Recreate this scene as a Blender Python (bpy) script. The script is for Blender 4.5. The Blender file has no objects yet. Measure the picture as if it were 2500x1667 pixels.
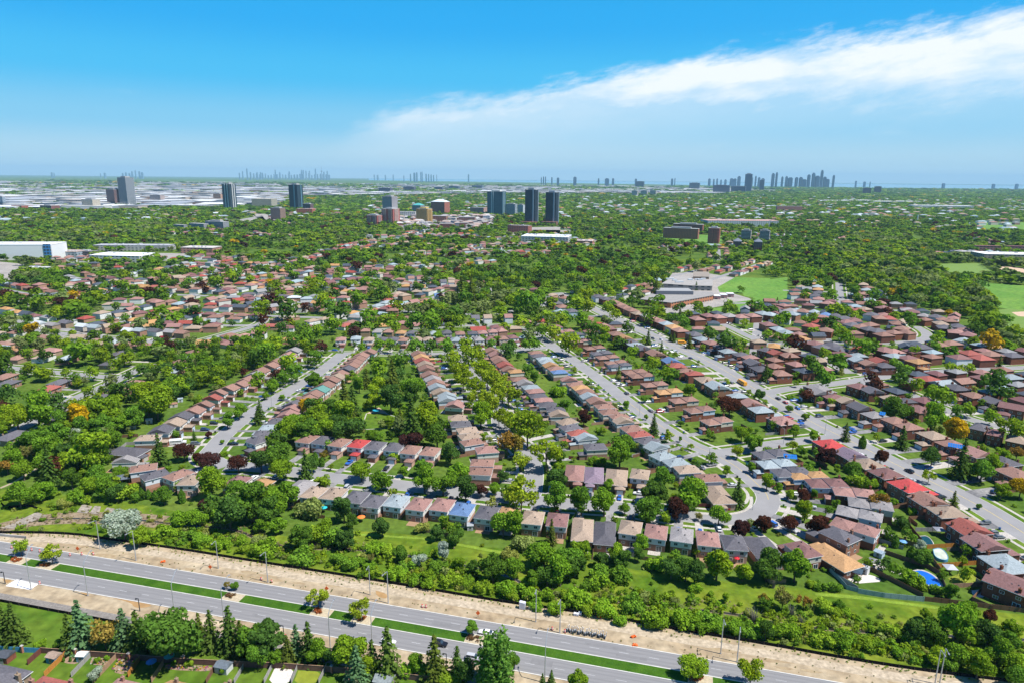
import math
H=140.0; FPX=1667.0; PITCH=math.radians(13.45); ROLL=math.radians(0.55)
TY={'A':380,'B':650,'C':950,'D':1250}; TX=(0,620,1240,1860)
_r0=(1,0,0); _u0=(0,math.sin(PITCH),math.cos(PITCH)); FWD=(0,math.cos(PITCH),-math.sin(PITCH))
cr,sr=math.cos(ROLL),math.sin(ROLL)
RT=tuple(cr*a+sr*b for a,b in zip(_r0,_u0)); UP=tuple(-sr*a+cr*b for a,b in zip(_r0,_u0))
def ray(px,py):
    u=(px-1250)/FPX; v=(py-833.5)/FPX
    return tuple(FWD[i]+u*RT[i]-v*UP[i] for i in range(3))
def unp(px,py,z=0.0):
    d=ray(px,py); t=(z-H)/d[2]
    return (d[0]*t,d[1]*t)
def nat(tile,x,y):
    return TX[int(tile[1])]+x/3.675, TY[tile[0]]+y/3.675
def G(tile,x,y,z=0.0):
    return unp(*nat(tile,x,y),z)
def proj(x,y,z):
    d=(x,y,z-H); w=sum(d[i]*FWD[i] for i in range(3))
    return 1250+FPX*sum(d[i]*RT[i] for i in range(3))/w, 833.5-FPX*sum(d[i]*UP[i] for i in range(3))/w
import bpy, random
import numpy as np
from mathutils import Vector
random.seed(7); RNG=np.random.default_rng(11)
SC=bpy.context.scene; COL=SC.collection
def link(o): COL.objects.link(o); return o
LABELS={}
def tag(o,label=None,cat=None,group=None,kind=None):
    if label: o['label']=label; LABELS.setdefault(label,[]).append((o.name,group))
    if cat: o['category']=cat
    if group: o['group']=group
    if kind: o['kind']=kind
    return o
def empty(name,x,y,z=0,rz=0,s=1.0):
    o=bpy.data.objects.new(name,None); o.empty_display_size=.5
    o.location=(x,y,z); o.rotation_euler=(0,0,rz)
    o.scale=(s,s,s) if isinstance(s,(int,float)) else s
    return link(o)
# ---------------------------------------------------------------- materials
MATS={}
def nt(m):
    m.use_nodes=True; t=m.node_tree; t.nodes.clear(); return t,t.nodes,t.links
def mat(name,col,rough=.85,var=.25,scale=1.5,col2=None,spec=.3,src=None,metal=0,detail=4,scale2=None,coord='Object',stretch=None,bump=0):
    """procedural: noise mixes two tones; src='obj' multiplies by the object colour, 'att' by the mesh colour"""
    if name in MATS: return MATS[name]
    m=bpy.data.materials.new(name); t,N,L=nt(m)
    out=N.new('ShaderNodeOutputMaterial'); b=N.new('ShaderNodeBsdfPrincipled'); L.new(b.outputs[0],out.inputs[0])
    b.inputs['Roughness'].default_value=rough; b.inputs['Metallic'].default_value=metal
    b.inputs['Specular IOR Level'].default_value=spec
    tc=N.new('ShaderNodeTexCoord'); no=N.new('ShaderNodeTexNoise'); no.inputs['Scale'].default_value=scale; no.inputs['Detail'].default_value=detail
    vec=tc.outputs[coord]
    if stretch:
        mp=N.new('ShaderNodeMapping'); mp.inputs['Scale'].default_value=stretch; mp.inputs['Rotation'].default_value=(0,0,-.245); L.new(vec,mp.inputs[0]); vec=mp.outputs[0]
    L.new(vec,no.inputs[0])
    c=col; c2=col2 or tuple(min(1,x*(1+var)) for x in col); c1=col if col2 else tuple(x*(1-var) for x in col)
    r=N.new('ShaderNodeValToRGB'); r.color_ramp.elements[0].position=.32; r.color_ramp.elements[1].position=.68
    r.color_ramp.elements[0].color=(*c1,1); r.color_ramp.elements[1].color=(*c2,1); L.new(no.outputs[0],r.inputs[0])
    col_out=r.outputs[0]
    if scale2:
        n2=N.new('ShaderNodeTexNoise'); n2.inputs['Scale'].default_value=scale2; n2.inputs['Detail'].default_value=3; L.new(tc.outputs[coord],n2.inputs[0])
        mr=N.new('ShaderNodeMapRange'); mr.inputs[1].default_value=.3; mr.inputs[2].default_value=.7; mr.inputs[3].default_value=.72; mr.inputs[4].default_value=1.25; L.new(n2.outputs[0],mr.inputs[0])
        mx=N.new('ShaderNodeVectorMath'); mx.operation='SCALE'; L.new(col_out,mx.inputs[0]); L.new(mr.outputs[0],mx.inputs['Scale']); col_out=mx.outputs[0]
    if src:
        mx=N.new('ShaderNodeMix'); mx.data_type='RGBA'; mx.blend_type='MULTIPLY'; mx.inputs[0].default_value=1
        if src=='obj': q=N.new('ShaderNodeObjectInfo').outputs['Color']
        else:
            a=N.new('ShaderNodeAttribute'); a.attribute_name='Col'; q=a.outputs['Color']
        L.new(col_out,mx.inputs[6]); L.new(q,mx.inputs[7]); col_out=mx.outputs[2]
    L.new(col_out,b.inputs['Base Color'])
    if bump:
        bp=N.new('ShaderNodeBump'); bp.inputs['Strength'].default_value=bump; bp.inputs['Distance'].default_value=.1; L.new(no.outputs[0],bp.inputs['Height']); L.new(bp.outputs[0],b.inputs['Normal'])
    MATS[name]=m; return m
def leafmat(name,src):
    m=bpy.data.materials.new(name); t,N,L=nt(m)
    out=N.new('ShaderNodeOutputMaterial'); d=N.new('ShaderNodeBsdfDiffuse'); tr=N.new('ShaderNodeBsdfTranslucent'); ms=N.new('ShaderNodeMixShader'); ms.inputs[0].default_value=.3
    L.new(d.outputs[0],ms.inputs[1]); L.new(tr.outputs[0],ms.inputs[2]); L.new(ms.outputs[0],out.inputs[0])
    g=N.new('ShaderNodeNewGeometry')
    mr=N.new('ShaderNodeMapRange'); mr.inputs[3].default_value=.62 if src=='obj' else .76; mr.inputs[4].default_value=1.38 if src=='obj' else 1.24; L.new(g.outputs['Random Per Island'],mr.inputs[0])
    if src=='obj': q=N.new('ShaderNodeObjectInfo').outputs['Color']
    else:
        a=N.new('ShaderNodeAttribute'); a.attribute_name='Col'; q=a.outputs['Color']
    mx=N.new('ShaderNodeVectorMath'); mx.operation='SCALE'; L.new(q,mx.inputs[0]); L.new(mr.outputs[0],mx.inputs['Scale'])
    L.new(mx.outputs[0],d.inputs[0])
    tl=N.new('ShaderNodeVectorMath'); tl.operation='MULTIPLY'; tl.inputs[1].default_value=(1.5,1.55,.7); L.new(mx.outputs[0],tl.inputs[0]); L.new(tl.outputs[0],tr.inputs[0])
    MATS[name]=m; return m
LEAF=leafmat('leaves','obj'); LEAFV=leafmat('leaves_mass','att')
W1=(1,1,1)
SHINGLE=mat('asphalt_shingle',(.9,.9,.9),.95,.22,1.6,src='obj',spec=.1,scale2=9)
BRICK=mat('brick',(.95,.95,.95),.9,.16,3,src='obj',spec=.15,scale2=14)
SIDING=mat('siding',(.95,.95,.95),.7,.05,2,src='obj')
PAINT=mat('painted_wood',(.95,.95,.95),.6,.06,2,src='obj')
TRIM=mat('white_trim',(.75,.75,.75),.5,.04,2)
GLASS=mat('window_glass',(.03,.045,.06),.08,.3,1,spec=.8)
BARK=mat('bark',(.11,.085,.065),.95,.3,3)
CARPAINT=mat('car_paint',(1,1,1),.25,.02,1,src='obj',spec=.6)
RUBBER=mat('rubber',(.02,.02,.02),.9,.2,3)
STEEL=mat('galvanised_steel',(.5,.52,.54),.45,.1,2,metal=.6)
CONC=mat('concrete',(.42,.40,.37),.9,.12,.8,scale2=.15)
DARKM=mat('dark_metal',(.05,.05,.055),.5,.1,2)
WOODF=mat('fence_boards',(1,1,1),.9,.25,2.5,src='obj',spec=.1)
MASSCOL=mat('far_building_wall',(.95,.95,.95),.85,.1,.5,src='att',spec=.1)
FLAT=mat('plain_colour',(1,1,1),.7,.05,1,src='obj')
# ---------------------------------------------------------------- mesh builder
class MB:
    def __init__(s): s.v=[]; s.f=[]; s.m=[]
    def add(s,vs,fs,mi=0):
        o=len(s.v); s.v.extend(vs)
        for f in fs: s.f.append(tuple(i+o for i in f)); s.m.append(mi)
        return s
    def box(s,x0,x1,y0,y1,z0,z1,mi=0,a=0,c=(0,0)):
        P=[(x,y,z) for z in (z0,z1) for (x,y) in ((x0,y0),(x1,y0),(x1,y1),(x0,y1))]
        if a:
            ca,sa=math.cos(a),math.sin(a); P=[(c[0]+(x-c[0])*ca-(y-c[1])*sa,c[1]+(x-c[0])*sa+(y-c[1])*ca,z) for x,y,z in P]
        return s.add(P,[(3,2,1,0),(4,5,6,7),(0,1,5,4),(1,2,6,5),(2,3,7,6),(3,0,4,7)],mi)
    def hip(s,x0,x1,y0,y1,z,slope=.4,th=.2,axis=None,gable=False,mi=0,oh=.4):
        x0-=oh;x1+=oh;y0-=oh;y1+=oh
        w,d=x1-x0,y1-y0
        if axis is None: axis='x' if w>=d else 'y'
        b=[(x0,y0,z),(x1,y0,z),(x1,y1,z),(x0,y1,z)]; t=[(x,y,z+th) for x,y,_ in b]
        half=(d if axis=='x' else w)/2; hh=half*slope; ins=0 if gable else min(half,(w if axis=='x' else d)/2-.01)
        if axis=='x': r=[(x0+ins,(y0+y1)/2,z+th+hh),(x1-ins,(y0+y1)/2,z+th+hh)]
        else: r=[((x0+x1)/2,y0+ins,z+th+hh),((x0+x1)/2,y1-ins,z+th+hh)]
        P=b+t+r
        F=[(3,2,1,0),(0,1,5,4),(1,2,6,5),(2,3,7,6),(3,0,4,7)]
        F+= [(4,5,9,8),(5,6,9),(6,7,8,9),(7,4,8)] if axis=='x' else [(4,5,8),(5,6,9,8),(6,7,9),(7,4,8,9)]
        s.add(P,F,mi); s.top=z+th+hh; return s
    def tube(s,pts,r,n=8,mi=0,cap=True):
        if isinstance(r,(int,float)): r=[r]*len(pts)
        P=[Vector(p) for p in pts]; V=[];F=[]
        for i,p in enumerate(P):
            d=(P[min(i+1,len(P)-1)]-P[max(i-1,0)]).normalized()
            u=d.cross(Vector((0,0,1))) if abs(d.z)<.95 else d.cross(Vector((1,0,0))); u.normalize(); w=d.cross(u)
            for k in range(n):
                a=2*math.pi*k/n; q=p+(u*math.cos(a)+w*math.sin(a))*r[i]; V.append(tuple(q))
        for i in range(len(P)-1):
            for k in range(n):
                k2=(k+1)%n; F.append((i*n+k,i*n+k2,(i+1)*n+k2,(i+1)*n+k))
        if cap: F.append(tuple(range(n-1,-1,-1))); F.append(tuple((len(P)-1)*n+k for k in range(n)))
        return s.add(V,F,mi)
    def mesh(s,name,mats):
        me=bpy.data.meshes.new(name); me.from_pydata(s.v,[],s.f)
        for m in mats: me.materials.append(m)
        if len(mats)>1: me.polygons.foreach_set('material_index',s.m)
        me.update(); return me
    def build(s,name,mats,parent=None,col=None):
        if not isinstance(mats,(list,tuple)): mats=[mats]
        return obj(name,s.mesh(name,mats),parent,col)
def obj(name,me,parent=None,col=None,loc=None):
    o=bpy.data.objects.new(name,me); link(o)
    if parent is not None: o.parent=parent
    if col is not None: o.color=(*col,1)
    if loc is not None: o.location=loc
    return o
def quadmesh(name,V,mat_,cols=None):
    """V: (n,4,3) array of separate quads"""
    n=len(V); me=bpy.data.meshes.new(name)
    me.vertices.add(n*4); me.vertices.foreach_set('co',np.ascontiguousarray(V,dtype=np.float32).ravel())
    me.loops.add(n*4); me.loops.foreach_set('vertex_index',np.arange(n*4,dtype=np.int32))
    me.polygons.add(n); me.polygons.foreach_set('loop_start',np.arange(0,n*4,4,dtype=np.int32)); me.polygons.foreach_set('loop_total',np.full(n,4,dtype=np.int32))
    me.materials.append(mat_); me.update(calc_edges=True)
    if cols is not None:
        a=me.color_attributes.new('Col','FLOAT_COLOR','CORNER')
        c=np.ones((n,4,4),dtype=np.float32); c[:,:,:3]=cols[:,None,:]; a.data.foreach_set('color',c.ravel())
    return me
def ordn(i):
    w=['first','second','third','fourth','fifth','sixth','seventh','eighth','ninth','tenth','eleventh','twelfth']
    return w[i] if i<12 else f"{i+1}th" if (i+1)%10 not in(1,2,3) or i+1 in(11,12,13) else f"{i+1}{ {1:'st',2:'nd',3:'rd'}[(i+1)%10]}"
# occupancy grid, 1 m cells
GX0,GY0,GW,GH=-1100,110,2300,1700
OCC=np.zeros((GH,GW),dtype=np.uint8)
def occ_rect(cx,cy,hx,hy,a,val=1):
    r=math.hypot(hx,hy)+1; xs=np.arange(int(cx-r),int(cx+r)+1); ys=np.arange(int(cy-r),int(cy+r)+1)
    X,Y=np.meshgrid(xs,ys); u=(X-cx)*math.cos(a)+(Y-cy)*math.sin(a); v=-(X-cx)*math.sin(a)+(Y-cy)*math.cos(a)
    k=(abs(u)<=hx)&(abs(v)<=hy); I=Y[k]-GY0; J=X[k]-GX0; ok=(I>=0)&(I<GH)&(J>=0)&(J<GW); OCC[I[ok],J[ok]]=val
def inpoly(X,Y,poly):
    ins=np.zeros(X.shape,bool); n=len(poly); j=n-1
    for i in range(n):
        xi,yi=poly[i]; xj,yj=poly[j]
        if yi!=yj:
            c=((yi>Y)!=(yj>Y))&(X<(xj-xi)*(Y-yi)/(yj-yi)+xi); ins^=c
        j=i
    return ins
def occ_poly(poly,val=1):
    P=np.array(poly); x0,y0=P.min(0).astype(int); x1,y1=P.max(0).astype(int)+1
    x0=max(x0,GX0);y0=max(y0,GY0);x1=min(x1,GX0+GW-1);y1=min(y1,GY0+GH-1)
    if x1<=x0 or y1<=y0: return
    X,Y=np.meshgrid(np.arange(x0,x1),np.arange(y0,y1)); k=inpoly(X+.5,Y+.5,poly)
    OCC[Y[k]-GY0,X[k]-GX0]=val
def occ_at(x,y):
    i=int(y)-GY0; j=int(x)-GX0
    return OCC[i,j] if 0<=i<GH and 0<=j<GW else 0
def pts(s,z=0.0):
    """'C2 10,20 30,40 D3 5,6' -> ground points"""
    out=[]; t=None
    for w in s.split():
        if w[0] in 'ABCD': t=w
        else:
            x,y=w.split(','); out.append(G(t,float(x),float(y),z))
    return out
def smooth(P,it=2):
    for _ in range(it):
        Q=[P[0]]
        for a,b in zip(P,P[1:]):
            Q.append((a[0]*.75+b[0]*.25,a[1]*.75+b[1]*.25)); Q.append((a[0]*.25+b[0]*.75,a[1]*.25+b[1]*.75))
        Q.append(P[-1]); P=Q
    return P
def offset(P,d):
    out=[]
    for i,p in enumerate(P):
        a=P[max(i-1,0)]; b=P[min(i+1,len(P)-1)]; dx,dy=b[0]-a[0],b[1]-a[1]; l=math.hypot(dx,dy) or 1
        out.append((p[0]-dy/l*d,p[1]+dx/l*d))
    return out
def ribbon(mb,P,d0,d1,z,mi=0,th=0):
    """strip between lateral offsets d0<d1 (left positive) along P; th>0 gives it side walls down"""
    A=offset(P,d0); B=offset(P,d1); n=len(P)
    V=[(x,y,z) for x,y in A]+[(x,y,z) for x,y in B]
    F=[(i,i+1,n+i+1,n+i) for i in range(n-1)]
    if th:
        V+=[(x,y,z-th) for x,y in A]+[(x,y,z-th) for x,y in B]
        F+=[(2*n+i,2*n+i+1,i+1,i) for i in range(n-1)]+[(n+i,n+i+1,3*n+i+1,3*n+i) for i in range(n-1)]
    mb.add(V,F,mi)
def flatpoly(mb,P,z,mi=0):
    a=sum(P[i-1][0]*P[i][1]-P[i][0]*P[i-1][1] for i in range(len(P)))
    if a<0: P=P[::-1]
    mb.add([(x,y,z) for x,y in P],[tuple(range(len(P)))],mi)
def alongP(P,step,start=0):
    """points every step metres: (x,y,angle)"""
    out=[]; acc=-start
    for a,b in zip(P,P[1:]):
        l=math.dist(a,b); an=math.atan2(b[1]-a[1],b[0]-a[0])
        while acc<=l:
            if acc>=0: t=acc/l if l else 0; out.append((a[0]+(b[0]-a[0])*t,a[1]+(b[1]-a[1])*t,an))
            acc+=step
        acc-=l
    return out
def nearest_on(P,x,y):
    best=None
    for a,b in zip(P,P[1:]):
        dx,dy=b[0]-a[0],b[1]-a[1]; L=dx*dx+dy*dy
        t=max(0,min(1,((x-a[0])*dx+(y-a[1])*dy)/L)) if L else 0
        q=(a[0]+dx*t,a[1]+dy*t); d=math.hypot(x-q[0],y-q[1])
        if best is None or d<best[0]: best=(d,q,math.atan2(dy,dx))
    return best
# ---------------------------------------------------------------- camera, sun, sky
cam=bpy.data.cameras.new('camera'); co=bpy.data.objects.new('camera',cam); link(co); SC.camera=co
cam.sensor_width=36; cam.lens=FPX/2500*36; cam.clip_start=1; cam.clip_end=90000
from mathutils import Matrix
M=Matrix(((RT[0],UP[0],-FWD[0],0),(RT[1],UP[1],-FWD[1],0),(RT[2],UP[2],-FWD[2],H),(0,0,0,1))); co.matrix_world=M
SUN_AZ,SUN_EL=math.radians(110),math.radians(60)
sl=bpy.data.lights.new('sun','SUN'); sl.energy=5.0; sl.angle=math.radians(.5); sl.color=(1,.965,.91)
so=bpy.data.objects.new('sun',sl); link(so); so.location=(200,-100,400)
sd=Vector((math.cos(SUN_EL)*math.sin(SUN_AZ),math.cos(SUN_EL)*math.cos(SUN_AZ),math.sin(SUN_EL)))
so.rotation_euler=sd.to_track_quat('Z','Y').to_euler()
w=bpy.data.worlds.new('World'); SC.world=w; w.use_nodes=True; t=w.node_tree; N,L=t.nodes,t.links; N.clear()
out=N.new('ShaderNodeOutputWorld'); bg=N.new('ShaderNodeBackground'); L.new(bg.outputs[0],out.inputs[0]); bg.inputs[1].default_value=.1
sky=N.new('ShaderNodeTexSky'); sky.sky_type='NISHITA'; sky.sun_disc=False; sky.sun_elevation=SUN_EL; sky.sun_rotation=SUN_AZ
sky.air_density=1.0; sky.dust_density=.6; sky.ozone_density=3; sky.altitude=100
tc=N.new('ShaderNodeTexCoord'); sx=N.new('ShaderNodeSeparateXYZ'); L.new(tc.outputs['Generated'],sx.inputs[0])
def mth(op,a,b=None,c=None):
    n=N.new('ShaderNodeMath'); n.operation=op
    for i,q in enumerate((a,b,c)):
        if q is None: continue
        if isinstance(q,(int,float)): n.inputs[i].default_value=q
        else: L.new(q,n.inputs[i])
    return n.outputs[0]
X,Y,Z=sx.outputs
az=mth('ARCTAN2',X,Y); el=mth('ARCSINE',Z)
# clouds live on the sky by direction: a wedge-shaped cirrus bank whose upper edge rises to the right
cv=N.new('ShaderNodeCombineXYZ')
L.new(mth('MULTIPLY',mth('ADD',az,mth('MULTIPLY',el,1.6)),4.2),cv.inputs[0]); L.new(mth('MULTIPLY',mth('SUBTRACT',el,mth('MULTIPLY',az,.19)),17),cv.inputs[1])
n1=N.new('ShaderNodeTexNoise'); n1.inputs['Scale'].default_value=1.1; n1.inputs['Detail'].default_value=9; n1.inputs['Roughness'].default_value=.62; n1.inputs['Distortion'].default_value=.25; L.new(cv.outputs[0],n1.inputs[0])
cv2=N.new('ShaderNodeCombineXYZ'); L.new(mth('MULTIPLY',az,11),cv2.inputs[0]); L.new(mth('MULTIPLY',mth('SUBTRACT',el,mth('MULTIPLY',az,.18)),34),cv2.inputs[1])
n2=N.new('ShaderNodeTexNoise'); n2.inputs['Scale'].default_value=1.3; n2.inputs['Detail'].default_value=8; n2.inputs['Roughness'].default_value=.65; L.new(cv2.outputs[0],n2.inputs[0])
# upper edge (elevation, radians) as a curve over azimuth
fc=N.new('ShaderNodeFloatCurve'); cu=fc.mapping.curves[0]
CP=[(-.70,-.06),(-.32,.025),(-.245,.063),(-.144,.105),(-.003,.121),(.136,.147),(.19,.155),(.295,.169),(.392,.179),(.502,.187),(.62,.19),(.9,.16)]
cu.points[0].location=((CP[0][0]+1)/2,CP[0][1]+.2); cu.points[-1].location=((CP[-1][0]+1)/2,CP[-1][1]+.2)
for a_,e_ in CP[1:-1]: cu.points.new((a_+1)/2,e_+.2)
fc.mapping.update(); L.new(mth('MULTIPLY_ADD',az,.5,.5),fc.inputs[1])
edge=mth('SUBTRACT',fc.outputs[0],.2)
edge=mth('ADD',edge,mth('MULTIPLY',mth('SUBTRACT',n2.outputs[0],.55),.07))
d=mth('SUBTRACT',edge,el)                       # >0 below the edge
def smoothstep(v,a,b,lo=0.,hi=1.):
    n=N.new('ShaderNodeMapRange'); n.interpolation_type='SMOOTHSTEP'; L.new(v,n.inputs[0])
    for i,q in zip((1,2,3,4),(a,b,lo,hi)): n.inputs[i].default_value=q
    return n.outputs[0]
inside=smoothstep(d,-.006,.026)
right=smoothstep(az,-.22,.3,.62,1.)
band=smoothstep(mth('DIVIDE',d,mth('MULTIPLY_ADD',smoothstep(az,.0,.55),.045,.060)),.25,1.25,1.,0.)
streak=smoothstep(n1.outputs[0],.33,.6,.66,1.1)
veil=mth('MULTIPLY',smoothstep(d,.0,.18,.55,.0),smoothstep(n2.outputs[0],.3,.7,.75,1.1))
cloud=mth('MULTIPLY',inside,mth('MAXIMUM',mth('MULTIPLY',mth('MULTIPLY',band,streak),right),veil))
cloud=mth('MULTIPLY',mth('MULTIPLY',cloud,smoothstep(az,-.29,-.13)),smoothstep(el,.0,.075,.25,1.))
wisp=mth('MULTIPLY',smoothstep(n1.outputs[0],.6,.85),mth('MULTIPLY',smoothstep(el,.02,.06),smoothstep(el,.10,.17,.18,0.)))
cloud=mth('MINIMUM',mth('ADD',cloud,wisp),.96)
rp=N.new('ShaderNodeValToRGB'); rp.color_ramp.interpolation='EASE'
K=[(0,(.43,.62,.72)),(.05,(.35,.56,.69)),(.14,(.16,.47,.70)),(.26,(.03,.405,.73)),(.40,(.0,.325,.72)),(.75,(.0,.17,.46)),(1,(.0,.09,.32))]
e=rp.color_ramp.elements
for i,(p,c) in enumerate(K):
    q=e[i] if i<1 else (e[-1] if i==len(K)-1 else e.new(p)); q.position=p; q.color=(*c,1)
L.new(mth('MULTIPLY',el,2.0),rp.inputs[0])
sc_=N.new('ShaderNodeVectorMath'); sc_.operation='SCALE'; sc_.inputs['Scale'].default_value=8.6; L.new(rp.outputs[0],sc_.inputs[0])
hs=N.new('ShaderNodeMix'); hs.data_type='RGBA'; hs.inputs[0].default_value=.92; L.new(sky.outputs[0],hs.inputs[6]); L.new(sc_.outputs[0],hs.inputs[7])
mx=N.new('ShaderNodeMix'); mx.data_type='RGBA'; L.new(cloud,mx.inputs[0]); L.new(hs.outputs[2],mx.inputs[6]); mx.inputs[7].default_value=(6.6,6.9,7.1,1)
L.new(mx.outputs[2],bg.inputs[0])
SC.view_settings.view_transform='Standard'; SC.view_settings.look='None'; SC.view_settings.exposure=.6; SC.view_settings.gamma=1
SC.cycles.max_bounces=5; SC.cycles.diffuse_bounces=2; SC.cycles.glossy_bounces=2; SC.cycles.transmission_bounces=2; SC.cycles.transparent_max_bounces=6; SC.cycles.volume_bounces=0
SC.cycles.caustics_reflective=False; SC.cycles.caustics_refractive=False
# ---------------------------------------------------------------- ground
def structure(name,mb,mats,**k): return tag(mb.build(name,mats,**k),kind='structure')
LAWN=mat('lawn_grass',(.05,.115,.010),.95,.3,.07,col2=(.115,.170,.020),spec=.05,scale2=.3,detail=7)
MEADOW=mat('meadow_grass',(.05,.115,.008),.95,.3,.07,col2=(.165,.205,.02),spec=.05,scale2=.35,detail=6)
ROADM=mat('worn_asphalt',(.245,.24,.24),.9,.07,.12,spec=.15)
ROADA=mat('arterial_asphalt',(.212,.207,.207),.9,.05,.22,spec=.15,stretch=(.05,5,1))
DRIVE=mat('driveway_asphalt',(.13,.13,.135),.9,.3,.06,col2=(.3,.29,.28),spec=.1,scale2=.7)
DIRT=mat('bare_sandy_dirt',(.30,.225,.14),.97,.2,.09,col2=(.40,.325,.22),spec=.05,scale2=.35,detail=8,bump=.12)
MARK=mat('road_paint',(.5,.5,.5),.7,.12,1.2)
MARKY=mat('yellow_road_paint',(.62,.45,.08),.7,.12,1.2)
KERB=mat('kerb_concrete',(.52,.50,.46),.9,.12,.6)
WALK=mat('sidewalk_concrete',(.40,.37,.33),.9,.1,.5,scale2=2)
mb=MB(); R=48000
for (x0,x1,y0,y1) in ((-1500,1500,-300,2600),(-R,-1500,-3000,R),(1500,R,-3000,R),(-1500,1500,2600,R),(-1500,1500,-3000,-300)):
    mb.add([(x0,y0,0),(x1,y0,0),(x1,y1,0),(x0,y1,0)],[(0,1,2,3)])
structure('ground',mb,mat('ground_cover',(.05,.105,.014),.95,.3,.03,col2=(.11,.16,.024),spec=.05,scale2=.35))
# arterial: a gentle curve fitted through the far kerb
ne=pts('D0 0,275 560,350 1220,440 2040,600 D1 0,640 860,770 1900,955 D2 0,1030 1000,1180 2060,1370 D3 60,1430 740,1532')
ex=np.array(ne); cf=np.polyfit(ex[:,0],ex[:,1],2)
xs=np.arange(-330,250,10.); ART=[(float(x),float(np.polyval(cf,x))) for x in xs]
def off_of(s):
    ds=[]
    for p in pts(s):
        dd,q,a=nearest_on(ART,*p); ds.append(-dd)
    return float(np.median(ds))
oMN=off_of('D0 520,450 1560,615 D1 0,750 1060,945 2130,1130 D2 140,1185 1600,1425')
oMS=off_of('D0 440,515 770,575 1540,690 D1 0,835 1010,1020 2100,1215 D2 155,1285 1000,1440')
oS=off_of('D0 0,580 870,715 1400,820 D1 0,985 720,1120 1980,1360 D2 200,1465')
print('arterial offsets',oMN,oMS,oS)
ROAD_A=math.atan2(ART[40][1]-ART[20][1],ART[40][0]-ART[20][0])
mb=MB(); ribbon(mb,ART,oMN,0,.03); structure('westbound_roadway',mb,ROADA)
mb=MB(); ribbon(mb,ART,oS,oMS,.03); structure('eastbound_roadway',mb,ROADA)
mb=MB()
for o in (0,oS-.35): ribbon(mb,ART,o,o+.35,.15,th=.15)
for o in (oMN-.35,oMS): ribbon(mb,ART,o,o+.35,.17,th=.17)
structure('kerb',mb,KERB)
mb=MB(); ribbon(mb,ART,oMS+.35,oMN-.35,.15); structure('median_grass',mb,mat('median_turf',(.032,.088,.008),.95,.2,.25,col2=(.055,.125,.012),spec=.05,scale2=3))
mb=MB()
for c in (oMN/2,(oS+oMS)/2):
    for (x,y,a) in alongP(offset(ART,c),9,2): mb.box(x-1.5,x+1.5,y-.055,y+.055,.056,.060,a=a,c=(x,y))
for c in (-.75,oMN+.75,oMS-.75,oS+.75): pass
structure('lane_markings',mb,MARK)
# dirt verge north, up to the silt fence; south, with the asphalt path
SILT=pts('D0 -400,190 560,185 1000,250 1650,340 D1 0,445 1000,600 2000,770 D2 0,815 800,925 1500,1055 D3 50,1190 700,1310 1500,1435 2352,1535'); SILT=smooth([(SILT[0][0]-40,SILT[0][1]+6)]+SILT+[(SILT[-1][0]+40,SILT[-1][1]-9)],2)
nn=offset(ART,.35)
mb=MB(); flatpoly(mb,nn+SILT[::-1],.02)
structure('north_dirt_verge',mb,DIRT)
mb=MB(); ribbon(mb,offset(SILT,0),-6.2,-2.4,.034); structure('compacted_track',mb,mat('compacted_dirt',(.37,.30,.21),.97,.1,.15,col2=(.43,.355,.26),spec=.05,scale2=.8,detail=6))
rv=random.Random(4); mb=MB()
for k in range(26):
    x=rv.uniform(-190,120); y=float(np.polyval(cf,x)); u=rv.uniform(1.5,6); c=(x,y+u); n=9; rr=rv.uniform(.8,2.6); flatpoly(mb,[(c[0]+math.cos(6.283*i/n)*rr*rv.uniform(1.2,2.6),c[1]+math.sin(6.283*i/n)*rr*rv.uniform(.3,.6)-.24*math.cos(6.283*i/n)*rr*1.6) for i in range(n)],.028+.0004*k)
structure('rough_dirt_patches',mb,mat('rough_dirt',(.27,.195,.115),.97,.25,.5,col2=(.37,.29,.18),spec=.05,detail=8))
mb=MB()
for c in (oMN*.25,oMN*.75,oMS+(oS-oMS)*.25,oMS+(oS-oMS)*.75):
    for s_ in (-.75,.75): ribbon(mb,ART,c+s_-.28,c+s_+.28,.0335)
structure('wheel_tracks',mb,mat('polished_asphalt',(.19,.186,.187),.85,.04,.3,spec=.15,stretch=(.05,4,1)))
mb=MB(); rv=random.Random(9)
for k in range(16):
    x=rv.uniform(-200,110); y=float(np.polyval(cf,x))+rv.choice([oMN*.3,oMN*.7,(oMS+oS)*.47,(oMS+oS)*.53])+.0; w_=rv.uniform(1.5,5); h_=rv.uniform(.5,1.2); mb.add([(x+u*math.cos(ROAD_A)-v*math.sin(ROAD_A),y+u*math.sin(ROAD_A)+v*math.cos(ROAD_A),.0365+.0011*k) for u,v in ((-w_,-h_),(w_,-h_),(w_,h_),(-w_,h_))],[(0,1,2,3)])
structure('asphalt_patches',mb,mat('patched_asphalt',(.185,.181,.181),.9,.08,.6,spec=.15))
PATHC=offset(ART,oS-9.3)
mb=MB(); ribbon(mb,ART,oS-7.6,oS-.35,.02); structure('south_dirt_verge',mb,DIRT)
mb=MB(); ribbon(mb,ART,oS-11.2,oS-7.6,.03); structure('asphalt_path',mb,mat('path_asphalt',(.20,.18,.16),.9,.12,.4,scale2=1.5))
mb=MB()
p=pts('D0 50,660 150,600 350,640 270,695'); flatpoly(mb,p,.06); structure('concrete_pad',mb,mat('new_concrete',(.72,.70,.68),.8,.05,.5))
for i,s in enumerate(['D0 990,760 1090,770 1400,830 1270,860 1200,850 1180,810','D0 20,600 120,605 60,640','D0 720,720 800,725 770,750','D1 1090,700 1200,730 1190,780 1100,750']):
    mb=MB(); flatpoly(mb,smooth(pts(s)+pts(s)[:1],2)[:-1],.035); structure('damp_sand_patch',mb,mat('damp_sand',(.33,.20,.085),.95,.15,.4))
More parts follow.
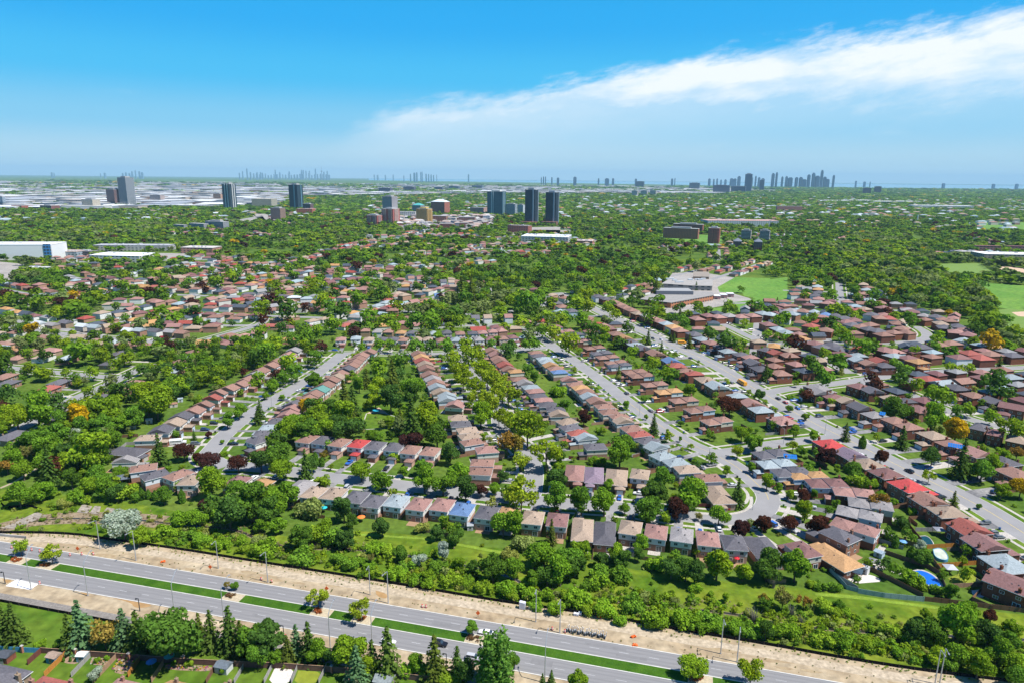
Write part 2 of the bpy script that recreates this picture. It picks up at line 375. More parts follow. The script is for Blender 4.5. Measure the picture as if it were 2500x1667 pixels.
# south lawn, then the strip north of the silt fence
SWALL=pts('D0 -300,1225 0,1245 370,1262 1040,1310 1650,1360 2352,1395 D1 170,1395 650,1430 1200,1475 1700,1540')
mb=MB(); ribbon(mb,ART,oS-42,oS-11.2,.015); structure('south_lawn',mb,LAWN)
CREEK=smooth(pts('C0 -300,1330 250,1180 700,1150 1300,1170 1700,1230 2100,1240 D1 100,280 500,330 1000,330 1600,420 2300,560 D2 200,700 800,770 1400,850 2000,900 D3 200,1010 700,1060 1300,1090 1900,1120 2500,1150'),2)
mb=MB()
top=smooth(pts('C0 -300,900 0,890 300,900 700,960 1000,980 1500,1080 1900,1150 D1 300,250 800,160 1400,190 1900,290 D2 0,330 700,430 1400,560 2352,660 D3 500,690 1000,760 1600,840 2500,930'),2)
flatpoly(mb,SILT+top[::-1],.012); structure('creek_meadow',mb,MEADOW)
mb=MB(); ribbon(mb,CREEK[:16],-4.5,5.5,.0255); ribbon(mb,CREEK[15:],-.8,.8,.025); structure('creek_bed',mb,mat('reeds_and_silt',(.16,.12,.07),.95,.3,.35,col2=(.30,.23,.15),scale2=2))
mb=MB(); ribbon(mb,CREEK,-.5,.6,.03); structure('creek_water',mb,mat('creek_water',(.03,.03,.022),.15,.2,1,spec=.6))
for s in ['C0 690,1100 740,1030 830,1050 780,1115','C0 800,1115 850,1045 905,1050 890,1120','C0 905,1130 960,1060 1030,1070 1000,1135','C0 1040,1140 1080,1080 1140,1085 1120,1140','C0 1160,1150 1185,1090 1250,1095 1240,1150','C0 0,1245 110,1205 330,1100 420,1130 300,1180 150,1250']:
    mb=MB(); P=pts(s); mb.add([(x,y,.02) for x,y in P]+[(x,y,.16) for x,y in P],[tuple(range(len(P),2*len(P)))]+[(i,(i+1)%len(P),len(P)+(i+1)%len(P),len(P)+i) for i in range(len(P))]); structure('concrete_bank_slab',mb,mat('weathered_concrete',(.27,.235,.195),.95,.2,.3,scale2=1.2))
# mown strips behind the creek row, and mown path
for s in ['D1 840,180 1500,225 1900,290 2352,370 2352,400 1900,310 1500,240 840,200','D3 480,720 850,745 1600,850 1600,870 850,775 480,745']:
    mb=MB(); flatpoly(mb,pts(s),.03); structure('mown_strip',mb,mat('mown_grass',(.16,.24,.02),.95,.2,.4,scale2=2))
mb=MB(); ribbon(mb,smooth(pts('C0 0,885 130,830 280,735 390,680'),2),-.8,.8,.03); structure('footpath',mb,mat('gravel_path',(.33,.27,.18),.95,.2,1))
# ---------------------------------------------------------------- residential streets
ST={}
def street(key,s,wid=8.6,walk=True,yellow=False): ST[key]=(smooth(pts(s),2),wid,walk,yellow)
street('crescent','C1 -250,690 0,690 400,745 750,800 1250,850 1700,905 2250,972 C2 250,1000 540,1025 1000,1055 1330,1100 1700,1150 2010,1168 2240,1130 2330,1050 2340,950 2230,840 2080,710 1880,590 1630,490 1470,390 1330,300 1190,200 1050,90 930,0 B2 900,1070 750,960 600,850 480,770 380,700 290,640 230,590',10.0)
street('diagonal','C1 -250,690 C0 1930,650 1850,600 1910,530 2000,420 2150,290 B1 0,1300 300,1125 600,945 800,780',10.0)
street('wide','D3 2600,330 C3 2352,1290 2220,1205 1880,1000 1340,740 1120,630 950,540 690,410 480,310 290,205 140,105 B2 2250,1115 2060,1005 1900,905 1700,805 1500,720 1380,662 1250,600 1130,545 1000,485 880,435 780,385 680,335 580,290 440,240',13.5,True,True)
street('avenue','B1 1800,770 1830,800 1950,945 2080,1110 2230,1290 C1 2190,250 2230,400 C2 150,530 240,680 230,850 190,1000',9)
street('park cross','B1 800,780 1000,775 1500,790 1800,775 2260,760 B2 180,745 420,720',8)
street('upper cross','B1 1690,530 1980,535 2210,530 B2 0,550 130,560 240,600',8)
street('short link','C2 1850,575 2100,545 C3 100,488 400,458 700,425',9)
street('right cross','C3 60,30 B3 200,1100 350,1083 600,1060 900,1015 1150,985 1400,962 1700,932 2050,920 2500,900',9)
street('far right','B3 880,1000 980,1075 1250,1110 1450,1205 1700,1310 1950,1400 2500,1510',9)
street('terrace','B2 1830,485 1990,545 2200,650 2352,705 B3 480,800 620,870 800,960',8)
street('court','B3 1050,690 1300,680 1490,650 1480,595 1380,540',9)
street('hill','B3 690,150 700,260 715,345',9)
street('left bungalow','C0 -300,540 0,425 240,325 B0 600,1215 800,1130 1000,1045 1080,1000 1180,955 1300,900',8.6)
street('left branch','B0 -300,880 0,900 300,935 650,965 1060,1000',8)
street('upper left','B0 -300,500 0,530 330,580 700,620 1100,655 1500,690 1700,700 1850,660 2100,590 2352,520 B1 100,470',8.6)
mbR=MB(); mbS=MB(); mbK=MB(); mbY=MB(); mbB=MB()
for i,(k,(P,wd,walk,yl)) in enumerate(ST.items()):
    h=wd/2
    ribbon(mbR,P,-h,h,.05+.004*i)
    near=math.dist((0,140),P[len(P)//2])<700
    if walk:
        for s in (-1,1):
            a,b=sorted((s*(h),s*(h+5.2))); ribbon(mbB,P,a,b,.022+.0015*i)
            a,b=sorted((s*(h+2.9),s*(h+4.4))); ribbon(mbS,P,a,b,.034+.0015*i)
            if near: a,b=sorted((s*h,s*(h+.25))); ribbon(mbK,P,a,b,.034+.0017*i)
    if yl: ribbon(mbY,P,-.1,.1,.05+.004*i+.012)
    for (x,y,a) in alongP(P,3): occ_rect(x,y,2,h+4.6,a,2)
structure('residential_streets',mbR,ROADM); structure('street_boulevards',mbB,LAWN); structure('sidewalks',mbS,WALK); structure('street_kerbs',mbK,KERB); structure('centre_line',mbY,MARKY)
# corner island of the crescent bend, sidewalk loop
mb=MB(); ribbon(mb,smooth(pts('C2 1700,1110 1850,1120 2000,1118 2130,1090 2190,1030 2180,960'),2),-.75,.75,.075); structure('corner_sidewalk',mb,WALK)
# bent yellow dashes on the bend
mb=MB(); ribbon(mb,[p for p in offset(ST['crescent'][0],0)][60:95],-.08,.08,.07); structure('bend_centre_line',mb,MARKY)
# occupancy for the corridor
for (x,y,a) in alongP(ART,3): occ_rect(x,y-12,3,22,a,2)
# ---------------------------------------------------------------- house prototypes (local +Y faces the street)
_w=MB(); _w.box(-.5,.5,0,.05,-.5,.5,0); _w.box(-.43,-.02,.03,.057,-.43,.43,1); _w.box(.02,.43,.03,.057,-.43,.43,1); WIN=_w.mesh('window',[TRIM,GLASS])
_w=MB(); _w.box(-.5,.5,0,.06,0,1,0); _w.box(-.36,.36,.05,.075,.5,.86,1); DOOR=_w.mesh('door',[PAINT,GLASS])
_w=MB(); _w.box(-.5,.5,0,.05,0,1,0); [_w.box(-.48,.48,.045,.06,.03+k*.245,.255+k*.245,0) for k in range(4)]; GDOOR=_w.mesh('garage_door',[PAINT])
_w=MB(); _w.box(-.45,.45,-.35,.35,0,1.0); _w.box(-.5,.5,-.4,.4,1.0,1.12); _w.tube([(0,0,1.1),(0,0,1.4)],.13,6); CHIM=_w.mesh('chimney',[BRICK])
_w=MB(); _w.box(-.18,.18,-.18,.18,-.25,.28); _w.box(-.22,.22,-.22,.22,.28,.34); VENT=_w.mesh('roof_vent',[DARKM])
class Proto:
    def __init__(s): s.parts=[]
    def p(s,name,me,role=None,par=None,loc=(0,0,0),rz=0,sc=(1,1,1),far=True):
        s.parts.append((name,me,role,par,loc,rz,sc,far)); return len(s.parts)-1
def boxmesh(x0,x1,y0,y1,z0,z1,name,m):
    q=MB(); q.box(x0,x1,y0,y1,z0,z1); return q.mesh(name,[m])
def gablewalls(q,x0,x1,y0,y1,z,slope,axis,oh=.4):
    if axis=='x':
        h=((y1-y0)/2)*slope
        for X in (x0,x1): q.add([(X,y0,z),(X,y1,z),(X,(y0+y1)/2,z+h)],[(0,1,2)])
    else:
        h=((x1-x0)/2)*slope
        for Y in (y0,y1): q.add([(x0,Y,z),(x1,Y,z),((x0+x1)/2,Y,z+h)],[(0,1,2)])
def volume(P,x0,x1,y0,y1,eave,split,slope,axis=None,gable=False,nm='',par=None,oh=.4,th=.2):
    """brick below, siding above, roof with its white fascia"""
    i=P.p('wall',boxmesh(x0,x1,y0,y1,0,split,'wall',BRICK),'brick',par)
    if split<eave:
        q=MB(); e=.03; q.box(x0-e,x1+e,y0-e,y1+e,split,eave)
        if gable: gablewalls(q,x0-e,x1+e,y0-e,y1+e,eave,slope,axis)
        P.p('upper_wall',q.mesh('upper_wall',[SIDING]),'siding',par)
    elif gable:
        for s_ in (0,1):
            q=MB(); e_=.002
            if axis=='x': X_=(x0,x1)[s_]; h_=((y1-y0)/2)*slope; q.add([(X_,y0,eave),(X_,y1,eave),(X_,(y0+y1)/2,eave+h_)],[(0,1,2)])
            else: Y_=(y0,y1)[s_]; h_=((x1-x0)/2)*slope; q.add([(x0,Y_,eave),(x1,Y_,eave),((x0+x1)/2,Y_,eave+h_)],[(0,1,2)])
            P.p('gable',q.mesh('gable',[SIDING]),'siding',par)
    q=MB(); q.hip(x0,x1,y0,y1,eave-.02,slope,th,axis,gable,0,oh)
    r=P.p('roof',q.mesh('roof',[SHINGLE]),'roof',par)
    q=MB(); o=oh+.035
    X0,X1,Y0,Y1=x0-o,x1+o,y0-o,y1+o
    q.box(X0,X1,Y0,Y0+.05,eave-.06,eave+.13); q.box(X0,X1,Y1-.05,Y1,eave-.06,eave+.13); q.box(X0,X0+.05,Y0+.05,Y1-.05,eave-.06,eave+.13); q.box(X1-.05,X1,Y0+.05,Y1-.05,eave-.06,eave+.13)
    P.p('fascia',q.mesh('fascia',[TRIM]),None,r,far=False)
    return r
def wins(P,items):
    for (x,y,z,wd,ht,side,far) in items:
        rz={'f':0,'b':math.pi,'l':math.pi/2,'r':-math.pi/2}[side]
        P.p('window',WIN,None,None,(x,y,z),rz,(wd,1,ht),far)
def vents(P,r,l):
    for x,y,z in l: P.p('roof_vent',VENT,None,r,(x,y,z),far=False)
def garage(P,xc,y0,wd,dp,eave=2.6,gable=False,slope=.38,double=False):
    g=P.p('garage',boxmesh(xc-wd/2,xc+wd/2,y0,y0+dp,0,eave,'garage',BRICK),'brick')
    q=MB(); q.hip(xc-wd/2,xc+wd/2,y0-.2,y0+dp,eave-.02,slope,.18,'y',gable,0,.3); P.p('garage_roof',q.mesh('garage_roof',[SHINGLE]),'roof',g)
    if gable:
        q=MB(); q.add([(xc-wd/2,y0+dp,eave),(xc+wd/2,y0+dp,eave),(xc,y0+dp,eave+wd/2*slope)],[(0,1,2)]); P.p('gable',q.mesh('gable',[SIDING]),'siding',g)
    P.p('garage_door',GDOOR,'gdoor',g,(xc,y0+dp,.02),0,(min(wd-.7,4.9 if double else 2.7),1,2.15))
    P.gx,P.gy,P.gw=xc,y0+dp,wd
def proto(kind,mir=1,alt=0):
    P=Proto(); m=mir
    if kind=='L':
        P.dim=(7.4,10.8); r=volume(P,-3.6,3.6,-5.3,5.3,5.3,2.75,.42,'y' if not alt else 'x',bool(alt==2))
        garage(P,-1.6*m,5.3,3.7,3.9)
        P.p('door',DOOR,'door',None,(2.1*m,5.3,.25),0,(1,1,2.1))
        wins(P,[(-1.7,5.33,4.1,1.5,1.2,'f',1),(1.7,5.33,4.1,1.5,1.2,'f',1),(-1.8,-5.33,4.1,1.4,1.2,'b',1),(1.7,-5.33,4.1,1.4,1.2,'b',1),(-1.9*m,-5.3,1.6,1.2,1.1,'b',1),(1.5*m,-5.3,1.25,2.0,2.1,'b',1),(3.63,-2.2,4.1,.8,.9,'r',0),(-3.63,1.5,4.1,.8,.9,'l',0)])
        vents(P,r,[(1.1,-2.4,6.8),(-1.3,.8,6.75),(1.2,2.6,6.8)])
    elif kind=='G':
        P.dim=(8.0,11.5); r=volume(P,-3.9,3.9,-5.6,5.2,4.7,2.5,.40,'x',True,oh=.45)
        garage(P,-1.7*m,5.2,4.0,4.6,2.7,True,.3)
        P.p('door',DOOR,'door',None,(2.2*m,5.2,.25),0,(1,1,2.1))
        wins(P,[(2,5.23,3.7,1.5,1.1,'f',1),(-2,-5.63,3.6,1.5,1.1,'b',1),(1.7,-5.63,3.6,1.5,1.1,'b',1),(1.5,-5.6,1.2,1.9,2.0,'b',1),(3.93,-2.0,3.7,.9,.9,'r',0),(-3.93,-2.0,3.7,.9,.9,'l',0)])
        vents(P,r,[(1.0,-2.0,6.0),(-1.6,1.5,6.2)])
    elif kind=='S':
        P.dim=(8.6,9.0); r=volume(P,-4.1,4.1,-3.8,4.2,5.2,2.7 if alt==1 else 5.2,.36,'x')
        r2=volume(P,-3.8,3.9,-12.2,-4.3,5.75,3.0,.38,'x' if not alt else 'y')
        garage(P,-2.0*m,4.2,3.9,3.6,2.7)
        P.p('chimney',CHIM,'brick',r2,(3.3*m,-11.2,5.6),0,(1,1,2.0))
        P.p('door',DOOR,'door',None,(1.6*m,4.2,.25),0,(1,1,2.1))
        wins(P,[(-2,4.23,4.0,1.6,1.2,'f',1),(1.8,4.23,4.0,1.6,1.2,'f',1),(-2,-12.24,4.5,1.5,1.2,'b',1),(1.7,-12.24,4.5,1.5,1.2,'b',1),(0,-12.2,1.3,2.0,2.1,'b',0),(3.94,-8,4.5,1.1,1.0,'r',0),(-3.84,-8.5,4.5,1.1,1.0,'l',1),(-4.13,0,3.9,1.0,1.0,'l',1),(-4.13,-2,1.6,1.0,.8,'l',0)])
        vents(P,r,[(1.2,1.6,6.3)]); vents(P,r2,[(-1.2,-9,6.9),(1.2,-7,6.9)])
    elif kind=='D':
        P.dim=(12.6,10.6); r=volume(P,-6.1,6.1,-5.2,5.2,5.7,5.7,.40,'x',bool(alt==2))
        garage(P,-2.9*m,5.2,6.0,5.0,2.8,double=True)
        P.p('chimney',CHIM,'brick',r,(6.0*m,-1.8,4.9),0,(1.2,1.2,2.6)); P.p('chimney',CHIM,'brick',r,(-3.5*m,-4.6,5.9),0,(1,1,1.6),far=False)
        P.p('door',DOOR,'door',None,(1.4*m,5.2,.3),0,(1.5,1,2.15))
        wins(P,[(x,5.2,4.2,1.6,1.3,'f',1) for x in (-4,0,4)]+[(4.2*m,5.2,1.5,1.9,1.4,'f',1)]+[(x,-5.2,4.2,1.4,1.2,'b',1) for x in (-4,-.8,3.6)]+[(-3.4*m,-5.2,1.25,2.2,2.1,'b',1),(2.2*m,-5.2,1.5,1.6,1.2,'b',1),(6.1,2.2,4.2,1.1,1.1,'r',1),(6.1,2.4,1.5,1.1,1.1,'r',0),(-6.1,1.5,4.2,1.1,1.1,'l',1),(-6.1,-2.5,4.2,1.1,1.1,'l',1),(-6.1,-2.3,1.5,1.1,1.1,'l',0)])
        vents(P,r,[(2.5,-2.2,7.0),(-2.4,1.9,7.1),(.8,-2.6,6.8)])
    elif kind=='B':
        P.dim=(13.4,9.0); r=volume(P,-6.5,6.5,-4.4,4.4,3.2,3.2,.40,'x',oh=.6)
        P.p('chimney',CHIM,'brick',r,(3.6*m,1.6,3.6),0,(.8,.8,1.7))
        P.p('door',DOOR,'door',None,(.8*m,4.4,.3),0,(1,1,2.1))
        wins(P,[(-3.8*m,4.4,1.8,2.4,1.3,'f',1),(3.9*m,4.4,1.8,1.6,1.2,'f',1)]+[(x,-4.4,1.9,1.3,1.1,'b',1) for x in (-4.2,-.6,3.6)]+[(6.5,0,1.9,1.1,1.0,'r',1),(-6.5,.6,1.9,1.1,1.0,'l',1)])
        P.p('porch',boxmesh(-.6*m-1.2,-.6*m+1.2,4.42,6.2,0,.3,'porch',CONC),None); P.gx,P.gy,P.gw=-5.0*m,4.4,3.2
        vents(P,r,[(-1.5,-1.8,4.5)])
    elif kind=='N':
        P.dim=(9.2,17.6); r=volume(P,-4.5,4.5,-8.6,8.6,3.4,3.4,.42,'y',oh=.5)
        garage(P,-2*m,8.6,4.2,2.6,2.6)
        P.p('door',DOOR,'door',None,(2.0*m,8.6,.3),0,(1,1,2.1))
        wins(P,[(-2.2,-8.6,2.0,1.6,1.2,'b',1),(1.9,-8.6,1.5,2.0,2.0,'b',1),(4.5,-4,2.1,1.2,1,'r',1),(4.5,2,2.1,1.2,1,'r',1),(-4.5,-4,2.1,1.2,1,'l',1),(-4.5,2,2.1,1.2,1,'l',1)])
        vents(P,r,[(1.0,-3,4.9),(-1.2,-1,4.9),(1.2,1,4.9),(-1,4,4.9)])
    elif kind=='C':
        P.dim=(9.0,8.0); r=volume(P,-4.3,4.3,-3.9,3.9,3.3,.6,.98,'x',True,oh=.3)
        q=MB(); q.box(-2.9,-1.5,1.4,3.6,3.6,5.3); q.box(1.5,2.9,1.4,3.6,3.6,5.3); P.p('dormer',q.mesh('dormer',[SIDING]),'siding')
        P.p('door',DOOR,'door',None,(0,3.93,.3),0,(1,1,2.1))
        wins(P,[(-2.4,3.93,1.8,1.6,1.2,'f',1),(2.4,3.93,1.8,1.6,1.2,'f',1),(4.33,0,4.6,1.1,1.1,'r',1),(4.33,-1.8,1.8,1.2,1.2,'r',1),(-4.33,0,4.6,1.1,1.1,'l',1)])
        P.gx,P.gy,P.gw=4.2*m,3.0,2.8
    elif kind=='T':
        P.dim=(7.0,10.0); r=volume(P,-3.45,3.45,-4.8,4.8,5.6,2.8,.40,'x',True,oh=.15)
        P.p('door',DOOR,'door',None,(1.6*m,4.8,.3),0,(1,1,2.1))
        wins(P,[(-1.6,4.83,4.3,1.4,1.2,'f',1),(1.6,4.83,4.3,1.4,1.2,'f',1),(-1.6*m,4.8,1.5,1.6,1.3,'f',1),(-1.6,-4.83,4.3,1.4,1.2,'b',1),(1.6,-4.83,4.3,1.4,1.2,'b',1)])
        P.gx,P.gy,P.gw=-1.6*m,4.8,2.8
    return P
PROT={}
def getproto(k,m,a):
    if (k,m,a) not in PROT: PROT[(k,m,a)]=proto(k,m,a)
    return PROT[(k,m,a)]
ROOFC=dict(b=(.25,.14,.11),t=(.33,.255,.19),d=(.075,.09,.115),g=(.25,.25,.255),l=(.27,.345,.375),r=(.31,.075,.06),R=(.46,.035,.04),m=(.19,.095,.095),o=(.43,.245,.105),p=(.31,.17,.15),u=(.07,.18,.36),y=(.07,.25,.22),w=(.5,.56,.6),v=(.19,.15,.21))
ROOFW=dict(b='brown',t='tan',d='dark slate',g='grey',l='pale blue',r='red',R='bright red',m='maroon-brown',o='orange-tan',p='pinkish-brown',u='bright blue',y='teal-green',w='whitish',v='purplish')
KINDW=dict(L='narrow house',G='gabled house',S='brick backsplit',D='large house',B='brick bungalow',N='long bungalow',C='steep-gabled house',T='townhouse')
EAVE=dict(L=5.6,G=5.2,S=5.7,D=6.3,B=3.8,N=4.2,C=5.0,T=6.2)
BR=dict(light=[(.47,.27,.20),(.50,.33,.26),(.33,.18,.13),(.28,.17,.12)],mid=[(.30,.20,.15),(.36,.27,.21),(.25,.14,.10)],brown=[(.20,.078,.045),(.24,.095,.06),(.16,.07,.05),(.29,.15,.10)],tan=[(.30,.22,.15),(.33,.19,.14)])
SD=dict(light=[(.72,.72,.70),(.70,.68,.64),(.62,.66,.70)],mid=[(.55,.56,.57),(.48,.52,.58),(.60,.55,.48),(.70,.70,.70)],brown=[(.45,.55,.66),(.62,.66,.70),(.52,.47,.40)],tan=[(.7,.7,.68),(.5,.45,.38)])
HROWS=[]  # (phrase, street or yaw, kind, palette, data)
def row(*a): HROWS.append(a)
row('in the creek-side row','crescent','L','light','C0 1150,545,d,N 1150,618,m,N 1130,635,g,G 1290,700,b 1390,762,d 1600,762,b 1710,808,t 2130,820,m 2290,870,o,N C1 395,885,g,N 540,920,t 720,930,t 920,960,d 1080,1000,d 1280,995,l 1480,1025,p 1690,1030,p 1870,1070,u 2090,1100,d 2290,1110,o C2 225,1145,t 445,1165,m 670,1245,t,N 870,1275,d,N 1100,1235,t 1330,1272,p 1560,1300,g 1795,1335,p 2030,1370,d 2300,1420,d,N')
row('in the row facing the crescent','crescent','L','light','C1 480,440,b 620,452,d 770,472,b 940,482,R 1090,500,d 1260,512,d 1410,537,b 1580,552,b C2 600,735,p,N 775,755,v,N 975,775,t,N 1185,755,t')
row('left of the avenue mouth','avenue','L','light','C1 1830,255,t 1855,308,d 1915,362,t 1935,415,t 1955,470,b 2090,540,p 2050,655,b 2030,730,b')
row('at the elbow of the crescent','crescent','D','brown','D3 370,330,m,L 650,385,o,N 700,195,d,D 740,100,p,S C3 780,1090,g,S 880,1010,g,S 740,910,p,S 500,835,m,S 340,770,o,S 190,740,d,S 60,665,l,S 20,580,d,S')
row('left of the diagonal street','diagonal','G','light','C0 1330,430,t,L 1450,362,d 1560,300,t 1630,240,d 1740,190,b 1830,135,b 1870,105,l 1910,75,r 1960,28,b B0 1960,1125,b 2060,1090,b 2160,1055,b 2220,1015,b 2290,970,g B1 60,935,b 150,890,b 200,855,b 260,825,l 310,795,p 355,755,g 430,700,t')
row('right of the diagonal street','diagonal','G','light','C1 50,450,d,L 100,390,d,L 150,338,l,L 225,283,d,L B1 300,1330,p 340,1275,p 360,1235,d 470,1190,b 530,1145,b 590,1105,y 640,1065,b 690,1020,b 740,990,t 770,960,b 830,922,d 870,890,b 900,860,b 930,830,b 960,800,b 1030,768,b')
row('left of the leafy avenue','avenue','G','light','B1 1480,785,b 1505,815,o 1510,848,r 1540,878,t 1550,915,b 1580,970,b 1610,1010,g 1640,1045,b 1645,1082,l 1680,1125,t 1735,1158,l 1735,1192,l 1810,1240,p')
row('right of the leafy avenue','avenue','G','mid','B1 2130,755,b 2170,790,p 2190,828,b 2215,853,b 2250,885,r 2290,922,b B2 75,940,o,L 100,1010,b,L 150,1045,g 205,1080,l,L 245,1115,p,L 270,1160,d,L 320,1195,p,L 360,1240,d,L 430,1280,d,L 455,1325,t 530,1390,t,L 560,1440,d,L 630,1492,r,L C2 700,430,l 785,510,d,L')
row('left of the middle street','crescent','L','mid','B2 250,772,b 270,800,d 325,828,l 350,855,l 390,888,o,G 430,918,b 460,945,u 500,985,b 550,1012,p,G 605,1055,b 655,1088,o 695,1122,b 735,1165,l,G 800,1205,b,G 865,1252,b 910,1305,b 1000,1342,b 1040,1385,t,G 1110,1452,b 1180,1500,r C2 1250,455,d 1330,510,l,G 1385,590,l 1505,650,l 1610,715,t 1800,790,b 1880,930,t,N')
row('right of the middle street','crescent','S','brown','B2 440,540,m 470,585,p 555,615,d 620,668,p 735,732,b 795,778,d 850,815,b 925,862,b 960,888,d 1090,945,b 1150,980,b 1265,1058,b 1390,1122,o 1525,1200,b 1665,1285,b 1820,1388,b')
row('left of the wide street','wide','D','brown','B2 340,280,d 390,302,b 435,328,d 490,362,b 575,400,d 735,515,m 860,532,p 905,555,m 970,602,b 1050,642,o 1100,672,d 1150,702,l 1215,732,d 1325,778,b 1465,845,u 1515,885,r 1595,932,b 1675,958,r 1775,1012,t 1875,1068,l 1990,1132,p 2060,1158,l 2190,1225,p 2270,1280,l C3 185,272,p 610,485,R 795,575,v 945,658,t 1115,745,m 1315,855,R 1490,985,b 1665,1090,t 1860,1237,r 2000,1372,m D3 2190,450,l 2240,620,m')
row('right of the wide street','wide','D','brown','B2 810,270,d 880,292,d 950,317,b 1005,342,b 1055,368,b 1110,392,b 1170,422,t 1250,442,g 1305,467,p 1370,492,p 1425,513,l 1490,542,o 1545,572,b 1680,608,d 1745,648,l 1825,682,p 1930,718,d 1970,757,l 2095,788,d 2175,812,p 2205,862,d 2270,915,d B3 165,952,b C3 520,20,g 650,65,m 765,98,t 885,155,d 1010,222,g 1195,272,b 1325,328,b 1535,405,t 1705,485,b 1920,560,p 2170,640,d 2280,745,b')
row('behind the wide street','terrace','D','brown','B2 1700,470,p 1800,442,m 1890,452,p 1990,442,g 2090,452,p 2200,442,p 2290,422,l B3 60,520,m 150,562,l 220,592,l 330,608,p 345,645,o 470,690,m 540,722,d 630,705,d 700,742,d 720,782,m 840,765,b 865,795,l 865,835,l 965,868,b 1060,845,r 1105,885,d 40,745,d 130,772,r 240,792,b')
row('along the right-hand cross street','right cross','D','brown','B3 1190,798,l 1100,745,m 1180,762,p 1310,815,m 1400,848,o 1490,1002,r 1620,1042,l 1790,1022,b 1990,992,m 2230,985,l 1440,722,d 1580,702,b 1700,688,b 1770,812,m 1865,775,r 1975,820,r 2060,785,b 2250,795,d')
row('along the far right street','far right','D','brown','B3 500,1080,g 870,1068,m 1000,1112,d 1160,1172,t 1290,1202,d 1410,1272,m 1745,1080,d 1905,1150,b 2080,1202,d 2250,1252,m 1955,1435,d 2100,1485,m 2290,1545,t')
row('around the court below the woods','court','D','brown','B3 440,532,r 575,572,b 760,498,m 830,482,m 815,525,d 895,543,b 970,522,b 960,562,d 1040,578,d 1095,612,b 1180,592,b 1255,557,b 1300,592,b 980,432,d 1060,462,b 1140,465,r 1145,503,t 1215,512,b 1310,392,g 1350,408,m 1450,442,g 1560,452,d 1630,477,b 1700,492,b 1610,512,t 1760,537,d 1640,547,d 1830,572,p 1740,588,p 1850,612,m 1810,662,l')
row('along the hill street beside the field','hill','D','brown','B3 790,372,b 720,367,p 640,352,p 865,397,r 1090,372,m 500,132,l 500,157,o 500,182,l 505,207,o 510,237,d 480,262,d 510,292,p 590,332,p 910,162,t 940,212,l 920,247,b 880,277,m 970,302,l 1060,327,b 1000,338,b 70,432,l 140,402,d 260,397,g 270,427,l 365,402,b 465,407,l 570,432,u 660,442,d 740,467,d')
row('in the cross street upper row','park cross','L','tan','B1 1000,570,b 1110,580,g 1210,580,b 1320,592,o 1420,592,d 1510,600,b 1610,600,l 1730,592,d 1850,600,b 1960,597,d 2050,592,p 2140,582,p 2220,572,p')
row('in the cross street lower row','park cross','L','tan','B1 780,652,p 915,642,l 1030,652,t 1150,652,d 1250,652,d 1345,657,b 1465,652,t 1560,652,t 1680,662,b 1810,657,l 1920,657,l 2020,652,g 2120,647,m 2230,642,b 2320,632,m')
row('beside the left bungalow street','left bungalow','B','tan','C0 110,405,d 530,228,d 720,142,g B0 920,1172,d 1080,1095,b 1190,1042,b 430,1088,r 530,1032,d 60,1042,d 40,982,b 1560,922,l 1600,858,b 1710,802,l 1750,768,b 980,862,d 1070,822,l 1100,772,d 600,818,l 390,802,t 170,812,b')
row('beside the upper left street','upper left','B','tan','B0 880,665,p 1000,677,l 1120,692,b 1290,702,b 470,747,p 240,752,b 140,732,o 40,692,b 400,632,b 530,642,g 350,508,w,C 470,522,g,C 590,502,d,C 740,532,w,C 850,542,l,C 1150,572,w,C 1250,572,l,C 1390,577,d,C 1530,582,g,C 1630,592,b,C 50,462,w,C 2180,622,p')
row('beyond the upper left street',.15,'B','tan','B0 1140,165,t 1250,172,m 1390,182,r 950,242,l 1670,87,b 1190,67,w,C 2040,112,m 2180,107,l 2270,122,m 2060,187,t 2310,192,o 2060,237,p 2230,247,d 1890,492,l,C 1800,482,t,C B1 60,192,o 210,202,m 330,207,p 440,217,b 630,232,o 80,252,d 250,267,d 360,277,w 480,287,l 290,132,b 420,97,d 90,132,r 560,167,l,C 800,152,l,C 860,172,l,C 840,92,l 140,532,r 260,517,b')
row('on the curved lane beyond the park',1.0,'B','light','B1 1290,242,t 1270,267,b 1200,297,r 1190,322,l 1110,352,l 1070,392,r 930,432,l 870,502,b 830,527,r')
row('in the townhouse terrace',.2,'T','light','B1 1410,107,b 1490,112,b 1560,117,d 1620,122,b 1700,137,d 1770,142,t 1830,162,b 1950,157,t 1250,182,d 1430,182,d 1510,187,o 2000,212,d 2100,217,g 1650,262,u 1560,332,p 1985,462,d 2095,457,t 2280,452,p')
HOUSES=[]
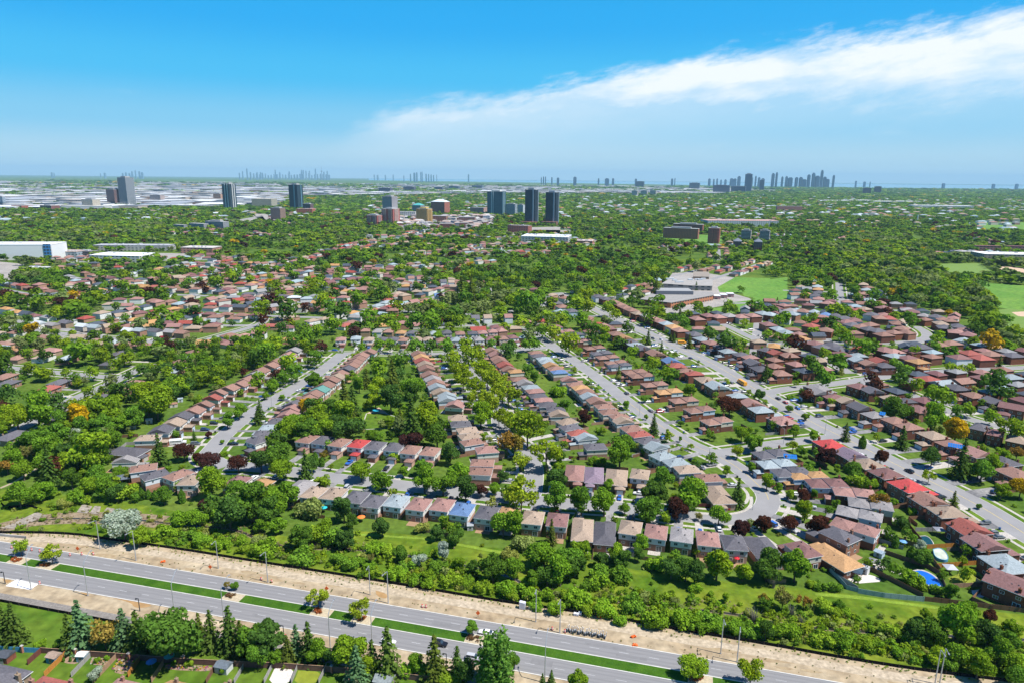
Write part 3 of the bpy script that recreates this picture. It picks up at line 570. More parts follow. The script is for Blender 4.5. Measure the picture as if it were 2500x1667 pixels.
for phrase,st,k0,pal,data in HROWS:
    t=None; lst=[]
    for wd in data.split():
        if wd[0] in 'ABCD' and len(wd)==2: t=wd; continue
        q=wd.split(','); k=q[3] if len(q)>3 else k0
        x,y=G(t,float(q[0]),float(q[1]),EAVE[k]); 
        if k0=='D' and k=='D' and math.hypot(x,y)>470: pass
        if isinstance(st,str):
            d,qq,a=nearest_on(ST[st][0],x,y); an=math.atan2(qq[1]-y,qq[0]-x)-math.pi/2
            # square to the street's run
            an2=a if math.cos(an-a)>0 else a+math.pi
            if abs(math.sin(an-an2))<.5: an=an2
        else: an=st; d=18
        lst.append(dict(x=x,y=y,c=q[2],k=k,a=an,pal=pal,ph=phrase,dst=d,st=st))
    for i,h in enumerate(lst):
        sp=min([abs((o['x']-h['x'])*math.cos(h['a'])+(o['y']-h['y'])*math.sin(h['a'])) for o in lst if o is not h and math.dist((o['x'],o['y']),(h['x'],h['y']))<22 and abs(-(o['x']-h['x'])*math.sin(h['a'])+(o['y']-h['y'])*math.cos(h['a']))<5] or [99])
        W,D=getproto(h['k'],1,0).dim
        h['sx']=max(.55,min(1.08,sp*(.83 if h['k']=='G' else .9)/W)); h['sy']=1.0 if h['k']!='D' else 1.12
    lst.sort(key=lambda h:math.hypot(h['x'],h['y'])) if not phrase.startswith('in the') else lst.sort(key=lambda h:h['x'])
    for i,h in enumerate(lst): h['ord']=ordn(i)+(' from left' if phrase.startswith('in the') else ' nearest')
    HOUSES+=lst
# the two roofs that would overlap: drop the farther
keep=[]
for h in sorted(HOUSES,key=lambda h:math.hypot(h['x'],h['y'])):
    if all(math.dist((h['x'],h['y']),(o['x'],o['y']))>(6.0 if math.hypot(h['x'],h['y'])<420 else 7.2) for o in keep[-400:]): keep.append(h)
print('houses',len(HOUSES),len(keep)); HOUSES=keep
BH=[]
for (tx,ty,c,k) in (('D0 20,1520,d,D','','',''),): pass
for tile,x,y,c,sx in (('D0',-60,1480,'d',1.15),('D0',415,1610,'r',1.05),('D0',1075,1625,'p',.85),('D0',1570,1640,'o',.85),('D0',2060,1660,'p',.85)):
    X,Y=G(tile,x,y,6.3); BH.append(dict(x=X,y=Y-.5,c=c,k='D',a=ROAD_A+math.pi,pal='tan',ph='at the bottom edge',dst=25,st=None,sx=sx,sy=1.0))
for i,h in enumerate(BH): h['ord']=ordn(i)+' from left'
HOUSES=BH+HOUSES
NH=300
mbD=MB(); mbP=MB()
CARSPOT=[]; FENCES=[]
rh=random.Random(5)
protoobj={}
def spawn(P,root,roles,far):
    made=[]
    for j,(name,me,role,par,loc,rz,sc,fr) in enumerate(P.parts):
        if far and not fr: made.append(None); continue
        key=(id(me),j,id(P))
        if key not in protoobj: o=bpy.data.objects.new(name,me); protoobj[key]=o
        else: o=protoobj[key].copy()
        link(o); o.parent=made[par] if par is not None else root
        o.location=loc; o.rotation_euler=(0,0,rz); o.scale=sc
        if role: o.color=(*roles[role],1)
        made.append(o)
FARH=[]
for i,h in enumerate(HOUSES):
    P=getproto(h['k'],rh.choice((1,-1)) if h['k'] not in 'LSG' else 1,rh.choice((0,0,1)) if h['k'] in 'LS' else (2 if h['k']=='D' and rh.random()<.25 else 0))
    d=math.hypot(h['x'],h['y'],H); a=h['a']; ca,sa=math.cos(a),math.sin(a)
    j=1+rh.uniform(-.12,.12); roof=tuple((v*.82+g_*.18)*1.08*j for v,g_ in zip(ROOFC[h['c']],(.31,.215,.18))); brick=rh.choice(BR[h['pal']]); sid=rh.choice(SD[h['pal']])
    W,D=P.dim; dep=D/2; rear=0
    if h['k']=='S': rear=8.6
    occ_rect(h['x']+sa*rear/2,h['y']-ca*rear/2,W*h['sx']/2+.4,dep+rear/2+.4,a,1)
    h['P']=P
    if i<NH:
        r=empty('house',h['x'],h['y'],0,a,(h['sx'],h['sy'],1)); h['obj']=r
        tag(r,f"{ROOFW[h['c']]}-roofed {KINDW[h['k']]}, {h['ord']} {h['ph']}",'house','houses of the suburb')
        gd=rh.choice([(.75,.75,.75),(.45,.42,.38),(.5,.62,.72),(.25,.09,.06)]) if h['pal']!='brown' else rh.choice([(.55,.68,.78),(.72,.74,.75),(.5,.45,.38)])
        spawn(P,r,dict(roof=roof,brick=brick,siding=sid,gdoor=gd,door=rh.choice([(.3,.05,.04),(.7,.7,.7),(.1,.12,.15),(.25,.15,.08)])),d>430)
    else: FARH.append((h['x'],h['y'],a,W*h['sx'],D*h['sy'],EAVE[h['k']]-.5,roof,sid if h['pal'] in('light','mid') or rh.random()<.3 else brick,h['k'] in 'CTG'))
    # driveway from the garage (or the side) to the kerb
    if h['st'] is not None and hasattr(P,'gx') and d<760:
        gx,gy=P.gx*h['sx'],P.gy*h['sy']; L=h['dst']-(ST[h['st']][1]/2 if isinstance(h['st'],str) else 0)-gy
        if 1.5<L<30:
            wd=(P.gw*h['sx']*.5 if h['k'] in 'DS' else 1.5)+rh.uniform(0,.5); 
            Q=[(gx-wd,gy-.1),(gx+wd,gy-.1),(gx+wd,gy+L+.1),(gx-wd,gy+L+.1)]
            z=.062+(i%5)*.002
            mbD.add([(h['x']+u*ca-v*sa,h['y']+u*sa+v*ca,z) for u,v in Q],[(0,1,2,3)],rh.choice((0,0,1)))
            for lane in ([-.5,.5] if wd>2.4 else [0]):
                if rh.random()<(.62 if d<460 else .5) and L>5: 
                    u=gx+lane*wd*1.0; v=gy+rh.uniform(3.0,max(3.1,L-3.4)); CARSPOT.append((h['x']+u*ca-v*sa,h['y']+u*sa+v*ca,a+math.pi/2*(1 if rh.random()<.5 else -1)-0,d,h))
    # patio and garden fences behind
    yb=-dep-rear
    if d<640 and rh.random()<.55:
        pw=rh.uniform(2,3.2); pd=rh.uniform(2.4,4); Q=[(-pw,yb-pd),(pw,yb-pd),(pw,yb),(-pw,yb)]
        mbP.add([(h['x']+u*ca-v*sa,h['y']+u*sa+v*ca,.046+(i%7)*.0015) for u,v in Q],[(0,1,2,3)],rh.choice((0,1)))
    if i<NH and d<420 and i>=5 and h['k'] in 'LGSDN' and rh.random()<(.5 if h['ph'].endswith('creek-side row') else .8): FENCES.append((h,W/2*h['sx']+.5,yb,rh.uniform(6,9)))
structure('driveways',mbD,[DRIVE,WALK]); structure('patios',mbP,[WALK,mat('deck_boards',(.30,.19,.11),.9,.15,2)])
HOUSEXY=np.array([(h['x'],h['y']) for h in HOUSES])
# ---------------------------------------------------------------- trees
def unit(v): return v/np.maximum(np.linalg.norm(v,axis=-1,keepdims=True),1e-9)
def cards(pos,nrm,size,rng,asp=1.0):
    n=len(pos); a=unit(np.cross(nrm,rng.normal(size=(n,3)))); b=np.cross(nrm,a); s=(np.asarray(size)*rng.uniform(.65,1.3,n))[:,None]
    a=a*s*.5; b=b*s*.5*asp
    return np.stack([pos-a-b*.8,pos+a*.8-b,pos+a+b*.8,pos-a*.8+b],axis=1)
def lumpcloud(C,Rr,n,size,rng,up=.25,jit=.55,inner=.16):
    w=Rr**2; k=rng.choice(len(C),n,p=w/w.sum()); d=unit(rng.normal(size=(n,3))+np.array([0,0,up])); 
    rad=np.where(rng.random(n)<inner,rng.uniform(.35,.75,n),rng.uniform(.82,1.12,n))
    pos=C[k]+d*(Rr[k]*rad)[:,None]*np.array([1,1,.88]); nr=unit(d+jit*rng.normal(size=(n,3)))
    return cards(pos,nr,size,rng)
def crown_lumps(rng,rx,rz,zc,nl,rl,shape='round',gap=0):
    C=[];R=[]
    for i in range(nl):
        v=rng.normal(size=3); v/=np.linalg.norm(v); q=rng.uniform(.35,.78)**.8
        if shape=='egg': q*=1-.25*max(v[2],0)
        C.append((v[0]*rx*q,v[1]*rx*q,zc+v[2]*rz*q)); R.append(rl*rng.uniform(.55,1.35))
    C.append((0,0,zc)); R.append(min(rx,rz)*.62)
    return np.array(C),np.array(R)
def trunk(h,r,forks,rng,spread):
    q=MB(); q.tube([(0,0,-.2),(.05,0,h*.25),(0,.06,h*.5)],[r,r*.75,r*.6],7)
    for k in range(forks):
        a=2*math.pi*k/forks+rng.uniform(-.4,.4); s=spread*rng.uniform(.5,.9); z0=h*rng.uniform(.28,.48)
        q.tube([(0,0,z0),(math.cos(a)*s*.4,math.sin(a)*s*.4,z0+h*.16),(math.cos(a)*s,math.sin(a)*s,h*rng.uniform(.6,.85))],[r*.5,r*.34,r*.12],5)
    return q.mesh('trunk',[BARK])
TP={}
def mk(kind,n):
    out=[]
    for i in range(n):
        rng=np.random.default_rng(100+i*7+sum(map(ord,kind)))
        if kind=='tree':      # unit: crown radius 1, height ~2.25
            sh=[(.98,.82,1.30,13,.40),(.84,1.06,1.44,16,.34),(1.08,.68,1.16,18,.33),(.95,.86,1.34,10,.46),(.9,.95,1.34,22,.28),(.78,1.1,1.48,14,.33),(1.05,.8,1.25,24,.25),(.9,.74,1.22,9,.42)][i%8]
            C,R=crown_lumps(rng,sh[0],sh[1],sh[2],sh[3],sh[4],'egg'); V=lumpcloud(C,R,3900,.104,rng); tk=trunk(2.0,.075,5,rng,.6)
        elif kind=='airy':    # honey locust: flat layered, light shows through
            C,R=crown_lumps(rng,1.0,.6,1.25,15,.27); C=C[:-1];R=R[:-1]; V=lumpcloud(C,R,1350,.105,rng,inner=.35,jit=.9); tk=trunk(1.9,.05,7,rng,.75)
        elif kind=='bush':
            C,R=crown_lumps(rng,.85,.55,.5,13,.36); C[:,2]=np.maximum(C[:,2],.12); V=lumpcloud(C,R,1900,.112,rng,up=.5); V=V[V[:,:,2].min(1)>-.05]; tk=trunk(1.0,.05,5,rng,.5)
        elif kind=='spruce':  # unit: half width 1, height 3.3
            P=[];Nn=[]; Hh=3.3; nl=17
            for l in range(nl):
                f=l/(nl-1); z=.18+f*(Hh-.3); rr=(1-f)**.82*1.0+.05; nb=int(13-8*f)
                for b in range(nb):
                    a=2*math.pi*b/nb+rng.uniform(-.3,.3)+l; ln=rr*rng.uniform(.75,1.12)
                    m=max(3,int(12*ln))
                    for s in range(m):
                        u=(s+.6)/m; x=ln*u; P.append((math.cos(a)*x+rng.normal()*.035,math.sin(a)*x+rng.normal()*.035,z-.32*u*rr+.10*u*u+rng.normal()*.03)); Nn.append((math.cos(a)*.55+rng.normal()*.35,math.sin(a)*.55+rng.normal()*.35,.8))
            V=cards(np.array(P),unit(np.array(Nn)),.19,rng,.75); q=MB(); q.tube([(0,0,-.1),(0,0,1.6),(0,0,3.2)],[.07,.045,.012],6); tk=q.mesh('trunk',[BARK])
        elif kind=='cedar':
            n_=700; z=rng.uniform(.05,1,n_)**.9*3.6; rr=np.minimum(1,(3.75-z)/1.6)*.95*np.minimum(1,.55+z); a=rng.uniform(0,6.283,n_); rad=rr*rng.uniform(.75,1.05,n_)
            P=np.stack([np.cos(a)*rad,np.sin(a)*rad,z],1); nr=unit(np.stack([np.cos(a),np.sin(a),np.full(n_,.5)],1)+.4*rng.normal(size=(n_,3))); V=cards(P,nr,.3,rng,1.2); q=MB(); q.tube([(0,0,-.1),(0,0,2.6)],[.09,.03],5); tk=q.mesh('trunk',[BARK])
        elif kind=='poplar':  # clump of upright spires
            C=[];R=[]
            for s in range(6):
                a=s*1.05; bx,by=math.cos(a)*.5*(s>0),math.sin(a)*.45*(s>0); top=rng.uniform(2.6,3.5)
                for zz in np.arange(.35,top,.26):
                    f=zz/top; C.append((bx*(1+.1*f)+rng.normal()*.05,by+rng.normal()*.05,zz)); R.append(.42*(1-f)**.6+.09)
            C=np.array(C);R=np.array(R); V=lumpcloud(C,R,4200,.11,rng); tk=trunk(2.6,.06,6,rng,.5)
        elif kind=='bare':    # leafless grey thicket sapling: twigs
            q=MB()
            for b in range(46):
                a=rng.uniform(0,6.28); s=rng.uniform(.2,.9); h=rng.uniform(1.1,2.2); q.tube([(rng.normal()*.06,rng.normal()*.06,0),(math.cos(a)*s*.4,math.sin(a)*s*.4,h*.55),(math.cos(a)*s,math.sin(a)*s,h)],[.028,.018,.006],4,cap=False)
            out.append((None,q.mesh('branches',[mat('grey_twigs',(.22,.19,.165),.95,.2,3)]))); continue
        out.append((quadmesh('crown',V.astype(np.float32),LEAF),tk))
    TP[kind]=out
for k,n in (('tree',8),('airy',3),('bush',4),('spruce',3),('cedar',1),('poplar',1),('bare',2)): mk(k,n)
# kind letter -> (prototype, category, words, crown colours, height per crown radius)
TK={'g':('tree','tree','mid-green leafy',[(.062,.130,.016),(.072,.148,.016),(.052,.118,.018),(.082,.150,.014)]),
    'd':('tree','tree','dark green leafy',[(.038,.085,.018),(.044,.096,.016),(.034,.078,.022)]),
    'y':('airy','tree','lime-green airy',[(.135,.205,.016),(.12,.195,.018),(.15,.215,.022)]),
    'v':('tree','tree','bright yellow-green',[(.112,.180,.014),(.098,.168,.016)]),
    'Y':('tree','tree','golden-yellow',[(.50,.33,.010),(.46,.30,.012)]),
    'm':('tree','tree','dark maroon',[(.040,.018,.020),(.048,.02,.018),(.035,.016,.022)]),
    'o':('airy','tree','sparse olive-brown',[(.13,.12,.03),(.15,.10,.03),(.11,.12,.05)]),
    'f':('airy','tree','sandy-gold half-bare',[(.33,.24,.05)]),
    'w':('tree','tree','whitish blossoming',[(.36,.42,.34),(.32,.38,.33)]),
    'P':('poplar','tree','tall many-spired poplar',[(.055,.125,.03)]),
    'p':('spruce','spruce','dark spruce',[(.034,.07,.018),(.042,.075,.02),(.05,.075,.018)]),
    'b':('spruce','spruce','blue-green spruce',[(.055,.115,.075),(.05,.10,.065)]),
    'c':('cedar','cedar','clipped cedar',[(.035,.085,.014)]),
    'k':('bush','bush','rounded green bush',[(.068,.140,.016),(.082,.155,.016),(.058,.122,.018),(.096,.16,.018)]),
    's':('bush','bush','dull grey-green bush',[(.10,.14,.06),(.12,.15,.05)]),
    'x':('bare','tree','leafless grey',[(.2,.18,.15)])}
for _k,_f in dict(g=1.42,d=1.38,y=1.15,v=1.32,m=1.25,p=1.35,b=1.3,c=1.4,k=1.58,s=1.5,P=1.35,o=1.2).items():
    TK[_k]=TK[_k][:3]+([(c[0]*_f*1.5,c[1]*_f*1.33,c[2]*_f*.85) for c in TK[_k][3]],)
TRS=[]   # (kind,x,y,r)
def trees(data):
    t=None
    for wd in data.split():
        if wd[0] in 'ABCD' and len(wd)==2 and wd[1].isdigit(): t=wd; continue
        k=wd[0]; x,y,r=[float(v) for v in wd[1:].split(',')]; r*=1.38 if k in 'ks' else 1.36 if k=='y' and t[0] in 'BC' else 1.2
        px,py=nat(t,x,y); proto_=TK[k][0]; z=3.0; R=3
        hc={'tree':1.32,'airy':1.25,'bush':.45,'spruce':1.55,'cedar':1.8,'poplar':1.6,'bare':1.1}[proto_]
        for _ in range(5):
            X,Y=unp(px,py,z); dep=Y*FWD[1]+(z-H)*FWD[2]; R=r/3.675*dep/FPX; z=hc*R
        if t[0]=='D' and Y<nearest_on(ART,X,Y)[1][1]-oS*-1-4: R*=1.28 if k in 'pbdgv' else 1.1
        TRS.append((k,X,Y,R))
trees("""C0 g330,90,100 d500,110,100 v140,230,100 g340,185,120 d60,25,80 m15,150,50 v790,20,60 Y705,235,110 g930,165,125 g480,375,100 g280,420,115 g420,480,110 w660,400,58 v830,555,150 g900,300,100 g740,330,80 v1400,90,125 g1190,210,90 g1320,120,80 v1250,50,80 g1080,270,80 p1425,560,80 m1645,545,68 m1760,600,46 m1875,620,70 m2130,650,66 d2340,620,85 g1890,820,115 d2050,1040,150 d2240,1010,130 g2090,900,100 k1980,1120,80 m1820,1012,42 g1470,950,58 c1630,960,28 c1270,940,24 c1330,935,22 c1390,945,24 g1080,730,48 g170,930,95 g380,880,80 p430,690,80 p740,640,70 g860,760,90 g770,850,80 d640,800,66 g950,880,80 d1050,910,66 k1150,940,80 k690,970,76 s580,1020,56 k800,990,48 w1100,1185,120 v1240,1290,84 k950,1240,42 k1440,1290,76 k1700,1300,66 k1550,1270,66 g1620,1130,85 g1770,1130,76 k1820,1340,76 k2000,1390,66 k2170,1360,48 k2190,1430,48 k2300,1390,58 o60,660,75 g130,620,80 v480,520,70 g370,640,80 o230,560,70 g200,700,80 v560,620,70 d650,700,60 p1740,412,24 m1865,395,28 g2040,270,56 g2140,185,52 p2310,235,45 g1990,460,20 k2010,580,30 g560,280,90 g1010,430,70 g20,330,60 k60,960,40 k300,980,40 k170,1235,28 k380,1165,24""")
trees("""C1 Y500,140,66 p810,125,95 p880,95,78 d690,150,64 v560,240,118 v800,230,100 d700,280,92 d480,335,105 g300,340,100 g380,290,80 d850,340,108 g600,330,84 v1085,85,66 d1230,80,92 v1530,200,118 p1310,270,58 p1410,330,110 d1640,380,100 m1400,440,80 g1210,270,48 g1040,395,48 k1110,430,46 g2040,220,88 y2200,235,66 y2300,290,66 o2270,470,100 d210,560,100 g250,705,80 p460,700,70 d520,660,66 k610,820,64 c550,605,22 c610,650,20 o630,580,38 y690,690,24 g960,710,78 g1140,785,84 k1250,610,52 g1510,675,74 g1530,800,88 g1340,720,46 g1700,830,84 g1810,725,98 d1760,575,74 g1730,530,56 d1900,900,84 m2040,890,50 g2170,870,56 d2230,755,50 g2310,930,56 g150,960,130 g260,930,110 d120,1080,100 g60,1190,64 g200,1200,72 s480,1090,110 d800,1070,88 d870,1180,56 d1150,1210,74 s1510,1250,56 d1640,1260,66 k1740,1230,42 d1810,1310,60 g2240,1190,95 k560,1300,100 k700,1330,100 d420,1300,100 d820,1320,84 g620,1240,76 k1660,1240,40
D1 k110,330,92 k250,385,28 k430,400,100 k610,425,32 k760,430,66 k850,470,66 k940,440,56 k1030,480,46 o1050,400,38 k1110,320,76 k1210,340,66 d1330,345,74 w1480,420,52 w1690,350,60 k1360,490,66 k1290,560,74 k1470,600,66 k1090,540,46 k1650,480,74 g1560,560,56 k1780,620,84 k1930,630,56 d1960,490,56 d2150,480,110 k2080,680,74 k2230,700,84 k1560,640,56 s2300,380,66 k1780,510,46 g1840,470,56 k2330,740,56 s40,250,60
D1 y575,740,92 y940,845,96 g1960,1010,58 d100,1150,120 b380,1200,64 p490,1210,78 k640,1290,56 g850,1230,110 b920,1400,84 p1200,1310,98 k1380,1420,66 p1620,1350,94 k1740,1470,84 P2180,1330,150 g220,1290,56 v1000,1390,62 g40,1290,70""")
trees("""D0 p620,1130,70 p1390,1120,66 g1720,1170,70 p2160,1170,66 k360,1190,40 D1 p300,1260,60 g560,1270,66 d760,1300,70 p1060,1330,70 k1100,1400,50 g1450,1380,60 k1530,1440,50 p1820,1400,66 d1900,1440,70
D0 y175,300,68 y455,350,82 o2030,640,32 g2105,650,36 p120,1050,84 p20,1040,84 b720,1060,100 f930,1090,110 b1110,1080,84 p1230,1110,84 d1520,1120,165 p1790,1085,56 p1890,1110,74 p2060,1095,88 g2280,1150,118 k560,1190,46 w850,1450,44 k430,1230,20 c570,1320,9 c630,1320,9 c680,1320,9 k860,1330,26 k960,1300,24 k1700,1360,30 k1560,1360,22 k2000,1420,34 m1990,1400,18
D2 v1670,1370,96 y2190,1420,112 g640,1515,84 p390,1490,38 p310,1530,28 g50,1330,60""")
trees("""D2 g60,80,95 p390,185,58 s130,260,92 g240,380,100 g330,350,110 g540,380,118 d600,440,100 g470,520,100 d350,550,92 g230,570,74 s530,530,66 g650,330,92 g60,490,84 k170,620,56 k60,690,74 k180,720,74 k340,750,66 k500,740,56 k630,780,92 k890,860,92 k1130,830,92 k820,550,84 k800,620,84 k1020,570,84 k730,660,66 d840,400,64 g990,335,84 d1030,425,74 g1190,265,70 d1170,380,46 k1320,460,76 d1470,480,84 d1600,500,84 d1680,540,84 v1880,445,115 v2110,510,74 d2330,470,105 k1460,740,46 k1660,780,46 k1680,690,50 k1590,940,104 k1780,960,94 k1700,1010,84 k1300,970,94 k1450,900,56 k1850,1040,74 k2040,1040,74 k2160,1060,74 k2290,1050,84 k1820,730,26 v1960,760,34 o2300,770,50 s1560,870,40 s1220,760,40 s1350,820,40 k1000,960,60 s2180,900,46 x2210,930,70 k430,870,66 k250,830,60 k720,870,60
D3 d90,430,100 g310,470,112 o190,760,84 o380,790,60 d30,800,56 x110,620,50 x270,880,55 k520,660,52 k640,670,52 k430,640,42 k420,570,18 g700,830,46 k560,850,74 k670,910,46 k770,900,46 d40,1060,64 k220,1080,84 k300,1040,64 k540,1140,84 k750,1160,94 k930,1180,64 k1040,1190,56 k1150,1080,74 d1380,1040,94 k1220,1240,64 k1340,1150,74 g1760,960,140 d1560,1040,94 g1480,900,46 g1870,870,64 d2050,1050,100 g1830,1080,74 k1540,1150,56 v1560,1260,74 g1780,1270,94 g1950,1340,110 g2130,1250,100 g2280,1350,94 g2200,1120,84 m2060,920,60 g2250,1010,74 k1650,1350,74 g2300,1460,84 s1800,1140,40 x360,980,50
D3 c1200,262,26 d1440,375,76 w1420,290,46 c1340,370,32 k1350,610,72 k1430,650,54 k1560,690,54 k1620,540,36 g1700,710,54 m40,100,56 m265,85,70 m510,90,88 k560,510,26""")
trees("""C2 y180,300,150 y60,235,84 y350,545,118 d460,590,54 o60,470,104 y120,620,76 g460,690,54 d430,780,86 g1010,550,112 g1070,490,74 m685,250,56 p1310,320,48 g660,990,98 g870,1000,98 y120,920,138 g425,960,98 k410,1080,36 g900,845,50 o1085,860,28 k1095,950,20 g1400,790,84 d1330,880,104 g1620,910,128 g1270,1035,112 m1520,1060,88 g1050,1050,46 g1900,1120,76 o1715,1130,36 p2065,935,70 m2080,1230,78 m2290,1180,70 k760,640,46 k830,650,46 k820,365,32 g500,150,56 k440,20,64 m1990,130,78 g2100,385,60 g2210,440,80 y2060,540,52 g1960,730,36 d2260,30,46 y1645,505,28 g1545,445,18 g1555,300,22 g1430,380,18 g1065,140,30 g1225,80,26 k1240,560,42 g1670,640,24 g2190,690,40 g1240,245,20
C3 m400,45,50 g250,160,28 g395,230,32 g290,370,50 g470,400,46 y280,500,42 g360,530,46 m580,565,84 m1070,585,60 p755,390,42 c905,470,28 d815,715,84 g670,710,32 p1265,430,60 d1530,590,74 p1800,640,92 g1980,690,92 v1950,700,70 g2080,660,70 g1535,250,98 Y1745,335,98 s1570,350,46 d1190,170,92 d1290,185,56 v50,830,52 g150,880,36 v260,940,42 m370,960,50 p355,905,28 g475,930,36 v390,1070,76 g1010,840,42 o1050,985,92 k860,840,74 y1500,770,46 g1950,1040,23 p1725,1000,46 d1260,1170,56 v2160,890,66 Y2330,880,74 y2250,320,112 g2050,225,64 g1860,155,64 g1740,205,56 g2160,560,60 o2290,560,60 k1170,1010,36 k1360,1100,40 k250,70,30""")
trees("""B1 y1760,800,60 y1800,855,60 y1830,925,74 y1880,985,84 y1980,1070,74 y2030,1155,88 y1900,730,56 y1930,830,74 y2000,790,64 y2050,905,84 y2100,970,74 y2150,1005,84 y2230,1080,92 y2290,1135,84 y2120,1230,84 d1320,860,70 g1280,810,52 g1130,900,84 d1310,960,56 p1240,1010,84 v1100,1050,74 p1010,1010,46 d1080,870,56 g940,1050,56 g1430,1070,84 d1420,1150,74 v300,885,84 g360,930,74 g270,990,56 d540,1010,70 g560,820,64 m605,715,52 m890,580,56 g160,1060,56 g250,1160,28 g110,1150,32 p50,1285,46 g970,722,42 g1230,712,46 g1130,692,50 g1445,705,70 d1570,715,60 g1735,705,70 g2120,700,42 d2290,740,74 g1040,480,84 v1140,500,70 g1250,500,76 g1600,460,100 g1430,490,80 v1540,530,64 d1820,400,84 d1890,300,70 p1860,260,70 p1950,230,66 p2190,230,46 v1980,500,42 v1830,500,60 v1770,540,40 g930,290,74 d1140,220,74 d780,380,92 g700,330,70 v610,310,76 d290,390,90 v60,370,80 m460,365,50 m70,470,50 g700,510,70 g480,610,64 g570,590,60 g110,780,84 g60,590,70 v170,690,80 d250,560,60 g340,640,60 g470,560,60 d10,820,70""")
trees("""B2 y340,560,56 y400,590,56 g290,580,56 y510,680,66 y580,700,66 g155,700,46 g235,685,56 d20,745,56 g175,545,38 d760,590,80 g870,640,46 d1070,550,52 p1260,645,33 g1410,940,74 d1470,950,66 p995,950,33 p1630,675,33 p1490,640,23 d1810,590,70 d1960,670,84 g2080,705,64 p1380,722,23 g180,920,56 g245,980,42 g1630,1090,56 g1120,780,56 k440,1115,54 d2320,945,56 v1290,860,64 y690,290,64 y640,330,56 y720,370,56 y890,380,46 y970,430,46 y480,460,70 g520,460,60 g660,470,64 v360,460,60 v120,480,60 v260,470,46 p1330,200,50 g1330,390,60 p1545,420,30 g1580,490,60 d1520,470,46 g1440,460,46 g1990,370,60 p1945,380,30 g2250,350,60 g150,320,100 g280,300,80 d200,390,60 v90,300,80 v1000,160,60 g620,215,46 g760,190,46 v830,240,40 v930,240,40 g880,190,40 p1460,640,20 p1690,180,20
B3 g180,470,70 g460,490,36 g690,550,48 g760,640,64 v740,590,56 g900,710,84 d470,880,84 g560,970,84 d700,850,56 m1010,1020,74 d1240,990,74 v1400,1040,64 g1530,1115,84 g1640,1165,84 d2110,1050,110 Y2080,650,92 Y1220,200,64 v1690,915,52 y1780,930,46 y1880,920,46 p2130,895,42 p1680,575,28 g1590,640,64 v550,770,52 g40,600,46 g130,625,36 g230,660,56 p40,955,46 m400,1130,50 d2200,1130,74 g320,1040,30 g1190,860,60 d1250,930,70 g1320,920,46 g1370,760,46 g220,1330,1""".replace(' g220,1330,1',''))
rt=random.Random(21)
trees_near=TRS
# words for where a tree stands: its nearest house
HL=[h for h in HOUSES[:NH]]; HXY=np.array([(h['x'],h['y']) for h in HL])
used={}
def place_word(x,y):
    d=np.hypot(HXY[:,0]-x,HXY[:,1]-y); i=int(d.argmin()); h=HL[i]
    wx=(x-h['x']); wy=(y-h['y'])
    side='right of' if wx>abs(wy) else 'left of' if -wx>abs(wy) else ('behind' if wy>0 else 'before')
    return d[i],f"{side} house {h['ord']} {h['ph']}", f"{side} the {ROOFW[h['c']]}-roofed house {h['ord']} {h['ph']}"
NAME={'tree':'leafy_tree','airy':'locust_tree','bush':'bush','spruce':'spruce_tree','cedar':'cedar','poplar':'poplar_tree','bare':'bare_tree'}
cnt={}; TOT={}
TRS.sort(key=lambda q:math.hypot(q[1],q[2]))
artx=lambda x,y: nearest_on(ART,x,y)
MASS=[]  # what does not stay an individual goes to the distant mass: x,y,r,colour,type
thick_i=0; zone_rank={}
SILTP=SILT
for k,x,y,r in TRS:
    pr,cat,words,cols=TK[k]; j=rt.uniform(.86,1.14); c=rt.choice(cols); c=tuple(v*j for v in c)
    occ_rect(x,y,r*.8,r*.8,0,3)
    cnt[cat]=cnt.get(cat,0)+1
    if cnt[cat]>296: MASS.append((x,y,r,c,pr)); continue
    dd=artx(x,y); side=y-dd[1][1]
    cr_,tk=TP[pr][rt.randrange(len(TP[pr]))]
    root=empty(NAME[pr],x,y,0,rt.uniform(0,6.28),(r*rt.uniform(.94,1.06),r*rt.uniform(.94,1.06),r*rt.uniform(.92,1.1)))
    if cr_: obj('crown',cr_,root,c); obj('trunk',tk,root)
    else: root2=obj('branches',tk,root)
    size='large' if r>6 else 'small' if r<2.4 else ''
    a=f"{size} {words}".strip()+('' if cat in words.split()[-1:] else f" {cat}")
    if abs(side)<9 or (-16<side<0 and pr in('airy',) ): zone='on the road median'
    elif -52<side<0: zone='south of the road'
    elif side>0 and nearest_on(SILT,x,y)[0]<9: zone='behind the silt fence'
    elif side>0 and y<np.interp(x,[p[0] for p in sorted(top)],[p[1] for p in sorted(top)])+2: zone='in the creek thicket'
    else: zone=None
    root['_z']=zone or ''; TOT.setdefault((a,zone) if zone else None,[]).append((x,root,a,cat))
for key,l in TOT.items():
    if key is None:
        for x,root,a,cat in l:
            dd,w1,w2=place_word(root.location.x,root.location.y); lab=f"{a} {w1}"
            root['_l']=(a,w1); used.setdefault(lab,[]).append((root,cat))
    else:
        l.sort(key=lambda q:q[0])
        for i,(x,root,a,cat) in enumerate(l):
            lab=f"{a} {key[1]}, {ordn(i)} from left" if len(l)>1 else f"{a} {key[1]}"
            used.setdefault(lab,[]).append((root,cat))
for lab,l in used.items():
    if len(l)==1: tag(l[0][0],lab,l[0][1],l[0][1]+'s of the suburb')
    else:
        l.sort(key=lambda q:q[0].location.x)
        for i,(root,cat) in enumerate(l): tag(root,f"{('left','right')[i]} {lab}" if len(l)==2 else f"{ordn(i)} {lab}",cat,cat+'s of the suburb')
for o in SC.objects:
    for q in ('_z','_l'):
        if q in o: del o[q]
print('trees',cnt,len(MASS))
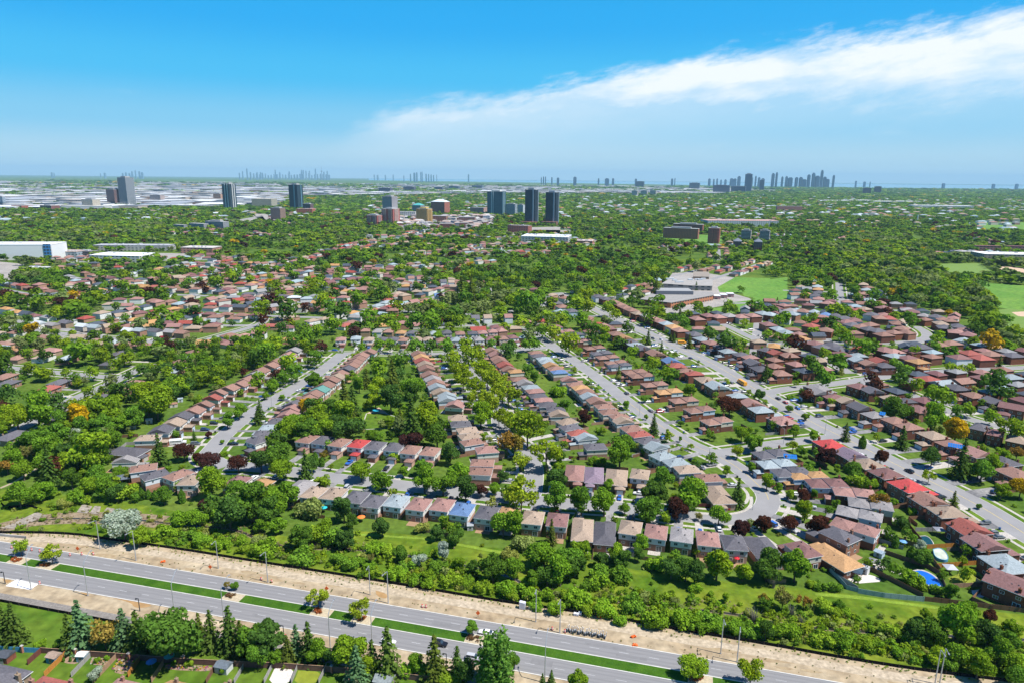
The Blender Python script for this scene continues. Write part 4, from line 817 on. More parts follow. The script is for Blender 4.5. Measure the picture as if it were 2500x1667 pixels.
# ---------------------------------------------------------------- mid-distance buildings
def facade(name,fx,fz,wx,wz,glass=(.03,.045,.06),stripe=False):
    m=bpy.data.materials.new(name); t,N,L=nt(m)
    out=N.new('ShaderNodeOutputMaterial'); b=N.new('ShaderNodeBsdfPrincipled'); L.new(b.outputs[0],out.inputs[0])
    tc=N.new('ShaderNodeTexCoord'); s=N.new('ShaderNodeSeparateXYZ'); L.new(tc.outputs['Object'],s.inputs[0])
    def M_(op,a,b_=None):
        n=N.new('ShaderNodeMath'); n.operation=op
        for i,q in enumerate((a,b_)):
            if q is None: continue
            if isinstance(q,(int,float)): n.inputs[i].default_value=q
            else: L.new(q,n.inputs[i])
        return n.outputs[0]
    u=M_('FRACT',M_('DIVIDE',M_('ADD',s.outputs[0],s.outputs[1]),fx)); v=M_('FRACT',M_('DIVIDE',s.outputs[2],fz))
    k=M_('LESS_THAN',v,wz)
    if not stripe: k=M_('MULTIPLY',k,M_('LESS_THAN',u,wx))
    g=N.new('ShaderNodeNewGeometry'); sn=N.new('ShaderNodeSeparateXYZ'); L.new(g.outputs['Normal'],sn.inputs[0]); k=M_('MULTIPLY',k,M_('LESS_THAN',sn.outputs[2],.5))
    oi=N.new('ShaderNodeObjectInfo'); no=N.new('ShaderNodeTexNoise'); no.inputs['Scale'].default_value=.35; L.new(tc.outputs['Object'],no.inputs[0])
    mr=N.new('ShaderNodeMapRange'); mr.inputs[3].default_value=.75; mr.inputs[4].default_value=1.2; L.new(no.outputs[0],mr.inputs[0])
    vm=N.new('ShaderNodeVectorMath'); vm.operation='SCALE'; L.new(oi.outputs['Color'],vm.inputs[0]); L.new(mr.outputs[0],vm.inputs['Scale'])
    mx=N.new('ShaderNodeMix'); mx.data_type='RGBA'; L.new(k,mx.inputs[0]); L.new(vm.outputs[0],mx.inputs[6]); mx.inputs[7].default_value=(*glass,1); L.new(mx.outputs[2],b.inputs['Base Color'])
    b.inputs['Roughness'].default_value=.6; return m
FAC=facade('windowed_facade',3.6,3.1,.55,.5); FACG=facade('glass_curtain_wall',1.6,3.1,.82,.8,(.02,.05,.075)); FACB=facade('banded_facade',4,3.2,1,.45,stripe=True); FACL=facade('low_wall_windows',7,4.2,.5,.4)
def pix_base(tile,x0,x1,yb):
    px0,py=nat(tile,x0,yb); px1,_=nat(tile,x1,yb); pm=(px0+px1)/2
    X,Y=unp(pm,py); dep=Y*FWD[1]-H*FWD[2]*1.0
    dep=(Y*FWD[1]+(0-H)*FWD[2]); return X,Y,(px1-px0)/FPX*dep,dep,pm,py
def height_at(tile,x,yt,X,Y):
    px,py=nat(tile,x,yt); d=ray(px,py); t=Y/d[1]; return H+d[2]*t
def block(tile,x0,x1,yb,yt,name,label,cat,col,dep_ratio=.6,yaw=-.42,roof=(.35,.35,.34),facm=None,slabs=None,pent=True,podium=None,group=None,depth=None,pentc=(.35,.35,.36),crown=None,balc=None,fins=()):
    X,Y,Wp,dep,pm,py=pix_base(tile,x0,x1,yb); hgt=height_at(tile,(x0+x1)/2,yt,X,Y)
    c,s=abs(math.cos(yaw)),abs(math.sin(yaw))
    if depth: w=max(5,(Wp-depth*s)/c); d=depth
    else: w=Wp/(c+dep_ratio*s); d=w*dep_ratio
    back=(d*c+w*s)/2; r=empty(name,X+X/Y*back,Y+back,0,yaw)
    tag(r,label,cat,group)
    occ_rect(X+X/Y*back,Y+back,w/2+3,d/2+3,yaw,1)
    q=MB(); q.box(-w/2,w/2,-d/2,d/2,0,hgt); q.build('wall',facm or FAC,r,col)
    q=MB(); q.box(-w/2-.25,w/2+.25,-d/2-.25,d/2+.25,hgt,hgt+.7); q.build('roof',FLAT,r,roof)
    if slabs:
        q=MB()
        for z in np.arange(3.2,hgt-1,3.2): q.box(-w/2-slabs[0],w/2+slabs[0],-d/2-slabs[0],d/2+slabs[0],z,z+slabs[1])
        q.build('floor_slabs',FLAT,r,slabs[2])
    if balc:
        q=MB(); n=balc[0]
        for z in np.arange(3.2,hgt-2,3.2):
            for k in range(n):
                x=-w/2+w*(k+.5)/n; q.box(x-w/n*.3,x+w/n*.3,-d/2-1.4,-d/2-.02,z,z+1.1); 
            q.box(w/2+.02,w/2+1.4,-d*.3,d*.3,z,z+1.1)
        q.build('balconies',FLAT,r,balc[1])
    if pent and hgt>18:
        q=MB(); q.box(-w*.28,w*.28,-d*.28,d*.28,hgt+.7,hgt+.7+max(3,hgt*.045)); q.build('mechanical_penthouse',FLAT,r,pentc)
    for fx,fw,fc in fins:
        q=MB(); q.box(w*(fx-fw/2),w*(fx+fw/2),-d/2-1.7,-d/2-.03,0,hgt+1.2); q.build('fin',FLAT,r,fc)
        q=MB(); q.box(w/2+.03,w/2+1.7,d*(fx-fw/2),d*(fx+fw/2),0,hgt+1.2); q.build('fin',FLAT,r,fc)
    if podium:
        pw,pd,ph,pc=podium; q=MB(); q.box(-w/2-pw,w/2+pw,-d/2-pd,-d/2-.05,0,ph); q.build('podium',FAC,r,pc)
    if crown:
        q=MB(); q.hip(-w/2,w/2,-d/2,d/2,hgt+.7,crown[0],.3,oh=0); q.build('sloped_top',FLAT,r,crown[1])
    return r,w,d,hgt
def low(tile,x0,x1,yb,yt,name,label,cat,col,roof,depth,yaw=-.1,units=6,facm=None,stripe=None):
    r,w,d,h=block(tile,x0,x1,yb,yt,name,label,cat,col,yaw=yaw,roof=roof,facm=facm or FACL,pent=False,depth=depth)
    rr=random.Random(int(x0))
    for k in range(units):
        x=rr.uniform(-.42,.42)*w; y=rr.uniform(-.38,.38)*d; s=rr.uniform(1.2,3); q=MB(); q.box(x-s,x+s,y-s*.6,y+s*.6,h+.7,h+.7+rr.uniform(1,2)); q.build('rooftop_unit',FLAT,r,(.5,.51,.52))
    return r,w,d,h
DK=(.035,.045,.06); GL=(.05,.10,.13); BRK=(.30,.10,.07); TAN=(.45,.34,.22); GR=(.3,.31,.33); WH=(.72,.72,.72)
block('A0',1088,1218,452,200,'residential_tower','dark tower striped with white balconies, tallest on the left plain','tower',DK,.8,facm=FACG,slabs=(.8,.9,(.62,.65,.68)))
block('A0',972,1096,450,306,'residential_tower','brown and dark tower directly left of the white-striped tower','tower',(.16,.07,.06),.7,facm=FAC,slabs=(.15,.3,(.4,.4,.42)))
block('A0',2012,2126,482,258,'residential_tower','slim dark tower with pale vertical stripe, second on the left plain','tower',DK,.8,facm=FACG,balc=(3,(.2,.23,.26)),fins=((-.12,.08,(.7,.7,.7)),(.2,.08,(.7,.7,.7))))
block('A1',326,446,482,264,'residential_tower','very dark glass tower standing left of the town centre','tower',(.02,.03,.042),.75,facm=FACG,slabs=(.08,.25,(.03,.06,.09)),fins=((.12,.12,(.12,.25,.32)),))
block('A0',742,905,478,397,'apartment_block','beige slab apartment block below the white-striped tower','apartment block',(.50,.43,.33),.5,slabs=(.4,.5,(.6,.58,.52)))
block('A0',103,262,492,450,'apartment_block','low orange brick apartment block at far left','apartment block',(.42,.13,.07),.4)
block('A0',365,540,498,452,'apartment_block','low brick block with white bands, left of the beige slab','apartment block',(.34,.12,.08),.5,facm=FACB)
block('A0',1345,1485,414,358,'apartment_block','grey-pink apartment slab between the two left-hand towers','apartment block',(.42,.32,.30),.35,slabs=(.3,.5,(.5,.48,.46)))
block('A0',1915,2012,408,345,'apartment_block','tan apartment slab touching the slim dark tower','apartment block',(.48,.28,.18),.4,slabs=(.3,.4,(.55,.4,.3)))
block('A0',0,56,450,372,'apartment_block','blue-grey apartment block cut by the left edge','apartment block',(.3,.36,.42),.5)
block('A1',438,538,498,437,'apartment_block','dark brown block beside the very dark glass tower','apartment block',(.15,.09,.08),.5)
low('A1',390,545,536,482,'brick_building','orange-brick building in front of the very dark tower','building',(.45,.14,.07),(.35,.2,.15),30)
block('A1',155,286,578,475,'apartment_block','square tan-brown apartment block left of the dark tower','apartment block',(.30,.19,.14),.6)
low('A1',0,196,468,392,'institution','wide cream institution building with flat roof','building',(.60,.54,.42),(.55,.5,.42),60,facm=FACB)
for i,(x0,x1,yb,yt) in enumerate(((1555,1690,672,626),(1692,1882,668,616),(1838,2066,668,598))):
    block('A0',x0,x1,yb,yt,'apartment_block',['short','middle','largest'][i]+' grey and white terraced slab above the left shopping strip','apartment block',(.20,.21,.24),.3,slabs=(.3,.5,(.6,.6,.6)))
r,w_,d_,h_=low('A0',-60,552,945,808,'storage_warehouse','big white block building with blue corner bays at left edge','building',(.74,.74,.74),(.72,.72,.73),50,yaw=.12,units=5,facm=FLAT)
for sx_ in (-.40,.44):
    q=MB(); x=sx_*w_; q.box(x-w_*.05,x+w_*.05,-d_/2-1.2,-d_/2-.03,0,h_+1.5); q.build('corner_bay',facade('blue_bay',5,5,.75,.6),r,(.05,.22,.5))
q=MB(); q.box(w_*.02,w_*.2,-d_/2-.6,-d_/2-.03,0,h_*.28); q.build('loading_bay',FLAT,r,(.2,.25,.3))
low('A0',880,1550,858,812,'shopping_strip','long grey-roofed shopping strip behind the left parking lot','shopping strip',(.45,.43,.42),(.36,.36,.38),30,yaw=.06,units=10)
low('A0',1655,1970,884,832,'shopping_strip','brick shopping building right of the grey strip','shopping strip',(.40,.20,.14),(.52,.47,.44),34,units=6)
low('A0',865,1372,962,905,'supermarket','large plain white-roofed store in front of the left parking lot','store',(.6,.6,.6),(.8,.81,.82),48,units=5)
low('A0',560,770,915,868,'shop','brown-roofed shop right of the white block building','store',(.3,.36,.42),(.36,.28,.24),34,units=4)
low('A0',772,868,918,865,'shop','small dark building beside the white-roofed store','store',(.12,.10,.11),(.2,.18,.18),18,units=2)
low('A0',225,440,1055,1015,'shop','low blue-fronted shop with flat roof at far left','store',(.10,.2,.4),(.5,.5,.5),20,units=3)
block('A1',1160,1290,560,370,'residential_tower','part-built concrete tower with tower cranes','tower',(.36,.34,.37),.9,slabs=(.5,.5,(.55,.52,.52)))
block('A1',1152,1308,626,482,'residential_tower','red-brick tower with pale balconies in front of the part-built tower','tower',(.46,.12,.09),.9,balc=(2,(.6,.5,.45)))
block('A1',1013,1152,628,540,'apartment_block','red-brick block left of the red-brick tower','apartment block',(.42,.10,.08),.7,balc=(2,(.5,.4,.38)))
block('A1',1458,1602,614,480,'apartment_block','gold-coloured apartment block in the town centre','apartment block',(.62,.40,.13),.7,pentc=(.62,.42,.12),balc=(3,(.5,.34,.14)))
block('A1',1422,1532,525,450,'office_block','grey office block with teal sloping top','office block',(.36,.38,.40),.8,facm=FACB,crown=(.5,(.08,.36,.36)))
block('A1',1590,1758,532,420,'office_block','brick office block with white sloping crown','office block',(.44,.15,.10),.7,crown=(.45,(.62,.68,.72)))
block('A1',1938,2092,534,470,'hall','pink stone hall left of the blue glass tower','building',(.52,.30,.25),.5,pent=False)
block('A1',2092,2260,545,325,'residential_tower','wide blue-green glass tower in the town centre','tower',(.10,.22,.27),.5,facm=FACG,slabs=(.1,.35,(.06,.17,.22)),pentc=(.6,.6,.55),fins=((-.2,.05,(.45,.55,.58)),(-.1,.04,(.4,.5,.55))))
block('A2',-18,84,545,438,'office_block','white and blue block right of the wide glass tower','office block',(.62,.68,.74),.6,facm=FACG)
block('A2',86,152,535,445,'office_block','pale block squeezed beside the left twin tower','office block',(.55,.60,.64),.8)
block('A2',150,272,628,308,'residential_tower','left one of the two dark twin towers','tower',(.025,.03,.042),.8,facm=FACG,balc=(1,(.07,.10,.13)),podium=(8,14,11,(.36,.16,.11)),pentc=(.3,.35,.4),fins=((.30,.12,(.25,.33,.40)),))
block('A2',333,456,628,333,'residential_tower','right one of the two dark twin towers','tower',(.025,.03,.042),.8,facm=FACG,balc=(1,(.07,.10,.13)),podium=(8,14,11,(.38,.17,.12)),pentc=(.3,.35,.4),fins=((.30,.12,(.25,.33,.40)),))
low('A2',-5,216,698,635,'brick_building','long red-brick building in front of the left twin tower','building',(.36,.12,.08),(.28,.22,.2),22,yaw=-.5)
for i,(tile,x0,x1,yb,yt,c,l) in enumerate((('A1',1838,1990,612,556,(.28,.14,.10),'brown brick block in the middle of the town centre'),('A1',1600,1735,606,545,(.32,.14,.09),'low brick block right of the gold block'),('A1',1300,1460,560,508,(.58,.56,.54),'pale box building right of the red-brick tower'),('A1',1480,1560,642,612,(.6,.62,.64),'small white building below the gold block'),('A1',2055,2125,590,545,(.42,.48,.52),'grey-blue low building below the wide glass tower'))):
    low(tile,x0,x1,yb,yt,'town_building',l,'building',c,(.42,.4,.4),24,units=3)
low('A2',108,585,792,735,'shopping_mall','sprawling mall with white and blue roof sections','mall',(.42,.42,.44),(.66,.70,.73),70,yaw=-.2,units=14)
low('A2',578,782,804,770,'shopping_mall','brick-fronted mall wing right of the white roofs','mall',(.42,.19,.11),(.52,.42,.38),34,yaw=-.25,units=5)
block('A2',1480,1748,705,622,'apartment_block','rear one of two long red-brick apartment slabs','apartment block',(.36,.11,.08),.25,slabs=(.4,.4,(.3,.14,.10)))
block('A2',1393,1706,752,660,'apartment_block','front one of two long red-brick apartment slabs','apartment block',(.40,.13,.09),.22,slabs=(.4,.4,(.34,.16,.12)))
block('A2',1784,1902,792,655,'residential_tower','square red-brick tower right of the apartment slabs','tower',(.44,.13,.10),.8,balc=(2,(.36,.15,.11)))
low('A2',1742,2400,640,588,'factory','very long factory with faded red roof','factory',(.40,.46,.48),(.50,.30,.26),70,yaw=.05,units=12)
block('A2',2088,2182,755,675,'apartment_block','white-banded dark block, left of a pair','apartment block',(.16,.12,.12),.6,slabs=(.5,.7,(.6,.6,.62)))
block('A2',2252,2348,762,677,'apartment_block','white-banded dark block, right of a pair','apartment block',(.16,.12,.12),.6,slabs=(.5,.7,(.6,.6,.62)))
for i,(x0,x1,yb,yt) in enumerate(((2005,2105,832,775),(2188,2288,852,780))):
    block('A2',x0,x1,yb,yt,'apartment_block',['left','right'][i]+' one of two slate-roofed blocks below the white-banded pair','apartment block',(.2,.1,.09),1.6,yaw=-.3,crown=(.7,(.16,.18,.22)),pent=False)
for i,(x0,x1,yb,yt) in enumerate(((1108,1170,372,318),(1188,1256,362,316),(1272,1335,362,316))):
    block('A2',x0,x1,yb,yt,'apartment_block',['left','middle','right'][i]+' one of three beige blocks standing in the far woods','apartment block',(.46,.42,.40),.7)
for i,(t_,x0,x1,yb,yt,c,l) in enumerate((('A2',1144,1222,290,234,DK,'dark slab apartment block behind the three beige blocks'),('A2',1626,1720,304,247,DK,'dark slab apartment block midway along the right horizon'),('A2',1838,1988,342,268,(.06,.07,.10),'broad dark slab left of the lone tall tower'),('A2',2000,2132,334,278,(.06,.07,.10),'broad dark slab touching the lone tall tower'),('A2',2118,2182,328,168,(.06,.10,.15),'lone tall blue tower on the right horizon'),('A2',2254,2294,322,222,(.06,.09,.13),'slim blue tower right of the lone tall tower'),('A3',903,972,352,294,(.20,.09,.08),'left one of two brown towers in the right-hand woods'),('A3',1004,1064,346,280,(.18,.085,.08),'right one of two brown towers in the right-hand woods'),
   ('A1',1118,1248,332,292,(.10,.09,.12),'first slab from left in the far row of apartment slabs'),('A1',1340,1457,322,281,(.10,.09,.12),'second slab from left in the far row of apartment slabs'),('A1',1618,1702,317,284,(.08,.10,.14),'third slab from left in the far row of apartment slabs'),('A1',1748,1852,307,277,(.08,.12,.17),'fourth slab from left in the far row of apartment slabs'),('A1',1954,2062,302,270,(.08,.12,.17),'fifth slab from left in the far row of apartment slabs'))):
    block(t_,x0,x1,yb,yt,'apartment_block',l,'apartment block',c,.35)
low('A3',128,352,505,458,'apartment_block','pink-orange brick apartment building beside the straight far road','apartment block',(.46,.18,.14),(.4,.3,.28),22,facm=FAC)
low('A3',1738,1925,905,868,'school','dark low wing of the school by the striped field','school',(.16,.17,.19),(.40,.38,.36),26)
low('A3',1920,2420,968,893,'school','large school with white roof above the ball diamond','school',(.36,.29,.22),(.70,.68,.65),45)
low('A3',1340,1862,482,452,'shopping_mall','long white shopping complex far right by the pale field','mall',(.6,.6,.6),(.75,.76,.77),60)
q=MB(); r=empty('chimney_stack',*G('A3',1393,602)); Y=r.location.y; hh=height_at('A3',1393,532,0,Y); q.tube([(0,0,0),(0,0,hh)],[2.2,1.6],10); q.build('shaft',FLAT,r,(.6,.62,.62)); q=MB(); q.tube([(0,0,hh),(0,0,hh+1)],[1.9,1.9],10); q.build('rim',FLAT,r,(.3,.3,.3)); tag(r,'thin white chimney stack among the right-hand trees','chimney')
for x0,x1,yb,yt,c,l in ((1905,2120,862,815,(.30,.14,.12),'left'),(2195,2400,868,818,(.30,.14,.12),'right')):
    r,w_,d_,h_=low('A3',x0,x1,yb,yt,'row_housing',f'{l} one of two maroon-roofed row-housing blocks behind the school','row housing',c,(.25,.1,.1),10,units=0)
# the two schools of the middle distance
def polyblock(name,label,cat,s,h,wall,roof,zr=0):
    P=pts(s); cx=sum(p[0] for p in P)/len(P); cy=sum(p[1] for p in P)/len(P); r=empty(name,cx,cy); tag(r,label,cat); occ_poly(P,1)
    a=sum(P[i-1][0]*P[i][1]-P[i][0]*P[i-1][1] for i in range(len(P))); P=P if a>0 else P[::-1]; P=[(x-cx,y-cy) for x,y in P]; n=len(P)
    q=MB(); q.add([(x,y,0) for x,y in P]+[(x,y,h) for x,y in P],[(i,(i+1)%n,n+(i+1)%n,n+i) for i in range(n)]); q.build('wall',FACL,r,wall)
    k=1.02; q=MB(); q.add([(x*k,y*k,h) for x,y in P]+[(x*k,y*k,h+.5) for x,y in P],[tuple(range(n,2*n)),tuple(range(n-1,-1,-1))]+[(i,(i+1)%n,n+(i+1)%n,n+i) for i in range(n)]); q.build('roof',mat('gravel_roof',(.95,.95,.95),.95,.15,.25,src='obj'),r,roof)
    return r
r=polyblock('school','large brick school with stepped flat roofs beside its parking lot','school','B2 1190,345 1460,378 1840,308 1830,278 1500,268 1330,275',6,(.42,.17,.08),(.29,.275,.26))
q=MB(); q.box(-26,18,2,26,6.5,10.5); q.build('upper_storey',FLAT,r,(.14,.15,.18)); q=MB(); q.box(-25.5,17.5,2.5,25.5,10.5,10.8); q.build('upper_roof',FLAT,r,(.30,.30,.30))
r=polyblock('school','long pale flat-roofed school left of the green playing field','school','B2 1380,200 1640,218 1830,222 1830,165 1500,130 1460,150',6,(.30,.28,.26),(.34,.32,.30))
for k in range(9):
    q=MB(); rr=random.Random(k); x=rr.uniform(-30,30); y=rr.uniform(-16,22); q.box(x-3,x+3,y-1.5,y+1.5,6.5,8.2); q.build('rooftop_unit',FLAT,r,(.55,.58,.6))
r=polyblock('gymnasium','tan brick gym block rising behind the pale school roof','school','B2 1660,155 1800,158 1800,110 1660,108',9,(.36,.22,.13),(.28,.24,.2))
for i,(x,y) in enumerate(((1870,300),(1930,290),(1990,280))):
    low('B2',x-32,x+32,y,y-28,'portable_classroom',['left','middle','right'][i]+' white-roofed portable classroom beside the brick school','classroom',(.35,.2,.2),(.75,.75,.75),8,units=0)
# ---------------------------------------------------------------- open ground of the middle distance
FIELD=mat('playing_field',(.085,.20,.02),.95,.2,.02,col2=(.13,.24,.03),scale2=.2); STRIPED=mat('striped_field',(.17,.24,.05),.95,.12,.3,stretch=(.02,1.0,1),col2=(.10,.19,.03)); LOT=mat('parking_lot',(.30,.275,.25),.9,.15,.05,scale2=.6); SAND=mat('infield_sand',(.50,.36,.25),.95,.1,.3)
EXC=[]
def flat(name,s,m,z=.02,occ=2):
    P=pts(s); q=MB(); flatpoly(q,P,z); structure(name,q,m); EXC.append(P)
    if occ: occ_poly(P,occ)
flat('schoolyard_pavement','B2 1180,330 1200,280 1340,240 1380,190 1480,60 1760,60 2040,105 2010,180 2000,230 2030,250 2170,290 2190,310 1800,380 1480,430 1400,420 1300,370',LOT)
flat('school_field','B2 1880,190 2040,100 2352,110 2352,300 2120,270 2100,240 1900,235',FIELD,.03); flat('school_field_lower','B2 1480,440 1800,380 1980,370 1990,330 2300,290 2300,330 2060,420 1700,450',FIELD,.025)
flat('school_field_right','B3 -80,190 0,130 230,100 230,300 60,330 -80,290',FIELD,.028)
flat('striped_field','B3 1400,-15 1960,-25 2130,105 1730,110',STRIPED); flat('ball_diamond','A3 2060,990 2352,1010 2400,1090 2200,1050 2100,1020',SAND); flat('ball_field','B3 2080,30 2352,60 2352,110 2130,90',FIELD)
flat('open_meadow','B3 1930,150 2420,175 2420,420 2120,370 1940,270',FIELD,.022); flat('lower_meadow','B3 2010,400 2200,385 2480,395 2480,660 2250,600 2090,500',STRIPED,.024); flat('sand_pit','B3 2240,415 2420,405 2420,460 2300,450',SAND,.03)
flat('far_field','A3 1890,600 2450,600 2450,700 1940,685',FIELD); flat('pale_field','A3 1840,455 2450,450 2450,530 1980,520',STRIPED)
flat('store_parking','A0 -40,950 215,975 200,1075 -40,1160',LOT); flat('strip_parking','A0 860,870 1700,880 1680,930 1380,935 860,940',LOT,.024)
flat('construction_ground','A0 2060,590 2352,540 2400,600 2100,610',LOT); flat('centre_parking','A1 1500,650 2140,650 2100,600 1560,600',LOT); flat('town_centre_ground','A1 1280,665 2150,665 2150,560 1700,545 1280,560',LOT); flat('tower_forecourt','A2 -10,715 470,700 470,640 -10,650',LOT); flat('apartment_forecourt','A2 1385,775 1920,815 1920,720 1385,700',FIELD); flat('institution_lot','A1 -40,480 300,590 300,610 100,600 -60,520',LOT); flat('mall_parking','A2 220,700 560,705 560,670 220,668',LOT)
flat('park_lawn','B1 890,1130 1000,1150 1400,1160 1400,1330 1260,1560 960,1560 900,1300',LAWN,.016,0)
q=MB(); P=pts('C1 960,360 1010,215 1170,212 1290,250 1250,345 960,360'); ribbon(q,P,-.35,.35,.05); structure('park_path',q,WALK)
q=MB(); P=pts('C1 1010,215 1120,160 1200,215'); flatpoly(q,P,.045); structure('play_area',q,SAND)
q=MB(); ribbon(q,smooth(pts('A3 230,860 190,790 180,680 215,620 320,520'),2),-7,7,.05); structure('straight_road',q,ROADM)
for s in ('A0 -100,570 300,640 900,640 1600,690','A1 950,960 1200,960 1330,880','A2 560,1010 760,960 870,910','A2 1290,745 1350,715','A0 1960,620 2352,545'):
    q=MB(); P=smooth(pts(s),2); ribbon(q,P,-5,5,.05); structure('far_street',q,ROADM)
    for (x,y,a) in alongP(P,4): occ_rect(x,y,3,7,a,2)
# ---------------------------------------------------------------- haze-blue skyline, far warehouses
def spike(tile,x,yt,Yd,wpx,label,group,col=(.20,.32,.42),name='skyscraper',taper=0):  # pale blue default: whitening by distant haze is put into the wall colour
    px,_=nat(tile,x,0); d=ray(px,434); X=d[0]/d[1]*Yd; h=height_at(tile,x,yt,X,Yd); w=wpx*(.6 if tile in('A0','A1') else .8)/3.675/FPX*Yd
    q=MB(); rr=random.Random(int(x*7))
    if taper: q.tube([(0,0,0),(0,0,h*.6),(0,0,h*.61),(0,0,h*.66),(0,0,h*.67),(0,0,h)],[w*.35,w*.2,w*.8,w*.8,w*.15,w*.06],8)
    else:
        q.box(-w/2,w/2,-w/2,w/2,0,h*.93); q.box(-w*.32,w*.32,-w*.32,w*.32,h*.93,h)
    o=q.build(name,mat('haze_tinted_wall',(.95,.95,.95),.8,.1,.02,src='obj'),None,col); o.location=(X,Yd,0); tag(o,label,'skyscraper',group); return o
rs=random.Random(3)
L1='dark blue tower in the right-hand horizon cluster'
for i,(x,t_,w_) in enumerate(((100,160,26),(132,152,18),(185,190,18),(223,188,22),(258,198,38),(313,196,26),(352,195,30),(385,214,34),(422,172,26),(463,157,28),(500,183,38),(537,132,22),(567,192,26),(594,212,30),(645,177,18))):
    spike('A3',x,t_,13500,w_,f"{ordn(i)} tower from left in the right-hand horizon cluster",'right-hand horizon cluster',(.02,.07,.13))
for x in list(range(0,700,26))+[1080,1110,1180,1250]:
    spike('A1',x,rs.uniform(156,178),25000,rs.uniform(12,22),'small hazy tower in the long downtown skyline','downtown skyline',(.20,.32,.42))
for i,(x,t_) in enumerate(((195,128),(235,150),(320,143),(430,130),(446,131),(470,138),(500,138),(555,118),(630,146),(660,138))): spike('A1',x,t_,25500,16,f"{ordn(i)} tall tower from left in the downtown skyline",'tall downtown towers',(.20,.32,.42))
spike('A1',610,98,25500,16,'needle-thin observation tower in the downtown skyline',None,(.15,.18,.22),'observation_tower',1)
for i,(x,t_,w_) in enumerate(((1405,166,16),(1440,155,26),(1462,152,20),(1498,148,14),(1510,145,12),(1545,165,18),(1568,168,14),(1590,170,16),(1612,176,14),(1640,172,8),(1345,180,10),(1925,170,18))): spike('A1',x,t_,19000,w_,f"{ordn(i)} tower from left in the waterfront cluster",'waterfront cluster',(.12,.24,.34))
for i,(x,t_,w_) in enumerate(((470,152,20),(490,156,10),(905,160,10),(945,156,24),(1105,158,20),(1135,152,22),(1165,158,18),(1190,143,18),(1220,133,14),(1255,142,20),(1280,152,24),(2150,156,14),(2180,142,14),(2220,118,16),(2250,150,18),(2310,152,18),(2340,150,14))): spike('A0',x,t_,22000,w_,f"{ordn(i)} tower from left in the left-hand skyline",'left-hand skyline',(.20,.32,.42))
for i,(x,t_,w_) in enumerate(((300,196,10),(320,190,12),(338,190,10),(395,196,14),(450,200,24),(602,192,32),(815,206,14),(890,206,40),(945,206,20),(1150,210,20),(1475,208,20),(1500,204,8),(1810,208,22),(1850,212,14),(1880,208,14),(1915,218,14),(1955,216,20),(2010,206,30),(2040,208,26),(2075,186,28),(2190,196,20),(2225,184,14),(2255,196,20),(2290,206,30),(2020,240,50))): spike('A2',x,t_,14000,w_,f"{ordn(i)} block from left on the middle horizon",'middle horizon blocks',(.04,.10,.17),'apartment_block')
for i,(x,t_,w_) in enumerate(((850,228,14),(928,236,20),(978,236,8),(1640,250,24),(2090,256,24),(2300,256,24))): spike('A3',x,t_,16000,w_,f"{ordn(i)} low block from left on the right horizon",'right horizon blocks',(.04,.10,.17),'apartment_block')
def polar(px,dist):
    d=ray(px,434); n=math.hypot(d[0],d[1]); return d[0]/n*dist,d[1]/n*dist
q=MB(); P=[polar(-200,3300),polar(300,3200),polar(640,3500),polar(700,5000),polar(1300,6200),polar(1900,7600),polar(1900,15000),polar(-200,17000)]; flatpoly(q,P,.3); structure('industrial_plain',q,mat('industrial_ground',(.10,.13,.07),.95,.3,.004,col2=(.20,.205,.16),scale2=.02,detail=6)); INDP=P
WHS=[]
rw=random.Random(8)
wroof=[(.66,.66,.65),(.5,.49,.46),(.72,.72,.72),(.34,.31,.28),(.40,.42,.46),(.18,.19,.21)]
def inside(p):
    x,y=p; c=False; xj,yj=INDP[-1]
    for xi,yi in INDP:
        if (yi>y)!=(yj>y) and x<(xj-xi)*(y-yi)/(yj-yi)+xi: c=not c
        xj,yj=xi,yi
    return c
tries=0
while len(WHS)<1100 and tries<14000:
    tries+=1
    px=rw.uniform(-60,1800); u_=rw.random(); D=1/(1/3350-u_*(1/3350-1/14500)); x,y=polar(px,D)
    if not inside((x,y)): continue
    w_=rw.uniform(60,230)*(.5+D/9000); d_=rw.uniform(50,140)*(.5+D/8000); 
    if any(abs(x-a[0])<(w_+a[2])*.5 and abs(y-a[1])<(d_+a[3])*.5 for a in WHS): continue
    WHS.append((x,y,w_,d_,rw.uniform(9,15),rw.choice(wroof),rw.choice([(.55,.55,.55),(.25,.28,.33),(.42,.36,.32),(.10,.13,.18),(.3,.2,.16)])))
for px,D in [(1400+i*40,8200+rw.uniform(-400,900)) for i in range(9)]+[(2040+i*60,5200+rw.uniform(-200,300)) for i in range(4)]:
    x,y=polar(px,D); WHS.append((x,y,180,90,12,(.75,.75,.75),(.6,.6,.6)))
WHS.sort(key=lambda a:math.hypot(a[0],a[1]))
class CMB(MB):
    def __init__(s): super().__init__(); s.c=[]
    def put(s,fn,*a,col=(1,1,1),**k):
        n=len(s.f); fn(*a,**k); s.c+= [col]*(len(s.f)-n)
    def cbuild(s,name,m):
        me=s.mesh(name,[m]); at=me.color_attributes.new('Col','FLOAT_COLOR','CORNER'); lt=np.array([len(f) for f in s.f]); c=np.ones((lt.sum(),4),np.float32); c[:,:3]=np.repeat(np.array(s.c,np.float32),lt,0); at.data.foreach_set('color',c.ravel()); return obj(name,me)
WM={}
cm=CMB()
